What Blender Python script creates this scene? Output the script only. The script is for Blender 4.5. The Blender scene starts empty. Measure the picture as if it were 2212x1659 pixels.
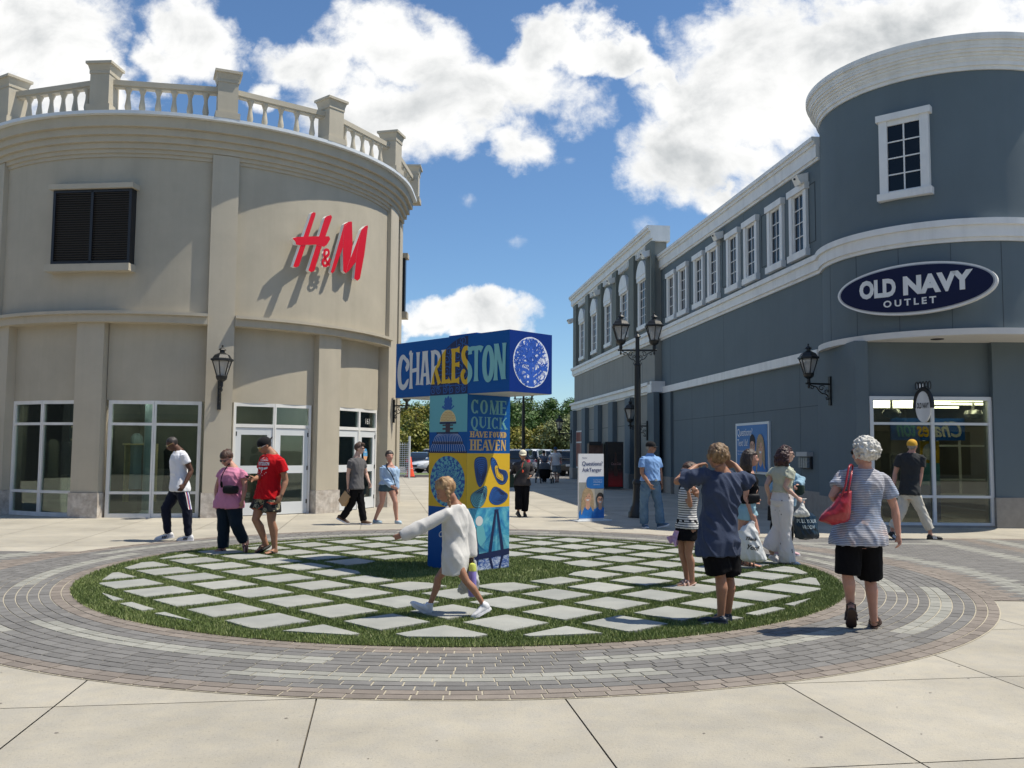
import bpy, bmesh, math, random
from mathutils import Vector, Matrix, noise
sc = bpy.context.scene
R = math.radians
V = Vector
# ------------------------------------------------------------------ camera
cam_d = bpy.data.cameras.new('camera'); cam = bpy.data.objects.new('camera', cam_d)
sc.collection.objects.link(cam); sc.camera = cam
cam_d.sensor_width = 36; cam_d.lens = 31.465; cam_d.clip_start = .05; cam_d.clip_end = 4000
CF, CP, CR, CH = 1933.37, .0741814, .00755481, 1.559
cam.matrix_world = Matrix.Translation((0, 0, CH)) @ Matrix.Rotation(R(90) + CP, 4, 'X') @ Matrix.Rotation(CR, 4, 'Z')
def ray(px, py):
    X, Y = px - 1106, py - 829.5
    cr, sr = math.cos(CR), math.sin(CR)
    x = (X*cr + Y*sr)/CF; u = (X*sr - Y*cr)/CF
    c, s = math.cos(CP), math.sin(CP)
    return V((x, c - u*s, s + u*c))
def at(px, py, Y):            # point seen at (px, py) of a 2212 px wide picture, Y metres ahead
    r = ray(px, py); return V((0, 0, CH)) + r*(Y/r.y)
def gnd(px, py, z=0):
    r = ray(px, py); return V((0, 0, CH)) + r*((z - CH)/r.z)
# ------------------------------------------------------------------ light
SUN_AZ, SUN_EL = R(2.5), R(62.5)
sdir = V((math.cos(SUN_AZ)*math.cos(SUN_EL), math.sin(SUN_AZ)*math.cos(SUN_EL), math.sin(SUN_EL)))
sun_d = bpy.data.lights.new('sun', 'SUN'); sun_d.energy = 4.7; sun_d.angle = R(.5); sun_d.color = (1, .925, .79)
sun = bpy.data.objects.new('sun', sun_d); sc.collection.objects.link(sun)
sun.rotation_euler = sdir.to_track_quat('Z', 'Y').to_euler(); sun.location = sdir*60
sc.view_settings.view_transform = 'Standard'; sc.view_settings.look = 'None'
sc.view_settings.gamma = 1; sc.view_settings.exposure = .22
wd = bpy.data.worlds.new('World'); sc.world = wd; wd.use_nodes = True
sc.cycles.max_bounces = 8; sc.cycles.transparent_max_bounces = 16
class NT:
    def __init__(s, nt): s.t = nt; s.n = nt.nodes; s.l = nt.links
    def node(s, k, **kw):
        o = s.n.new(k)
        for a, b in kw.items(): setattr(o, a, b)
        return o
    def put(s, sock, v):
        if isinstance(v, bpy.types.NodeSocket): s.l.new(v, sock)
        elif v is not None: sock.default_value = v
    def math(s, op, a, b=None, c=None, clamp=False):
        o = s.node('ShaderNodeMath', operation=op, use_clamp=clamp); s.put(o.inputs[0], a); s.put(o.inputs[1], b)
        if c is not None: s.put(o.inputs[2], c)
        return o.outputs[0]
    def mix(s, f, a, b, blend='MIX'):
        o = s.node('ShaderNodeMix', data_type='RGBA', blend_type=blend)
        s.put(o.inputs[0], f); s.put(o.inputs[6], c4(a)); s.put(o.inputs[7], c4(b)); return o.outputs[2]
    def noise(s, vec, scale, detail=4, rough=.55, dist=0):
        o = s.node('ShaderNodeTexNoise'); s.put(o.inputs['Vector'], vec); o.inputs['Scale'].default_value = scale
        o.inputs['Detail'].default_value = detail; o.inputs['Roughness'].default_value = rough; o.inputs['Distortion'].default_value = dist
        return o.outputs['Fac']
    def ramp(s, f, lo, hi, a=0., b=1., smooth=True):
        o = s.node('ShaderNodeMapRange', interpolation_type='SMOOTHSTEP' if smooth else 'LINEAR')
        s.put(o.inputs[0], f); s.put(o.inputs[1], lo); s.put(o.inputs[2], hi); s.put(o.inputs[3], a); s.put(o.inputs[4], b); return o.outputs[0]
    def vmul(s, v, k):
        o = s.node('ShaderNodeVectorMath', operation='MULTIPLY'); s.put(o.inputs[0], v); o.inputs[1].default_value = k; return o.outputs[0]
def c4(c):
    if isinstance(c, (tuple, list)) and len(c) == 3: return (*c, 1)
    return c
def build_world():
    w = NT(wd.node_tree); bg = w.n['Background']
    sky = w.node('ShaderNodeTexSky', sky_type='NISHITA'); sky.sun_disc = False
    sky.sun_elevation = SUN_EL; sky.sun_rotation = R(90) - SUN_AZ; sky.air_density = 1.0; sky.dust_density = .1; sky.ozone_density = 3.0
    geo = w.node('ShaderNodeTexCoord'); sp = w.node('ShaderNodeSeparateXYZ'); w.l.new(geo.outputs['Generated'], sp.inputs[0])
    x, y, z = sp.outputs
    ya = w.math('MAXIMUM', w.math('ABSOLUTE', y), .15)
    u = w.math('DIVIDE', x, ya); v = w.math('DIVIDE', z, ya)
    cb = w.node('ShaderNodeCombineXYZ'); w.put(cb.inputs[0], u); w.put(cb.inputs[1], v)
    p = cb.outputs[0]
    def warp(sc_, amp, det):
        o = w.node('ShaderNodeTexNoise'); w.put(o.inputs['Vector'], p); o.inputs['Scale'].default_value = sc_; o.inputs['Detail'].default_value = det; o.inputs['Roughness'].default_value = .62
        q = w.node('ShaderNodeSeparateColor'); w.l.new(o.outputs['Color'], q.inputs[0])
        return [w.math('MULTIPLY', w.math('SUBTRACT', q.outputs[i], .5), amp) for i in (0, 1)]
    w1, w2 = warp(6.5, .17, 3), warp(22, .05, 5); u0, v0 = u, v
    u = w.math('ADD', u, w.math('ADD', w1[0], w2[0])); v = w.math('ADD', v, w.math('ADD', w1[1], w2[1]))
    dens = None; wisp = None
    blobs = [(60,90,270,150),(180,200,150,60),(405,50,125,110),(345,120,60,50),(690,120,170,90),(860,90,200,110),(900,240,290,130),(1060,170,260,110),(1190,95,150,60),(1110,320,90,55),
             (1330,100,150,45),(1600,190,250,170),(1540,330,220,110),(1800,110,330,190),(1990,30,330,120),(2150,150,200,190),(1590,415,110,40),(1440,140,110,50),
             (1010,700,170,50),(930,725,110,35),(1090,690,70,36),(1390,490,44,34),(1010,432,40,30),(1110,520,42,26),
             (560,190,55,45),(1230,345,36,20)]
    for (px, py, rx, ry) in blobs:
        c = ray(px, py); e = ray(px + rx, py); f = ray(px, py - ry)
        cu, cv = c.x/c.y, c.z/c.y; ru = abs(e.x/e.y - cu); rv = abs(f.z/f.y - cv)
        a = w.math('MULTIPLY', w.math('SUBTRACT', u if rx > 45 else u0, cu), 1/ru); b = w.math('MULTIPLY', w.math('SUBTRACT', v if rx > 45 else v0, cv), 1/rv)
        d = w.math('SQRT', w.math('ADD', w.math('MULTIPLY', a, a), w.math('MULTIPLY', b, b)))
        m = w.math('MULTIPLY', w.math('SUBTRACT', 1.0, d), 1.45 if rx > 100 else .9)
        if rx > 45: dens = m if dens is None else w.math('MAXIMUM', dens, m)
        else: wisp = m if wisp is None else w.math('MAXIMUM', wisp, m)
    big = w.noise(w.vmul(p, (1, 1.25, 1)), 9, 10, .62, .25)
    fine = w.noise(p, 34, 9, .68, .3)
    nz = w.math('ADD', w.math('MULTIPLY', w.math('SUBTRACT', big, .5), 2.0), w.math('MULTIPLY', w.math('SUBTRACT', fine, .5), .9))
    # behind and far beside the view: scattered clouds from noise alone
    side = w.math('SUBTRACT', w.noise(w.vmul(geo.outputs['Generated'], (1, 1, 2)), 2.6, 6, .6), .56)
    dens = w.math('ADD', dens, nz)
    front = w.math('GREATER_THAN', y, .12)
    dmix = w.math('ADD', w.math('MULTIPLY', front, dens), w.math('MULTIPLY', w.math('SUBTRACT', 1, front), w.math('MULTIPLY', side, 3)))
    mask = w.ramp(dmix, -.12, .62)
    wm = w.math('MULTIPLY', w.ramp(w.math('ADD', w.math('MULTIPLY', wisp, .8), w.math('MULTIPLY', nz, 1.3)), .3, 1.5), w.math('MULTIPLY', front, .75)); mask = w.math('MAXIMUM', mask, wm)
    cp = w.math('POWER', mask, .9)
    # bright rims, grey thick centres
    lump = w.noise(w.vmul(p, (1, 1.3, 1)), 7.5, 6, .58, .4)
    thick = w.ramp(w.math('ADD', w.math('MULTIPLY', dmix, .5), w.math('MULTIPLY', w.math('SUBTRACT', lump, .5), 3.4)), .1, 1.5)
    ccol = w.mix(thick, (8.9, 8.9, 8.8), (4.6, 4.85, 5.0))
    skyc = w.mix(1.0, sky.outputs[0], (.80, .97, 1.10), 'MULTIPLY')
    col = w.mix(cp, skyc, ccol)
    lowm = w.ramp(z, -.02, .0)
    col = w.mix(lowm, (2.2, 2.3, 2.3), col)
    w.l.new(col, bg.inputs[0]); bg.inputs[1].default_value = .1
build_world()
# ------------------------------------------------------------------ materials
MATS = {}
def mat(name, col, rough=.6, var=.12, vscale=6, bump=.0, bscale=40, metal=0, spec=.5, attr=None, col2=None, mixs=None, stretch=None, sheen=0, coat=0, sub=0, world=False, streak=0, speck=0):
    if name in MATS: return MATS[name]
    m = bpy.data.materials.new(name); m.use_nodes = True; t = NT(m.node_tree); b = t.n['Principled BSDF']
    if world:
        g = t.node('ShaderNodeNewGeometry').outputs['Position']
    else: g = t.node('ShaderNodeTexCoord').outputs['Object']
    if stretch: g = t.vmul(g, stretch)
    c = c4(col)
    if col2: c = t.mix(t.ramp(t.noise(g, mixs or 4, 5, .6), .35, .65), col, col2)
    n = t.noise(g, vscale, 6, .6)
    if var:
        k = t.ramp(n, .25, .75, 1 - var, 1 + var, False)
        o = t.node('ShaderNodeMix', data_type='RGBA', blend_type='MULTIPLY'); o.inputs[0].default_value = 1
        t.put(o.inputs[6], c)
        cb = t.node('ShaderNodeCombineXYZ'); [t.put(cb.inputs[i], k) for i in range(3)]
        t.l.new(cb.outputs[0], o.inputs[7]); c = o.outputs[2]
    if attr is not None:
        a = t.node('ShaderNodeAttribute', attribute_name='v').outputs['Fac']
        k = t.ramp(a, 0., 1., 1 - attr, 1 + attr, False)
        cb = t.node('ShaderNodeCombineXYZ'); [t.put(cb.inputs[i], k) for i in range(3)]
        o = t.node('ShaderNodeMix', data_type='RGBA', blend_type='MULTIPLY'); o.inputs[0].default_value = 1
        t.put(o.inputs[6], c); t.l.new(cb.outputs[0], o.inputs[7]); c = o.outputs[2]
    for amt, vec, sc_, lo, hi in ((streak, (3.2, 3.2, .22), 1.0, .42, .68), (speck, (1, 1, 1), 48, .56, .72)):
        if amt:
            kk = t.ramp(t.noise(t.vmul(g, vec), sc_, 5, .6), lo, hi, 1., 1 - amt); cb = t.node('ShaderNodeCombineXYZ'); [t.put(cb.inputs[i], kk) for i in range(3)]
            o = t.node('ShaderNodeMix', data_type='RGBA', blend_type='MULTIPLY'); o.inputs[0].default_value = 1; t.put(o.inputs[6], c); t.l.new(cb.outputs[0], o.inputs[7]); c = o.outputs[2]
    t.put(b.inputs['Base Color'], c)
    b.inputs['Roughness'].default_value = rough; b.inputs['Metallic'].default_value = metal
    b.inputs['Specular IOR Level'].default_value = spec
    if sheen: b.inputs['Sheen Weight'].default_value = sheen
    if coat: b.inputs['Coat Weight'].default_value = coat; b.inputs['Coat Roughness'].default_value = .05
    if sub: b.inputs['Subsurface Weight'].default_value = sub; b.inputs['Subsurface Radius'].default_value = (.02, .008, .004); b.inputs['Subsurface Scale'].default_value = .5
    if bump:
        bn = t.node('ShaderNodeBump'); bn.inputs['Strength'].default_value = bump; bn.inputs['Distance'].default_value = .01
        t.l.new(t.noise(g, bscale, 6, .65), bn.inputs['Height']); t.l.new(bn.outputs[0], b.inputs['Normal'])
    MATS[name] = m; return m
def emat(name, col, s):
    m = bpy.data.materials.new(name); m.use_nodes = True; b = m.node_tree.nodes['Principled BSDF']
    b.inputs['Base Color'].default_value = c4(col); b.inputs['Emission Color'].default_value = c4(col); b.inputs['Emission Strength'].default_value = s
    MATS[name] = m; return m
def glassmat(name, tint=(.55, .62, .6), refl=.12, rough=.01):
    m = bpy.data.materials.new(name); m.use_nodes = True; t = NT(m.node_tree); t.n.remove(t.n['Principled BSDF'])
    out = t.n['Material Output']; tr = t.node('ShaderNodeBsdfTransparent'); tr.inputs[0].default_value = c4(tint)
    gl = t.node('ShaderNodeBsdfGlossy'); gl.inputs['Roughness'].default_value = rough; gl.inputs[0].default_value = (.9, .95, .95, 1)
    fr = t.node('ShaderNodeFresnel'); fr.inputs[0].default_value = 1.5
    f = t.math('ADD', t.math('MULTIPLY', fr.outputs[0], .9), refl - .04, clamp=True)
    ms = t.node('ShaderNodeMixShader'); t.l.new(f, ms.inputs[0]); t.l.new(tr.outputs[0], ms.inputs[1]); t.l.new(gl.outputs[0], ms.inputs[2])
    t.l.new(ms.outputs[0], out.inputs[0]); MATS[name] = m; return m
# ------------------------------------------------------------------ mesh builder
col0 = sc.collection
WM = {}
class MB:
    def __init__(s): s.v = []; s.f = []; s.m = []; s.a = []
    def add(s, vs, fs, mi=0, val=.5):
        n = len(s.v); s.v += [V(v) for v in vs]; s.f += [[i + n for i in f] for f in fs]; s.m += [mi]*len(fs); s.a += [val]*len(fs)
    def box8(s, p, mi=0, val=.5):       # p: bottom 4 then top 4
        s.add(p, [(3, 2, 1, 0), (4, 5, 6, 7), (0, 1, 5, 4), (1, 2, 6, 5), (2, 3, 7, 6), (3, 0, 4, 7)], mi, val)
    def box(s, x0, x1, y0, y1, z0, z1, mi=0, M=None, val=.5):
        p = [V((x0, y0, z0)), V((x1, y0, z0)), V((x1, y1, z0)), V((x0, y1, z0)), V((x0, y0, z1)), V((x1, y0, z1)), V((x1, y1, z1)), V((x0, y1, z1))]
        if M: p = [M @ q for q in p]
        s.box8(p, mi, val)
    def fbox(s, fn, u0, u1, z0, z1, o0, o1, mi=0):   # box in wall coordinates fn(u, z, off)
        s.box8([fn(u0, z0, o1), fn(u1, z0, o1), fn(u1, z0, o0), fn(u0, z0, o0), fn(u0, z1, o1), fn(u1, z1, o1), fn(u1, z1, o0), fn(u0, z1, o0)], mi)
    def tube(s, pts, rad, n=8, mi=0, cap=True, squash=None):
        pts = [V(p) for p in pts]
        if not hasattr(rad, '__len__'): rad = [rad]*len(pts)
        rings = []; up = None
        for i, p in enumerate(pts):
            d = (pts[min(i+1, len(pts)-1)] - pts[max(i-1, 0)]).normalized()
            if up is None:
                up = V((0, 0, 1)) if abs(d.z) < .9 else V((0, 1, 0))
            x = d.cross(up).normalized(); y = x.cross(d).normalized(); up = y
            r = rad[i]; sx, sy = (r, r) if not squash else (r*squash[0], r*squash[1])
            rings.append([p + x*(sx*math.cos(2*math.pi*k/n)) + y*(sy*math.sin(2*math.pi*k/n)) for k in range(n)])
        s.loft(rings, mi, cap)
    def loft(s, rings, mi=0, cap=True, closed=True):
        n = len(rings[0]); vs = [v for r in rings for v in r]; fs = []
        for i in range(len(rings) - 1):
            for k in range(n if closed else n - 1):
                k2 = (k + 1) % n; fs.append((i*n + k, i*n + k2, (i+1)*n + k2, (i+1)*n + k))
        if cap: fs.append(tuple(range(n))[::-1]); fs.append(tuple((len(rings)-1)*n + k for k in range(n)))
        s.add(vs, fs, mi)
    def lathe(s, prof, c=(0, 0, 0), n=12, mi=0, M=None, rot=0):
        c = V(c); rings = []
        for r, z in prof:
            ring = [V((r*math.cos(2*math.pi*k/n + rot), r*math.sin(2*math.pi*k/n + rot), z)) for k in range(n)]
            rings.append([(M @ q if M else q) + c for q in ring])
        s.loft(rings, mi, True)
    def ball(s, c, r, n=10, mi=0, M=None):
        if not hasattr(r, '__len__'): r = (r, r, r)
        c = V(c); rings = []
        for i in range(n + 1):
            a = -math.pi/2 + math.pi*i/n; a = max(min(a, 1.5), -1.5)
            ring = [V((r[0]*math.cos(a)*math.cos(2*math.pi*k/(2*n)), r[1]*math.cos(a)*math.sin(2*math.pi*k/(2*n)), r[2]*math.sin(a))) for k in range(2*n)]
            rings.append([(M @ q if M else q) + c for q in ring])
        s.loft(rings, mi, True)
    def prism(s, poly, fn, d0, d1, mi=0, mis=None):    # poly in 2D, fn(x, y, d)
        n = len(poly); vs = [fn(x, y, d1) for x, y in poly] + [fn(x, y, d0) for x, y in poly]
        s.add(vs, [tuple(range(n))], mi); 
        s.f.append([len(s.v) - n + k for k in range(n)][::-1]); s.m.append(mi if mis is None else mis); s.a.append(.5)
        b = len(s.v) - 2*n
        for k in range(n):
            k2 = (k+1) % n; s.f.append([b + k, b + n + k, b + n + k2, b + k2]); s.m.append(mi if mis is None else mis); s.a.append(.5)
    def flat(s, poly, fn, d, mi=0): s.add([fn(x, y, d) for x, y in poly], [tuple(range(len(poly)))], mi)
    def sector(s, C, t0, t1, r0, r1, z0, z1, mi=0, step=3.0):    # curved box; theta 0 faces -y, + toward +x
        n = max(1, int(math.ceil(abs(t1 - t0)/step))); rings = []
        for i in range(n + 1):
            t = R(t0 + (t1 - t0)*i/n); sx, cy = math.sin(t), -math.cos(t)
            rings.append([V((C[0] + sx*r0, C[1] + cy*r0, z0)), V((C[0] + sx*r1, C[1] + cy*r1, z0)), V((C[0] + sx*r1, C[1] + cy*r1, z1)), V((C[0] + sx*r0, C[1] + cy*r0, z1))])
        s.loft(rings, mi)
    def build(s, name, mats, parent=None, smooth=None, local=False, label=None, fix=False, recenter=False):
        me = bpy.data.meshes.new(name); o = bpy.data.objects.new(name, me)
        vs = s.v
        if recenter:
            c = V((sum(v.x for v in vs)/len(vs), sum(v.y for v in vs)/len(vs), min(v.z for v in vs))); vs = [v - c for v in vs]; o.location = c; WM[o.name] = Matrix.Translation(c)
        if parent is not None:
            if not local and parent.name in WM: I = WM[parent.name].inverted(); vs = [I @ v for v in vs]
            o.parent = parent
            WM[o.name] = WM.get(parent.name, Matrix())
        me.from_pydata([tuple(v) for v in vs], [], s.f)
        if not isinstance(mats, (list, tuple)): mats = [mats]
        for m in mats: me.materials.append(m)
        if len(mats) > 1: me.polygons.foreach_set('material_index', s.m)
        at_ = me.attributes.new('v', 'FLOAT', 'FACE'); at_.data.foreach_set('value', s.a)
        if fix:
            bm = bmesh.new(); bm.from_mesh(me); bmesh.ops.recalc_face_normals(bm, faces=bm.faces); bm.to_mesh(me); bm.free()
        if smooth: me.shade_smooth(); me.set_sharp_from_angle(angle=R(smooth))
        col0.objects.link(o)
        if label: o['label'] = label
        return o
def thing(name, label, cat, loc=(0, 0, 0), rotz=0, group=None):
    o = bpy.data.objects.new(name, None); o.empty_display_size = .2; col0.objects.link(o)
    o.location = loc; o.rotation_euler = (0, 0, rotz); o['label'] = label; o['category'] = cat
    if group: o['group'] = group
    WM[o.name] = Matrix.Translation(loc) @ Matrix.Rotation(rotz, 4, 'Z'); return o
def tag(o, label, cat, group=None):
    o['label'] = label; o['category'] = cat
    if group: o['group'] = group
    return o
def struct(o): o['kind'] = 'structure'; return o
def stuff(o): o['kind'] = 'stuff'; return o
def copy_tree(o, parent=None):
    c = o.copy(); col0.objects.link(c)
    if parent: c.parent = parent
    for ch in list(o.children): copy_tree(ch, c)
    return c
def place(o, loc, rz=0, label=None, scale=None):
    o.location = loc; o.rotation_euler = (0, 0, rz)
    if label: o['label'] = label
    if scale: o.scale = scale
    return o
TXT = {}
def text_poly(s, size=1, bold=0, space=1.0, res=3, shear=0):   # built-in font -> flat 2D mesh
    k = (s, bold, space, shear)
    if k not in TXT:
        cu = bpy.data.curves.new('t', 'FONT'); cu.body = s; cu.size = 1; cu.offset = bold; cu.resolution_u = res; cu.space_character = space; cu.shear = shear
        o = bpy.data.objects.new('t', cu); col0.objects.link(o)
        dg = bpy.context.evaluated_depsgraph_get(); me = bpy.data.meshes.new_from_object(o.evaluated_get(dg))
        vs = [(v.co.x, v.co.y) for v in me.vertices]; fs = [tuple(p.vertices) for p in me.polygons]
        bpy.data.objects.remove(o); bpy.data.curves.remove(cu); bpy.data.meshes.remove(me)
        TXT[k] = (vs, fs)
    vs, fs = TXT[k]
    return [(x*size, y*size) for x, y in vs], fs
def put_text(mb, s, fn, x, y, width=None, height=None, d=.003, mi=0, bold=0, space=1, center=False, shear=0):
    vs, fs = text_poly(s, 1, bold, space, shear=shear); x0 = min(v[0] for v in vs); x1 = max(v[0] for v in vs); y0 = min(v[1] for v in vs); y1 = max(v[1] for v in vs)
    if width and not height: k = width/(x1 - x0); kx = ky = k
    elif height and not width: kx = ky = height/(y1 - y0)
    else: kx = width/(x1 - x0); ky = height/(y1 - y0)
    ox = x - (kx*(x1 - x0)/2 if center else 0)
    mb.add([fn(ox + (a - x0)*kx, y + (b - y0)*ky, d) for a, b in vs], fs, mi)
    return kx*(x1 - x0)
def catmull(pts, n=6, closed=False):
    out = []; N = len(pts)
    rng = N if closed else N - 1
    for i in range(rng):
        g = (lambda j: pts[j % N]) if closed else (lambda j: pts[max(0, min(N-1, j))])
        p0, p1, p2, p3 = g(i-1), g(i), g(i+1), g(i+2)
        for k in range(n):
            t = k/n
            out.append(tuple(.5*((2*b) + (-a + c)*t + (2*a - 5*b + 4*c - d)*t*t + (-a + 3*b - 3*c + d)*t**3) for a, b, c, d in zip(p0, p1, p2, p3)))
    if not closed: out.append(tuple(pts[-1]))
    return out
def ribbon(mb, pts, fn, d, mi=0, closed=False, n=6, straight=False):     # pts: (x, y, width)
    P = pts if straight else catmull(pts, n, closed)
    L = len(P); A = []; B = []
    for i, p in enumerate(P):
        a = P[(i-1) % L] if closed else P[max(0, i-1)]; b = P[(i+1) % L] if closed else P[min(L-1, i+1)]
        dx, dy = b[0] - a[0], b[1] - a[1]; l = math.hypot(dx, dy) or 1; nx, ny = -dy/l, dx/l; h = p[2]/2
        A.append(fn(p[0] + nx*h, p[1] + ny*h, d)); B.append(fn(p[0] - nx*h, p[1] - ny*h, d))
    fs = [(i, (i+1) % L, L + (i+1) % L, L + i) for i in range(L if closed else L-1)]
    mb.add(A + B, fs, mi)
def ell(cx, cy, rx, ry, n=32, a0=0): return [(cx + rx*math.cos(a0 + 2*math.pi*k/n), cy + ry*math.sin(a0 + 2*math.pi*k/n)) for k in range(n)]
# ------------------------------------------------------------------ common materials
M_stucco = mat('beige_stucco', (.442, .40, .315), .85, .09, 1.2, .5, 90, streak=.05)
M_stucco2 = mat('beige_trim', (.468, .423, .335), .8, .07, 1.5, .35, 90, streak=.05)
M_stone = mat('shell_stone', (.42, .37, .32), .8, .25, 9, .8, 30, col2=(.55, .51, .46), mixs=7)
M_white = mat('white_paint', (.76, .76, .74), .45, .05, 3, .05, streak=.10)
M_alu = mat('white_metal', (.66, .69, .71), .35, .03, 3)
M_slate = mat('slate_paint', (.115, .152, .172), .75, .07, .8, .3, 120, streak=.035)
M_slate2 = mat('green_grey_paint', (.16, .178, .162), .75, .07, .8, .3, 120, streak=.035)
M_slate3 = mat('light_grey_paint', (.25, .255, .23), .75, .07, .8, .3, 120, streak=.1)
M_black = mat('black_iron', (.012, .014, .015), .42, .1, 8, .1, 60)
M_dark = mat('dark_metal', (.025, .027, .03), .5, .1, 8)
M_glass = glassmat('shop_glass', (.72, .80, .75), .06)
M_wglass = mat('window_glass', (.006, .009, .014), .1, .3, 1.2, 0, spec=.3)
M_concrete = mat('concrete', (.405, .372, .30), .85, .2, .9, .5, 60, attr=.06, world=True, speck=.22, col2=(.375, .35, .295), mixs=6)
M_seam = mat('seam', (.055, .068, .078), .9, 0)
# ================================================================== GROUND
rnd = random.Random(7)
CC = (-.569, 11.812)            # centre of the round lawn
b = MB(); b.add([(-600, -200, -.03), (600, -200, -.03), (600, 1500, -.03), (-600, 1500, -.03)], [(0, 1, 2, 3)])
struct(b.build('ground', mat('far_ground', (.12, .125, .07), .95, .2, .3)))
b = MB(); b.add([(-45, -30, -.016), (45, -30, -.016), (45, 53, -.016), (-45, 53, -.016)], [(0, 1, 2, 3)])
struct(b.build('pavement_joints', mat('joint_dirt', (.17, .15, .12), .95, .2, 5)))
# slabs, rotated grid with thin joints
b = MB(); ga = R(8.3); gx, gy = V((math.cos(ga), math.sin(ga), 0)), V((-math.sin(ga), math.cos(ga), 0)); S = 1.55; g = .005
O = V((-1.21, 5.74, 0))
for i in range(-22, 24):
    for j in range(-17, 34):
        p = O + gx*(i*S) + gy*(j*S)
        if not (-40 < p.x < 40 and -26 < p.y < 50.2): continue
        q = [p + gx*g + gy*g, p + gx*(S-g) + gy*g, p + gx*(S-g) + gy*(S-g), p + gx*g + gy*(S-g)]
        b.add(q, [(0, 1, 2, 3)], 0, rnd.random())
struct(b.build('pavement', M_concrete))
# paving ring
def disc(b, r0, r1, z, n=160, mi=0):
    vs = []; fs = []
    for k in range(n):
        a = 2*math.pi*k/n; vs += [(CC[0] + r0*math.cos(a), CC[1] + r0*math.sin(a), z), (CC[0] + r1*math.cos(a), CC[1] + r1*math.sin(a), z)]
    for k in range(n): k2 = (k+1) % n; fs.append((2*k, 2*k+1, 2*k2+1, 2*k2))
    b.add(vs, fs, mi)
M_pd = mat('charcoal_pavers', (.168, .163, .155), .85, .14, 9, .5, 60, attr=.15, world=True)
M_pl = mat('light_pavers', (.29, .288, .255), .85, .12, 9, .5, 60, attr=.12, world=True)
M_pb = mat('brown_pavers', (.215, .185, .158), .85, .14, 9, .5, 60, attr=.16, world=True)
M_js = mat('joint_sand', (.44, .40, .31), .95, .2, 30, world=True)
b = MB(); disc(b, 4.55, 6.112, .0035); struct(b.build('paving_ring_bed', M_js))
b = MB(); w0 = (6.105 - 4.62)/14
def in_arc(a, cs, h): return any(abs((a - c + 180) % 360 - 180) < h for c in cs)
for k in range(14):
    r0 = 4.62 + k*w0; r1 = r0 + w0; n = int(2*math.pi*(r0 + r1)/2/.208); off = rnd.random()
    for i in range(n):
        a0 = 2*math.pi*(i + off)/n; a1 = 2*math.pi*(i + 1 + off)/n; am = math.degrees((a0 + a1)/2)
        mi = 0
        if k < 2 or k >= 12: mi = 2
        elif k in (4, 5) and in_arc(am, (-117, -60, 0, 61, 122, 181), 17.5): mi = 1
        elif k in (8, 9) and in_arc(am, (-88, -28.5, 31, 91, 151, 212), 15.5): mi = 1
        gr = .0048 + rnd.random()*.002; ga_ = gr/r0
        z = .008 + rnd.random()*.002
        vs = []
        for t in (0, .5, 1):
            a = a0 + ga_ + (a1 - a0 - 2*ga_)*t
            vs += [(CC[0] + (r0 + gr)*math.cos(a), CC[1] + (r0 + gr)*math.sin(a), z), (CC[0] + (r1 - gr)*math.cos(a), CC[1] + (r1 - gr)*math.sin(a), z)]
        vs += [(x, y, .001) for x, y, _ in vs]
        b.add(vs, [(0, 1, 3, 2), (2, 3, 5, 4), (0, 6, 7, 1), (4, 5, 11, 10), (0, 2, 8, 6), (2, 4, 10, 8), (1, 7, 9, 3), (3, 9, 11, 5)], mi, rnd.random())
struct(b.build('paving_ring', [M_pd, M_pl, M_pb], fix=True))
# paver crossing to the right and left of the ring
def pfield(side):
    b = MB(); bb = MB()
    if side > 0: x0, x1, y0, y1 = 4.2, 14.5, 9.66, 16.75
    else: x0, x1, y0, y1 = -15, -4.6, 8.2, 13.52
    nx = int((x1 - x0)/.208); ny = int((y1 - y0)/.106)
    bb.add([(x0, y0, .0025), (x1, y0, .0025), (x1, y1, .0025), (x0, y1, .0025)], [(0, 1, 2, 3)])
    for j in range(ny):
        for i in range(nx):
            xa = x0 + (i + (j % 2)*.5)*.208; ya = y0 + j*.106; cx, cy = xa + .104, ya + .053
            r = math.hypot(cx - CC[0], cy - CC[1])
            if r < 6.02 or xa + .208 > x1: continue
            mi = 0; top = y1 - cy
            if side > 0:
                slope = cy - (16.6 - .35*(cx - 5))       # near top edge bands run parallel to the field's edge
                if 6.48 < r < 6.78 : mi = 1
                elif r < 6.36 or top < .22: mi = 2
                elif 7.42 < cx < 7.7 and cy > 11.0: mi = 1
                elif 1.0 < top < 1.25 and cx < 7.7: mi = 1
                elif cx > 8.1 and (cx - 8.1) % 1.1 < .32: mi = 2
                elif cx > 8.5 and (cx - 8.5) % 2.2 < .3: mi = 1
                elif top < .45 and cx > 7.7: mi = 2
            else:
                if 6.5 < r < 6.8: mi = 1
                elif r < 6.36: mi = 2
                elif .42 < top < .66: mi = 1
                elif top < .12: mi = 0
                elif cx < -9.2 and (cx + 20) % 1.1 < .3: mi = 2
            g_ = .004; z = .0075
            b.add([(xa + g_, ya + g_, z), (xa + .208 - g_, ya + g_, z), (xa + .208 - g_, ya + .106 - g_, z), (xa + g_, ya + .106 - g_, z)], [(0, 1, 2, 3)], mi, rnd.random())
    struct(bb.build('path_bed', M_js)); struct(b.build('path', [M_pd, M_pl, M_pb]))
pfield(1); pfield(-1)
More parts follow.
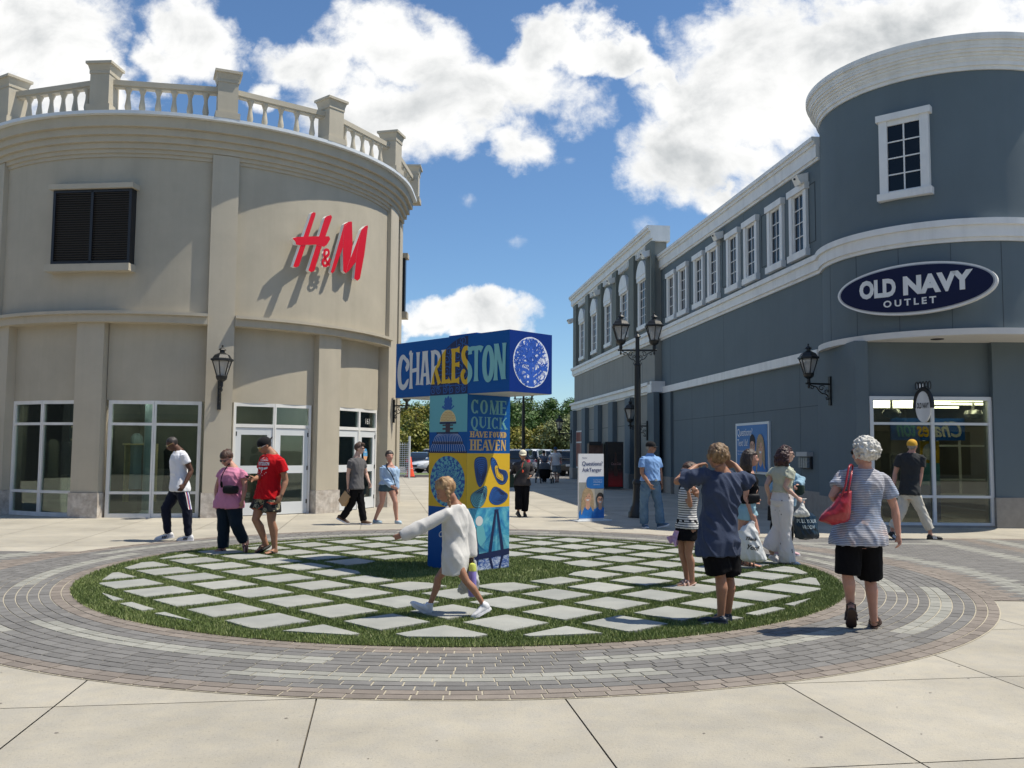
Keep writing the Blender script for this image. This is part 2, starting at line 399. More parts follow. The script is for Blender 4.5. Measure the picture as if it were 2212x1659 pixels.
# lawn with slabs
M_turf = mat('turf_base', (.065, .08, .03), .95, .4, 30, .5, 80, world=True)
b = MB(); disc(b, .0, 4.6, .012); struct(b.build('lawn_base', M_turf))
def inslab(x, y, pad=0):
    dx, dy = x - CC[0], y - CC[1]; r = math.hypot(dx, dy)
    if r > 4.36 + pad or r < 1.42 - pad: return False
    u, v = (dx + dy)/2**.5, (dx - dy)/2**.5
    fu = (u + .375 + .0) % .75 - .375; fv = (v + .375) % .75 - .375
    return abs(fu) < .27 + pad and abs(fv) < .27 + pad
b = MB(); M_slab = mat('grey_slab', (.33, .335, .305), .8, .14, 3, .2, 60, attr=.07, col2=(.285, .295, .275), mixs=1.4, world=True)
def clip(poly, r, keep_in):
    out = []
    n = len(poly)
    ins = lambda p: (math.hypot(p[0] - CC[0], p[1] - CC[1]) < r) == keep_in
    for i in range(n):
        a, c = poly[i], poly[(i+1) % n]
        if ins(a): out.append(a)
        if ins(a) != ins(c):
            lo, hi = 0., 1.
            for _ in range(20):
                m = (lo + hi)/2; q = (a[0] + (c[0]-a[0])*m, a[1] + (c[1]-a[1])*m)
                if ins(q) == ins(a): lo = m
                else: hi = m
            out.append(q)
    return out
for i in range(-6, 7):
    for j in range(-6, 7):
        u, v = i*.75, j*.75; h = .27; P = []
        for (du, dv) in ((-h, -h), (h, -h), (h, h), (-h, h)):
            for t in range(6):
                nx_ = {(-h, -h): (h, -h), (h, -h): (h, h), (h, h): (-h, h), (-h, h): (-h, -h)}[(du, dv)]
                P.append((u + du + (nx_[0] - du)*t/6, v + dv + (nx_[1] - dv)*t/6))
        P = [(CC[0] + (a + c)/2**.5, CC[1] + (a - c)/2**.5) for a, c in P]
        P = clip(P, 4.36, True)
        if len(P) > 2: P = clip(P, 1.42, False)
        if len(P) < 3: continue
        ar = abs(sum(P[k][0]*P[(k+1) % len(P)][1] - P[(k+1) % len(P)][0]*P[k][1] for k in range(len(P))))/2
        if ar < .012: continue
        b.prism(P, lambda x, y, d: V((x, y, d)), .0, .034 + rnd.random()*.002)
        b.a[-len(P)-2:] = [rnd.random()]*(len(P)+2)
struct(b.build('stepping_slabs', M_slab, fix=True))
# grass blades
gm = bpy.data.materials.new('grass_blade'); gm.use_nodes = True; t = NT(gm.node_tree); pb = t.n['Principled BSDF']
a = t.node('ShaderNodeAttribute', attribute_name='v').outputs['Fac']
cr = t.node('ShaderNodeValToRGB'); t.l.new(a, cr.inputs[0]); e = cr.color_ramp.elements
e[0].color = (.075, .115, .03, 1); e[1].color = (.50, .50, .27, 1); e2 = e.new(.55); e2.color = (.19, .25, .075, 1); e3 = e.new(.85); e3.color = (.33, .36, .15, 1)
t.l.new(cr.outputs[0], pb.inputs['Base Color']); pb.inputs['Roughness'].default_value = .5; pb.inputs['Specular IOR Level'].default_value = .35
vs = []; fs = []; av = []
rg = random.Random(3)
def blades(N, rmin, rmax, amin=0, amax=2*math.pi, hs=1.0, ws=1.0):
    for _ in range(N):
        r = math.sqrt(rg.uniform(rmin*rmin, rmax*rmax)); a = rg.uniform(amin, amax)
        x, y = CC[0] + r*math.cos(a), CC[1] + r*math.sin(a)
        if inslab(x, y, -.012): continue
        d = math.hypot(x, y); h = rg.uniform(.022, .036)*hs; w_ = .0032*ws*(1 + max(0, d - 7)*.12); an = rg.uniform(0, math.pi); l = rg.uniform(.0, .026); la = rg.uniform(0, 6.28)
        cx, cy = math.cos(an)*w_, math.sin(an)*w_; n = len(vs)
        vs.extend([(x - cx, y - cy, .012), (x + cx, y + cy, .012), (x + math.cos(la)*l, y + math.sin(la)*l, .012 + h)])
        fs.append((n, n+1, n+2)); av.append(min(1, max(0, rg.gauss(.42 + .22*noise.noise(V((x*2.2, y*2.2, 0))), .22))))
blades(330000, 0, 4.63)
blades(120000, 2.2, 4.64, R(-165), R(-15))
me = bpy.data.meshes.new('grass'); me.from_pydata(vs, [], fs); at_ = me.attributes.new('v', 'FLOAT', 'FACE'); at_.data.foreach_set('value', av); me.materials.append(gm)
o = bpy.data.objects.new('grass', me); col0.objects.link(o); stuff(o); o['label'] = 'artificial turf of the round lawn between the slabs'; o['category'] = 'grass'
vs = fs = av = None
# parking lot beyond
b = MB(); b.add([(-70, 53, -.02), (70, 53, -.02), (70, 86, -.02), (-70, 86, -.02)], [(0, 1, 2, 3)])
struct(b.build('road', mat('asphalt', (.155, .15, .145), .9, .12, .8, .3, 60, world=True)))
b = MB()
for k in range(-12, 24): b.add([(k*2.75, 64, -.015), (k*2.75 + .1, 64, -.015), (k*2.75 + 1.2, 69.5, -.015), (k*2.75 + 1.1, 69.5, -.015)], [(0, 1, 2, 3)])
struct(b.build('parking_lines', M_white))
b = MB(); b.box(-40, -2.6, 52.6, 52.9, -.1, .1); struct(b.build('kerb', mat('kerb_concrete', (.45, .42, .37), .85, .1, 3)))
b = MB(); b.box(-40, -2.6, 52.9, 57.5, -.1, .08); struct(b.build('grass_verge', mat('verge_grass', (.12, .16, .045), .95, .3, 3, .6, 20)))
b = MB(); b.add([(-80, 84, .02), (80, 84, .02), (80, 200, .02), (-80, 200, .02)], [(0, 1, 2, 3)]); struct(b.build('grass_field', mat('field', (.07, .10, .03), .95, .3, .5)))
# small stains, chewing-gum marks and leaves on the concrete
b = MB(); rr = random.Random(5)
for k in range(70):
    x, y = rr.uniform(-5, 5), rr.uniform(3.2, 7.2)
    if math.hypot(x - CC[0], y - CC[1]) < 6.2: continue
    s = rr.uniform(.004, .012); P = [(x + s*rr.uniform(.6, 1.3)*math.cos(a*.9), y + s*rr.uniform(.5, 1.2)*math.sin(a*.9)) for a in range(7)]
    b.flat(P, lambda x, y, d: V((x, y, d)), .0022)
o = b.build('gum_spots', mat('gum', (.18, .16, .14), .9, .3, 20)); struct(o)
# low kerb strip at the foot of the shops
# ================================================================== T SHAPED MONUMENT
TH = R(45.56); TW = .76; TP = V((-.566, 11.43, 0))
T = thing('art_monument', 'blue and yellow painted T shaped monument reading CHARLESTON on the round lawn', 'monument', TP, -TH)
def c_(r, g, b_):
    f = lambda x: ((x/255 + .055)/1.055)**2.4 if x > 10 else x/255/12.92
    return (f(r), f(g), f(b_))
M_rb = mat('royal_blue', (.0, .088, .33), .5, .03, 3, .04, spec=.25); M_rb2 = mat('deep_blue', (.0, .026, .2), .5, .03, 3, spec=.2)
M_nv = mat('navy_paint', (.006, .014, .07), .5, .05, 3); M_ye = mat('yellow_paint', (.72, .44, .012), .5, .03, 3)
M_te = mat('teal_paint', (.13, .42, .47), .5, .03, 3); M_wp = mat('offwhite_paint', (.68, .68, .66), .5, .03, 3)
M_lb = mat('line_blue', (.012, .1, .36), .5, .05, 3); M_or = mat('orange_line', (.5, .2, .06), .5, 0); M_dots = mat('gold_cream', (.75, .6, .28), .5, .05)
M_br = mat('dark_brown_paint', (.05, .03, .045), .5, .1)
w = TW
b = MB(); b.box(-w, 0, 0, w, 2*w + .0, 3*w - .001); b.box(-w, 0, 0, w, 0.02, 2*w); b.build('column', M_rb, T, local=True)
b = MB(); b.box(-2*w, w, 0, w, 3*w, 4*w); b.box(-.62*w, .1*w, .1*w, w, 4*w, 4*w + .03); b.build('crossbar', M_rb, T, local=True)
b = MB(); b.box(-2*w + .01, -w - .005, .01, w - .01, 3*w - .006, 3*w - .001); b.box(.005, w - .01, .01, w - .01, 3*w - .006, 3*w - .001); b.build('crossbar_underside', mat('pale_grey_paint', (.6, .58, .56), .6, .03), T, local=True)
FF = lambda x, y, d: V((-2*w + x*w, -d, 3*w + y*w))            # crossbar front, x 0..3, y 0..1
FC = lambda x, y, d: V((-w + x*w, -d, y*w))                    # column left face, y counts panels
FR = lambda x, y, d: V((d, x*w, y*w))                          # column right face
FE = lambda x, y, d: V((w + d, x*w, 3*w + y*w))                # crossbar end face
# end face: deep blue with an ellipse of a spreading tree
b = MB(); b.flat([(0, 0), (1, 0), (1, 1), (0, 1)], FE, .001); b.build('end_panel', M_rb2, T, local=True)
b = MB(); b.flat(ell(.5, .5, .42, .42), FE, .003); b.build('tree_medallion', mat('medallion_white', (.72, .75, .84), .5, .03), T, local=True)
b = MB(); rt = random.Random(11); M_tb = mat('tree_blue', (.02, .1, .5), .5, .2, 30)
def inell(x, y, s=1): return ((x - .5)/.42)**2 + ((y - .5)/.42)**2 < s
def branch(x, y, a, L_, wd, lev):
    pts = [(x, y, wd)]; n = 5
    for i in range(n):
        a += rt.uniform(-.35, .35); x += math.cos(a)*L_/n; y += math.sin(a)*L_/n
        if not inell(x, y, .93): break
        pts.append((x, y, wd*(1 - .55*(i+1)/n)))
        if lev < 4 and rt.random() < (.75 if lev else .5): branch(x, y, a + rt.choice((-1, 1))*rt.uniform(.4, 1.1), L_*.72, wd*.62, lev+1)
    if len(pts) > 1: ribbon(b, pts, FE, .0045 + lev*.0002, n=2)
ribbon(b, [(.5, .1, .15), (.5, .25, .1), (.49, .4, .085), (.46, .56, .06), (.43, .72, .045), (.42, .86, .02)], FE, .0045)
for (x, y, a, L_, wd) in [(.5, .3, 2.7, .38, .07), (.5, .3, .5, .4, .07), (.49, .42, 2.5, .36, .06), (.49, .42, .9, .42, .06), (.46, .5, 2.0, .38, .05), (.47, .55, 1.2, .38, .045), (.52, .22, .15, .34, .05), (.48, .22, 3.0, .34, .05), (.45, .65, 1.9, .26, .03), (.5, .15, -.3, .22, .03), (.5, .15, 3.5, .22, .03), (.49, .45, 1.5, .4, .04), (.5, .5, .3, .33, .035), (.48, .5, 2.9, .33, .035)]:
    branch(x, y, a, L_, wd, 1)
for _ in range(110):
    x, y = rt.uniform(.1, .9), rt.uniform(.1, .9)
    if inell(x, y, .9): branch(x, y, rt.uniform(0, 6.28), .09, .011, 4)
b.build('tree_drawing', M_tb, T, local=True)
# quarter disc of dark ironwork
b = MB(); arc = [(2 - math.cos(R(a))*.99, math.sin(R(a))*.985) for a in range(0, 91, 5)] + [(1.995, .005)]
b.flat(arc, FF, .0012); b.build('ironwork_panel', M_nv, T, local=True)
b = MB()
def spiral(b, fn, cx, cy, r, turn, a0, d, wd=.016, sgn=1, n=16, mi=0):
    ribbon(b, [(cx + r*(1 - .82*i/n)*math.cos(a0 + sgn*turn*i/n), cy + r*(1 - .82*i/n)*math.sin(a0 + sgn*turn*i/n), wd) for i in range(n+1)], fn, d, mi, n=2)
rr = random.Random(2)
for i in range(6): spiral(b, FF, 1.08 + i*.165, .085, .07, 9, 1.5, .0025, .017, 1 if i % 2 else -1)
for (x, y) in [(1.45,.25),(1.45,.42),(1.28,.3),(1.62,.3),(1.62,.5),(1.78,.25),(1.78,.45),(1.92,.35),(1.45,.6),(1.5,.75),(1.62,.68),(1.75,.66),(1.9,.6),(1.88,.9),(1.78,.82),(1.62,.86),(1.94,.76),(1.3,.5),(1.2,.2),(1.93,.15)]:
    if math.hypot(x - 2, y) < .93: spiral(b, FF, x, y, .085, 8, rr.uniform(0, 6), .0025, .015, rr.choice((-1, 1)))
for y in (.16, .36, .58, .8): ribbon(b, [(2 - math.sqrt(max(.01, .95 - y*y)), y, .012), (1.99, y, .012)], FF, .0025, straight=True)
for x in (1.37, 1.53, 1.7, 1.86): ribbon(b, [(x, .01, .012), (x, math.sqrt(max(.01, .95 - (2 - x)**2)), .012)], FF, .0025, straight=True)
b.build('ironwork_scrolls', M_lb, T, local=True)
# lettering with flared strokes, colour by place on the panel
lm = bpy.data.materials.new('letter_paint'); lm.use_nodes = True; t = NT(lm.node_tree); sx = t.node('ShaderNodeSeparateXYZ'); t.l.new(t.node('ShaderNodeTexCoord').outputs['Object'], sx.inputs[0])
zz = t.math('SUBTRACT', sx.outputs[2], 3*w); ins = t.math('LESS_THAN', t.math('ADD', t.math('MULTIPLY', sx.outputs[0], sx.outputs[0]), t.math('MULTIPLY', zz, zz)), (w*.985)**2)
right = t.math('GREATER_THAN', sx.outputs[0], 0.0)
cc = t.mix(ins, (.68, .68, .66), (.72, .44, .012)); cc = t.mix(right, cc, (.22, .52, .53)); t.l.new(cc, t.n['Principled BSDF'].inputs['Base Color']); t.n['Principled BSDF'].inputs['Roughness'].default_value = .5
b = MB()
def stem(x0, y0, x1, y1, wd=.075, fl=1.55, w1=None):      # flared stroke
    ribbon(b, [(x0, y0, wd*fl), (x0 + (x1-x0)*.12, y0 + (y1-y0)*.12, wd*1.12), (x0 + (x1-x0)*.5, y0 + (y1-y0)*.5, wd), (x0 + (x1-x0)*.88, y0 + (y1-y0)*.88, wd*1.12), (x1, y1, (w1 or wd*fl))], FF, dd[0], n=3)
dd = [.004]
def nx(): dd[0] += .00015
# C
ribbon(b, [(.375, .60, .04), (.345, .655, .085), (.29, .70, .07), (.22, .745, .085), (.155, .70, .1), (.115, .55, .11), (.11, .40, .11), (.145, .24, .1), (.22, .185, .1), (.30, .215, .09), (.355, .29, .07), (.39, .335, .01)], FF, dd[0]); 
ribbon(b, [(.30, .51, .09), (.335, .53, .1), (.365, .6, .09), (.36, .67, .05)], FF, dd[0] + .0001); nx()
stem(.46, .15, .455, .80); nx(); stem(.655, .21, .655, .80); nx(); ribbon(b, [(.46, .47, .07), (.655, .49, .07)], FF, dd[0], straight=True); nx()       # H
ribbon(b, [(.40, .77, .04), (.44, .80, .09), (.47, .80, .06)], FF, dd[0]); nx()
stem(.765, .205, .83, .80, .07); nx(); stem(.955, .205, .875, .80, .08); nx(); ribbon(b, [(.79, .38, .06), (.93, .385, .06)], FF, dd[0], straight=True); nx(); ribbon(b, [(.80, .775, .06), (.91, .775, .06)], FF, dd[0], straight=True); nx()   # A
stem(1.075, .2, 1.075, .80, .08); nx(); ribbon(b, [(1.06, .765, .06), (1.14, .77, .07), (1.225, .72, .08), (1.25, .62, .085), (1.215, .52, .07), (1.1, .475, .06)], FF, dd[0]); nx(); stem(1.14, .49, 1.265, .2, .08, 1.3); nx()      # R
stem(1.375, .2, 1.37, .79, .085); nx(); ribbon(b, [(1.36, .235, .06), (1.45, .235, .065), (1.52, .24, .09), (1.55, .26, .15)], FF, dd[0]); nx()          # L
stem(1.635, .2, 1.63, .79, .09); nx()
for y, e_ in ((.235, .13), (.51, .1), (.76, .12)): ribbon(b, [(1.62, y, .06), (1.72, y, .065), (1.79, y, e_)], FF, dd[0], straight=True); nx()    # E
ribbon(b, [(2.06, .66, .11), (2.05, .73, .07), (1.99, .775, .075), (1.92, .76, .09), (1.885, .67, .1), (1.92, .57, .105), (1.99, .5, .105), (2.055, .41, .11), (2.06, .3, .11), (2.0, .215, .09), (1.93, .2, .08), (1.88, .25, .08), (1.865, .33, .09), (1.9, .38, .09), (1.935, .36, .05)], FF, dd[0]); nx()     # S
ribbon(b, [(2.06, .725, .11), (2.10, .755, .08), (2.2, .755, .07), (2.30, .755, .08), (2.36, .72, .12)], FF, dd[0]); nx(); stem(2.215, .2, 2.215, .77, .085); nx()   # T
ribbon(b, [(2.51 + .095*math.cos(a_), .475 + .265*math.sin(a_), .085 + .02*abs(math.cos(a_))) for a_ in [2*math.pi*k/14 for k in range(14)]], FF, dd[0], closed=True, n=4); nx()  # O
stem(2.69, .19, 2.70, .79, .075); nx(); stem(2.71, .77, 2.87, .21, .085, 1.1); nx(); stem(2.88, .2, 2.89, .79, .07); nx()    # N
b.build('lettering', lm, T, local=True, label='CHARLESTON in flared letters, white then yellow then teal')
# pineapple panel
b = MB(); b.flat([(0, 2.36), (1, 2.36), (1, 3), (0, 3)], FC, .001); b.build('teal_panel', M_te, T, local=True)
b = MB()
for dx, ang in ((0, 0), (-.05, .5), (.05, -.5), (-.09, .95), (.09, -.95)):
    for y0 in (2.77, 2.83, 2.89):
        if abs(ang) > .9 and y0 > 2.8: continue
        L_ = .13 if y0 < 2.88 else .1
        a_ = ang; px_, py_ = .5 + dx*.4, y0 - abs(dx)*.3
        tip = (px_ - math.sin(a_)*L_, py_ + math.cos(a_)*L_); b.flat([(px_ - .045, py_), (px_ + .045, py_), (tip[0] + .03, (py_ + tip[1])/2 + .02), tip, (tip[0] - .03, (py_ + tip[1])/2 + .01)], FC, .002 + rt.random()*.001)
b.build('pineapple_leaves', M_lb, T, local=True)
b = MB(); dome = [(.5 + .21*math.cos(R(a)), 2.54 + .2*math.sin(R(a))) for a in range(0, 181, 10)]; b.flat(dome, FC, .002, 0)
for i in range(7):
    for j in range(12):
        x = .3 + j*.037 + (i % 2)*.018; y = 2.55 + i*.028
        if ((x - .5)/.2)**2 + ((y + .012 - 2.54)/.19)**2 < .9: b.flat([(x - .013, y), (x + .013, y), (x, y + .02)], FC, .003, 1)
b.build('pineapple', [M_dots, M_or], T, local=True)
b = MB(); b.flat([(.28, 2.5), (.72, 2.5), (.72, 2.535), (.28, 2.535)], FC, .0035, 0)
b.flat([(.2, 2.33), (.78, 2.33), (.78, 2.36), (.2, 2.36)], FC, .0035, 0); b.flat([(.08, 2.15), (.9, 2.15), (.9, 2.2), (.08, 2.2)], FC, .0035, 0); b.flat([(0, 2.0), (1, 2.0), (1, 2.035), (0, 2.035)], FC, .0035, 0)
for x0, x1, y0, y1 in ((.44, .56, 2.36, 2.5), (.36, .64, 2.465, 2.49), (.36, .64, 2.40, 2.43)): b.flat([(x0, y0), (x1, y0), (x1, y1), (x0, y1)], FC, .0037 + x0*.0005, 1)
b.build('fountain_tiers', [M_nv, M_br], T, local=True)
b = MB()
for i in range(17):
    s = (i - 8)/8
    for (y0, y1, a0_, a1_) in ((2.33, 2.18, .24, .38), (2.16, 2.02, .38, .46)):
        ribbon(b, [(.5 + s*a0_, y0, .007), (.5 + s*(a0_*.35 + a1_*.65), (y0+y1)/2 + .02, .007), (.5 + s*a1_, y1, .007)], FC, .0045)
b.build('fountain_water', mat('water_line', (.55, .62, .78), .5, 0), T, local=True)
# woven basket on yellow
b = MB(); b.flat([(0, 1.08), (1, 1.08), (1, 2), (0, 2)], FC, .001); b.build('yellow_panel', M_ye, T, local=True)
b = MB(); N = 84
for k in range(15):
    for i in range(N):
        r0, r1 = k/15, (k+1)/15; off = .5*(k % 2) + k*.35; a0_ = 2*math.pi*(i + off)/N; a1_ = 2*math.pi*(i + 1 + off)/N
        mi = 1 if ((i//2 if k > 9 else i) + k//4) % 2 else 0
        if rt.random() < .12: mi = 1 - mi
        if k < 3: mi = 1 if rt.random() < .5 else 0
        f = lambda r, a: (.5 + .455*r*math.cos(a), 1.52 + .43*r*math.sin(a))
        b.add([FC(*f(r0, a0_), .003), FC(*f(r1, a0_), .003), FC(*f(r1, a1_), .003), FC(*f(r0, a1_), .003)], [(0, 1, 2, 3)], mi)
b.build('woven_basket', [M_lb, M_te], T, local=True)
b = MB(); put_text(b, 'Charleston', FC, .3, .56, width=.62, d=.003, bold=.02, shear=.3); b.build('small_lettering', M_wp, T, local=True)
# right face: telegram words
b = MB(); b.flat([(0, 2), (1, 2), (1, 3), (0, 3)], FR, .001); b.build('word_panel', M_rb, T, local=True)
def serif_word(b, s, x0, x1, y0, y1, fn, d, thick):
    adv = {'I': .5, 'M': 1.25, 'E': .85, 'Q': 1.05, 'O': 1.05}; tot = sum(adv.get(ch, 1) for ch in s); u_ = (x1 - x0)/tot; x = x0; H_ = y1 - y0
    for ch in s:
        aw = adv.get(ch, 1)*u_; l, r = x + aw*.08, x + aw*.9; m = (l + r)/2; tk = thick; tn = thick*.4
        def st(xa, ya, xb, yb, t_, sf=(1, 1)):
            ribbon(b, [(xa, ya, t_), (xb, yb, t_)], fn, d, straight=True)
            for k_, (px_, py_) in zip(sf, ((xa, ya), (xb, yb))):
                if k_: ribbon(b, [(px_ - t_*1.0, py_ + (tn/3 if py_ < (y0+y1)/2 else -tn/3), tn*.7), (px_ + t_*1.0, py_ + (tn/3 if py_ < (y0+y1)/2 else -tn/3), tn*.7)], fn, d + .0002, straight=True)
        def vr(cx, cy, rx, ry, a0_, a1_, n_=12): ribbon(b, [(cx + rx*math.cos(a), cy + ry*math.sin(a), tn + (tk - tn)*abs(math.cos(a))**1.5) for a in [a0_ + (a1_ - a0_)*k/n_ for k in range(n_+1)]], fn, d, n=2)
        t2 = tk/2
        if ch in 'CO Q': vr(m, y0 + H_/2, (r - l)/2 - t2, H_/2 - tn/2, *( (.7, 5.6) if ch == 'C' else (0, 6.283)))
        if ch == 'C': st(r - tn, y1 - H_*.02, r - tn, y1 - H_*.3, tn, (0, 0)); st(r - tn, y0 + H_*.02, r - tn, y0 + H_*.22, tn, (0, 0))
        if ch == 'Q': ribbon(b, [(m - .2*aw, y0 + H_*.05, tn), (m + .05*aw, y0 - H_*.08, tk), (r, y0 - H_*.18, tn)], fn, d + .0003)
        if ch == 'M': st(l + tn, y0, l + tn*1.5, y1, tn); st(l + tn*1.5, y1, m, y0, tk, (0, 0)); st(m, y0, r - t2, y1, tn, (0, 0)); st(r - t2, y0, r - t2, y1, tk)
        if ch in 'EF':
            st(l + t2, y0, l + t2, y1, tk); 
            for yy in ((y0 + tn/3, y1 - tn/3, (y0+y1)/2) if ch == 'E' else (y1 - tn/3, (y0+y1)/2)): ribbon(b, [(l, yy, tn), (r - tk*.2, yy, tn)], fn, d + .0001, straight=True)
            ribbon(b, [(r - tk*.2, y1, tn), (r - tk*.2, y1 - H_*.25, tn)], fn, d + .0002, straight=True)
            if ch == 'E': ribbon(b, [(r - tk*.2, y0, tn), (r - tk*.2, y0 + H_*.25, tn)], fn, d + .0002, straight=True)
        if ch == 'U': st(l + t2, y1, l + t2, y0 + H_*.3, tk, (1, 0)); st(r - tn, y1, r - tn, y0 + H_*.3, tn, (1, 0)); ribbon(b, [(l + t2, y0 + H_*.32, tk), (m, y0 + tn, tn*1.4), (r - tn, y0 + H_*.32, tn)], fn, d + .0001)
        if ch == 'I': st(m, y0, m, y1, tk)
        if ch == 'K': st(l + t2, y0, l + t2, y1, tk); st(l + tk, y0 + H_*.45, r, y1, tn); st(m, y0 + H_*.55, r, y0, tk)
        if ch == 'H': st(l + t2, y0, l + t2, y1, tk); st(r - t2, y0, r - t2, y1, tk); ribbon(b, [(l, (y0+y1)/2, tn), (r, (y0+y1)/2, tn)], fn, d + .0002, straight=True)
        if ch == 'A': st(l, y0, m, y1, tn, (1, 0)); st(m, y1, r, y0, tk, (0, 1)); ribbon(b, [(l + aw*.2, y0 + H_*.33, tn), (r - aw*.2, y0 + H_*.33, tn)], fn, d + .0002, straight=True)
        if ch == 'V': st(l, y1, m, y0, tk, (1, 0)); st(m, y0, r, y1, tn, (0, 1))
        if ch == 'N': st(l + tn, y0, l + tn, y1, tn); st(l + tn, y1, r - tn, y0, tk, (0, 0)); st(r - tn, y0, r - tn, y1, tn)
        if ch == 'D': st(l + t2, y0, l + t2, y1, tk); vr(l + t2, y0 + H_/2, r - l - tk, H_/2 - tn/2, -1.57, 1.57)
        x += aw
b = MB(); serif_word(b, 'COME', .06, .92, 2.67, 2.91, FR, .003, .052); serif_word(b, 'QUICK', .06, .92, 2.42, 2.62, FR, .003, .045)
b.build('word_come_quick', mat('word_teal', (.14, .36, .38), .5, .2, 60), T, local=True)
b = MB(); serif_word(b, 'HAVE', .06, .47, 2.27, 2.37, FR, .003, .032); serif_word(b, 'FOUND', .5, .92, 2.27, 2.37, FR, .003, .03); serif_word(b, 'HEAVEN', .06, .92, 2.05, 2.23, FR, .003, .042)
b.build('word_have_found_heaven', mat('word_gold', (.62, .4, .13), .5, .2, 60), T, local=True)
# oyster shells on yellow
b = MB(); b.flat([(0, 1.08), (1, 1.08), (1, 2), (0, 2)], FR, .001); b.build('oyster_panel', M_ye, T, local=True)
OY = [([(.17,1.80),(.2,1.9),(.32,1.93),(.43,1.9),(.46,1.75),(.42,1.6),(.36,1.49),(.3,1.44),(.24,1.5),(.2,1.62)], M_lb, M_nv, (.33,1.62)),
      ([(.55,1.88),(.6,1.92),(.68,1.86),(.74,1.74),(.9,1.7),(.95,1.6),(.9,1.5),(.8,1.47),(.7,1.52),(.58,1.72)], M_lb, M_nv, (.8,1.6)),
      ([(.3,1.40),(.42,1.44),(.46,1.36),(.42,1.2),(.32,1.1),(.18,1.1),(.1,1.2),(.1,1.28),(.16,1.34)], M_te, M_nv, (.36,1.32)),
      ([(.58,1.38),(.68,1.42),(.86,1.34),(.95,1.27),(.88,1.17),(.72,1.12),(.58,1.15),(.52,1.24)], M_lb, M_nv, (.8,1.28))]
for P, mf, ml, cen in OY:
    cx_ = sum(p[0] for p in P)/len(P); cy_ = sum(p[1] for p in P)/len(P); b = MB(); Q = catmull(P, 4, True)
    b.flat([(cx_ + (x - cx_)*1.06, cy_ + (y - cy_)*1.06) for x, y in Q], FR, .002, 1); b.flat(Q, FR, .0028, 0)
    for k in range(1, 9):
        s = 1 - k*.11; qx, qy = cen[0]*(1-s) + cx_*s, cen[1]*(1-s) + cy_*s
        ribbon(b, [(qx + (x - cx_)*s*rt.uniform(.94, 1.04), qy + (y - cy_)*s*rt.uniform(.94, 1.04), .009) for x, y in P], FR, .0034, 1, closed=True, n=3)
    b.build('oyster_shell', [mf, ml], T, local=True)
b = MB(); P = [(.64,1.76),(.7,1.79),(.74,1.68),(.83,1.62),(.84,1.53),(.76,1.55),(.68,1.6)]; b.flat(catmull(P, 4, True), FR, .0045, 0)
ribbon(b, [(x*.7 + .22, y*.7 + .49, .008) for x, y in P], FR, .005, 1, closed=True, n=3); b.build('oyster_meat', [M_ye, M_nv], T, local=True)
# bridge
mb_ = bpy.data.materials.new('bridge_sky'); mb_.use_nodes = True; t = NT(mb_.node_tree); g_ = t.node('ShaderNodeTexCoord').outputs['Object']; nn = t.noise(g_, 4.5, 7, .65, 1.2)
cr = t.node('ShaderNodeValToRGB'); t.l.new(nn, cr.inputs[0]); e = cr.color_ramp.elements; e[0].position = .36; e[0].color = (.012, .15, .38, 1); e[1].position = .62; e[1].color = (.16, .5, .58, 1); e.new(.5).color = (.05, .33, .5, 1)
t.l.new(cr.outputs[0], t.n['Principled BSDF'].inputs['Base Color']); t.n['Principled BSDF'].inputs['Roughness'].default_value = .5
b = MB(); b.flat([(0, .28), (1, .28), (1, 1.08), (0, 1.08)], FR, .001); b.build('bridge_sky_panel', mb_, T, local=True)
mw = bpy.data.materials.new('bridge_water'); mw.use_nodes = True; t = NT(mw.node_tree); g_ = t.vmul(t.node('ShaderNodeTexCoord').outputs['Object'], (1, 7, 22)); nn = t.noise(g_, 1.6, 5, .7, 1.5)
cr = t.node('ShaderNodeValToRGB'); t.l.new(nn, cr.inputs[0]); e = cr.color_ramp.elements; e[0].position = .42; e[0].color = (.01, .07, .32, 1); e[1].position = .62; e[1].color = (.6, .68, .8, 1)
t.l.new(cr.outputs[0], t.n['Principled BSDF'].inputs['Base Color'])
b = MB(); b.flat([(0, .03), (1, .03), (1, .28), (0, .28)], FR, .001); b.build('bridge_water_panel', mw, T, local=True)
b = MB(); b.flat(ell(.29, .86, .083, .082), FR, .003); b.build('moon', M_wp, T, local=True)
b = MB(); b.flat([(.3, .84), (.4, .74), (.45, .55), (.4, .38), (.3, .34), (.24, .5), (.2, .7)], FR, .0022); b.build('moon_glow_shape', M_te, T, local=True)
b = MB()
for x, top, hw in ((.69, 1.02, .17), (.2, .74, .085)):
    s_ = hw/.17
    ribbon(b, [(x - .02*s_, top, .045*s_), (x - .14*s_*1.1, .3, .07*s_)], FR, .004, straight=True); ribbon(b, [(x + .02*s_, top, .045*s_), (x + .14*s_*1.1, .3, .07*s_)], FR, .0042, straight=True)
    ribbon(b, [(x - .16*s_, .28, .06*s_), (x - .08*s_, .04, .04*s_)], FR, .004, straight=True); ribbon(b, [(x + .16*s_, .28, .06*s_), (x + .08*s_, .04, .04*s_)], FR, .0042, straight=True)
    b.flat([(x - .05*s_, top), (x + .05*s_, top), (x + .05*s_, top + .02), (x - .05*s_, top + .02)], FR, .0044)
b.flat([(0, .29), (1, .36), (1, .26), (0, .2)], FR, .0048)
b.build('bridge', M_nv, T, local=True)
b = MB()
for x, top, sp in ((.69, 1.0, .45), (.2, .72, .3)):
    for i in range(13):
        for sg in (-1, 1):
            xe = x + sg*sp*(i + 1)/13; 
            if xe > .99 or xe < .01: continue
            ribbon(b, [(x + sg*.01, top - i*.02, .006), (xe, .33, .006)], FR, .0036, straight=True)
b.build('bridge_cables', mat('cable_blue', (.02, .16, .36), .5, 0), T, local=True)
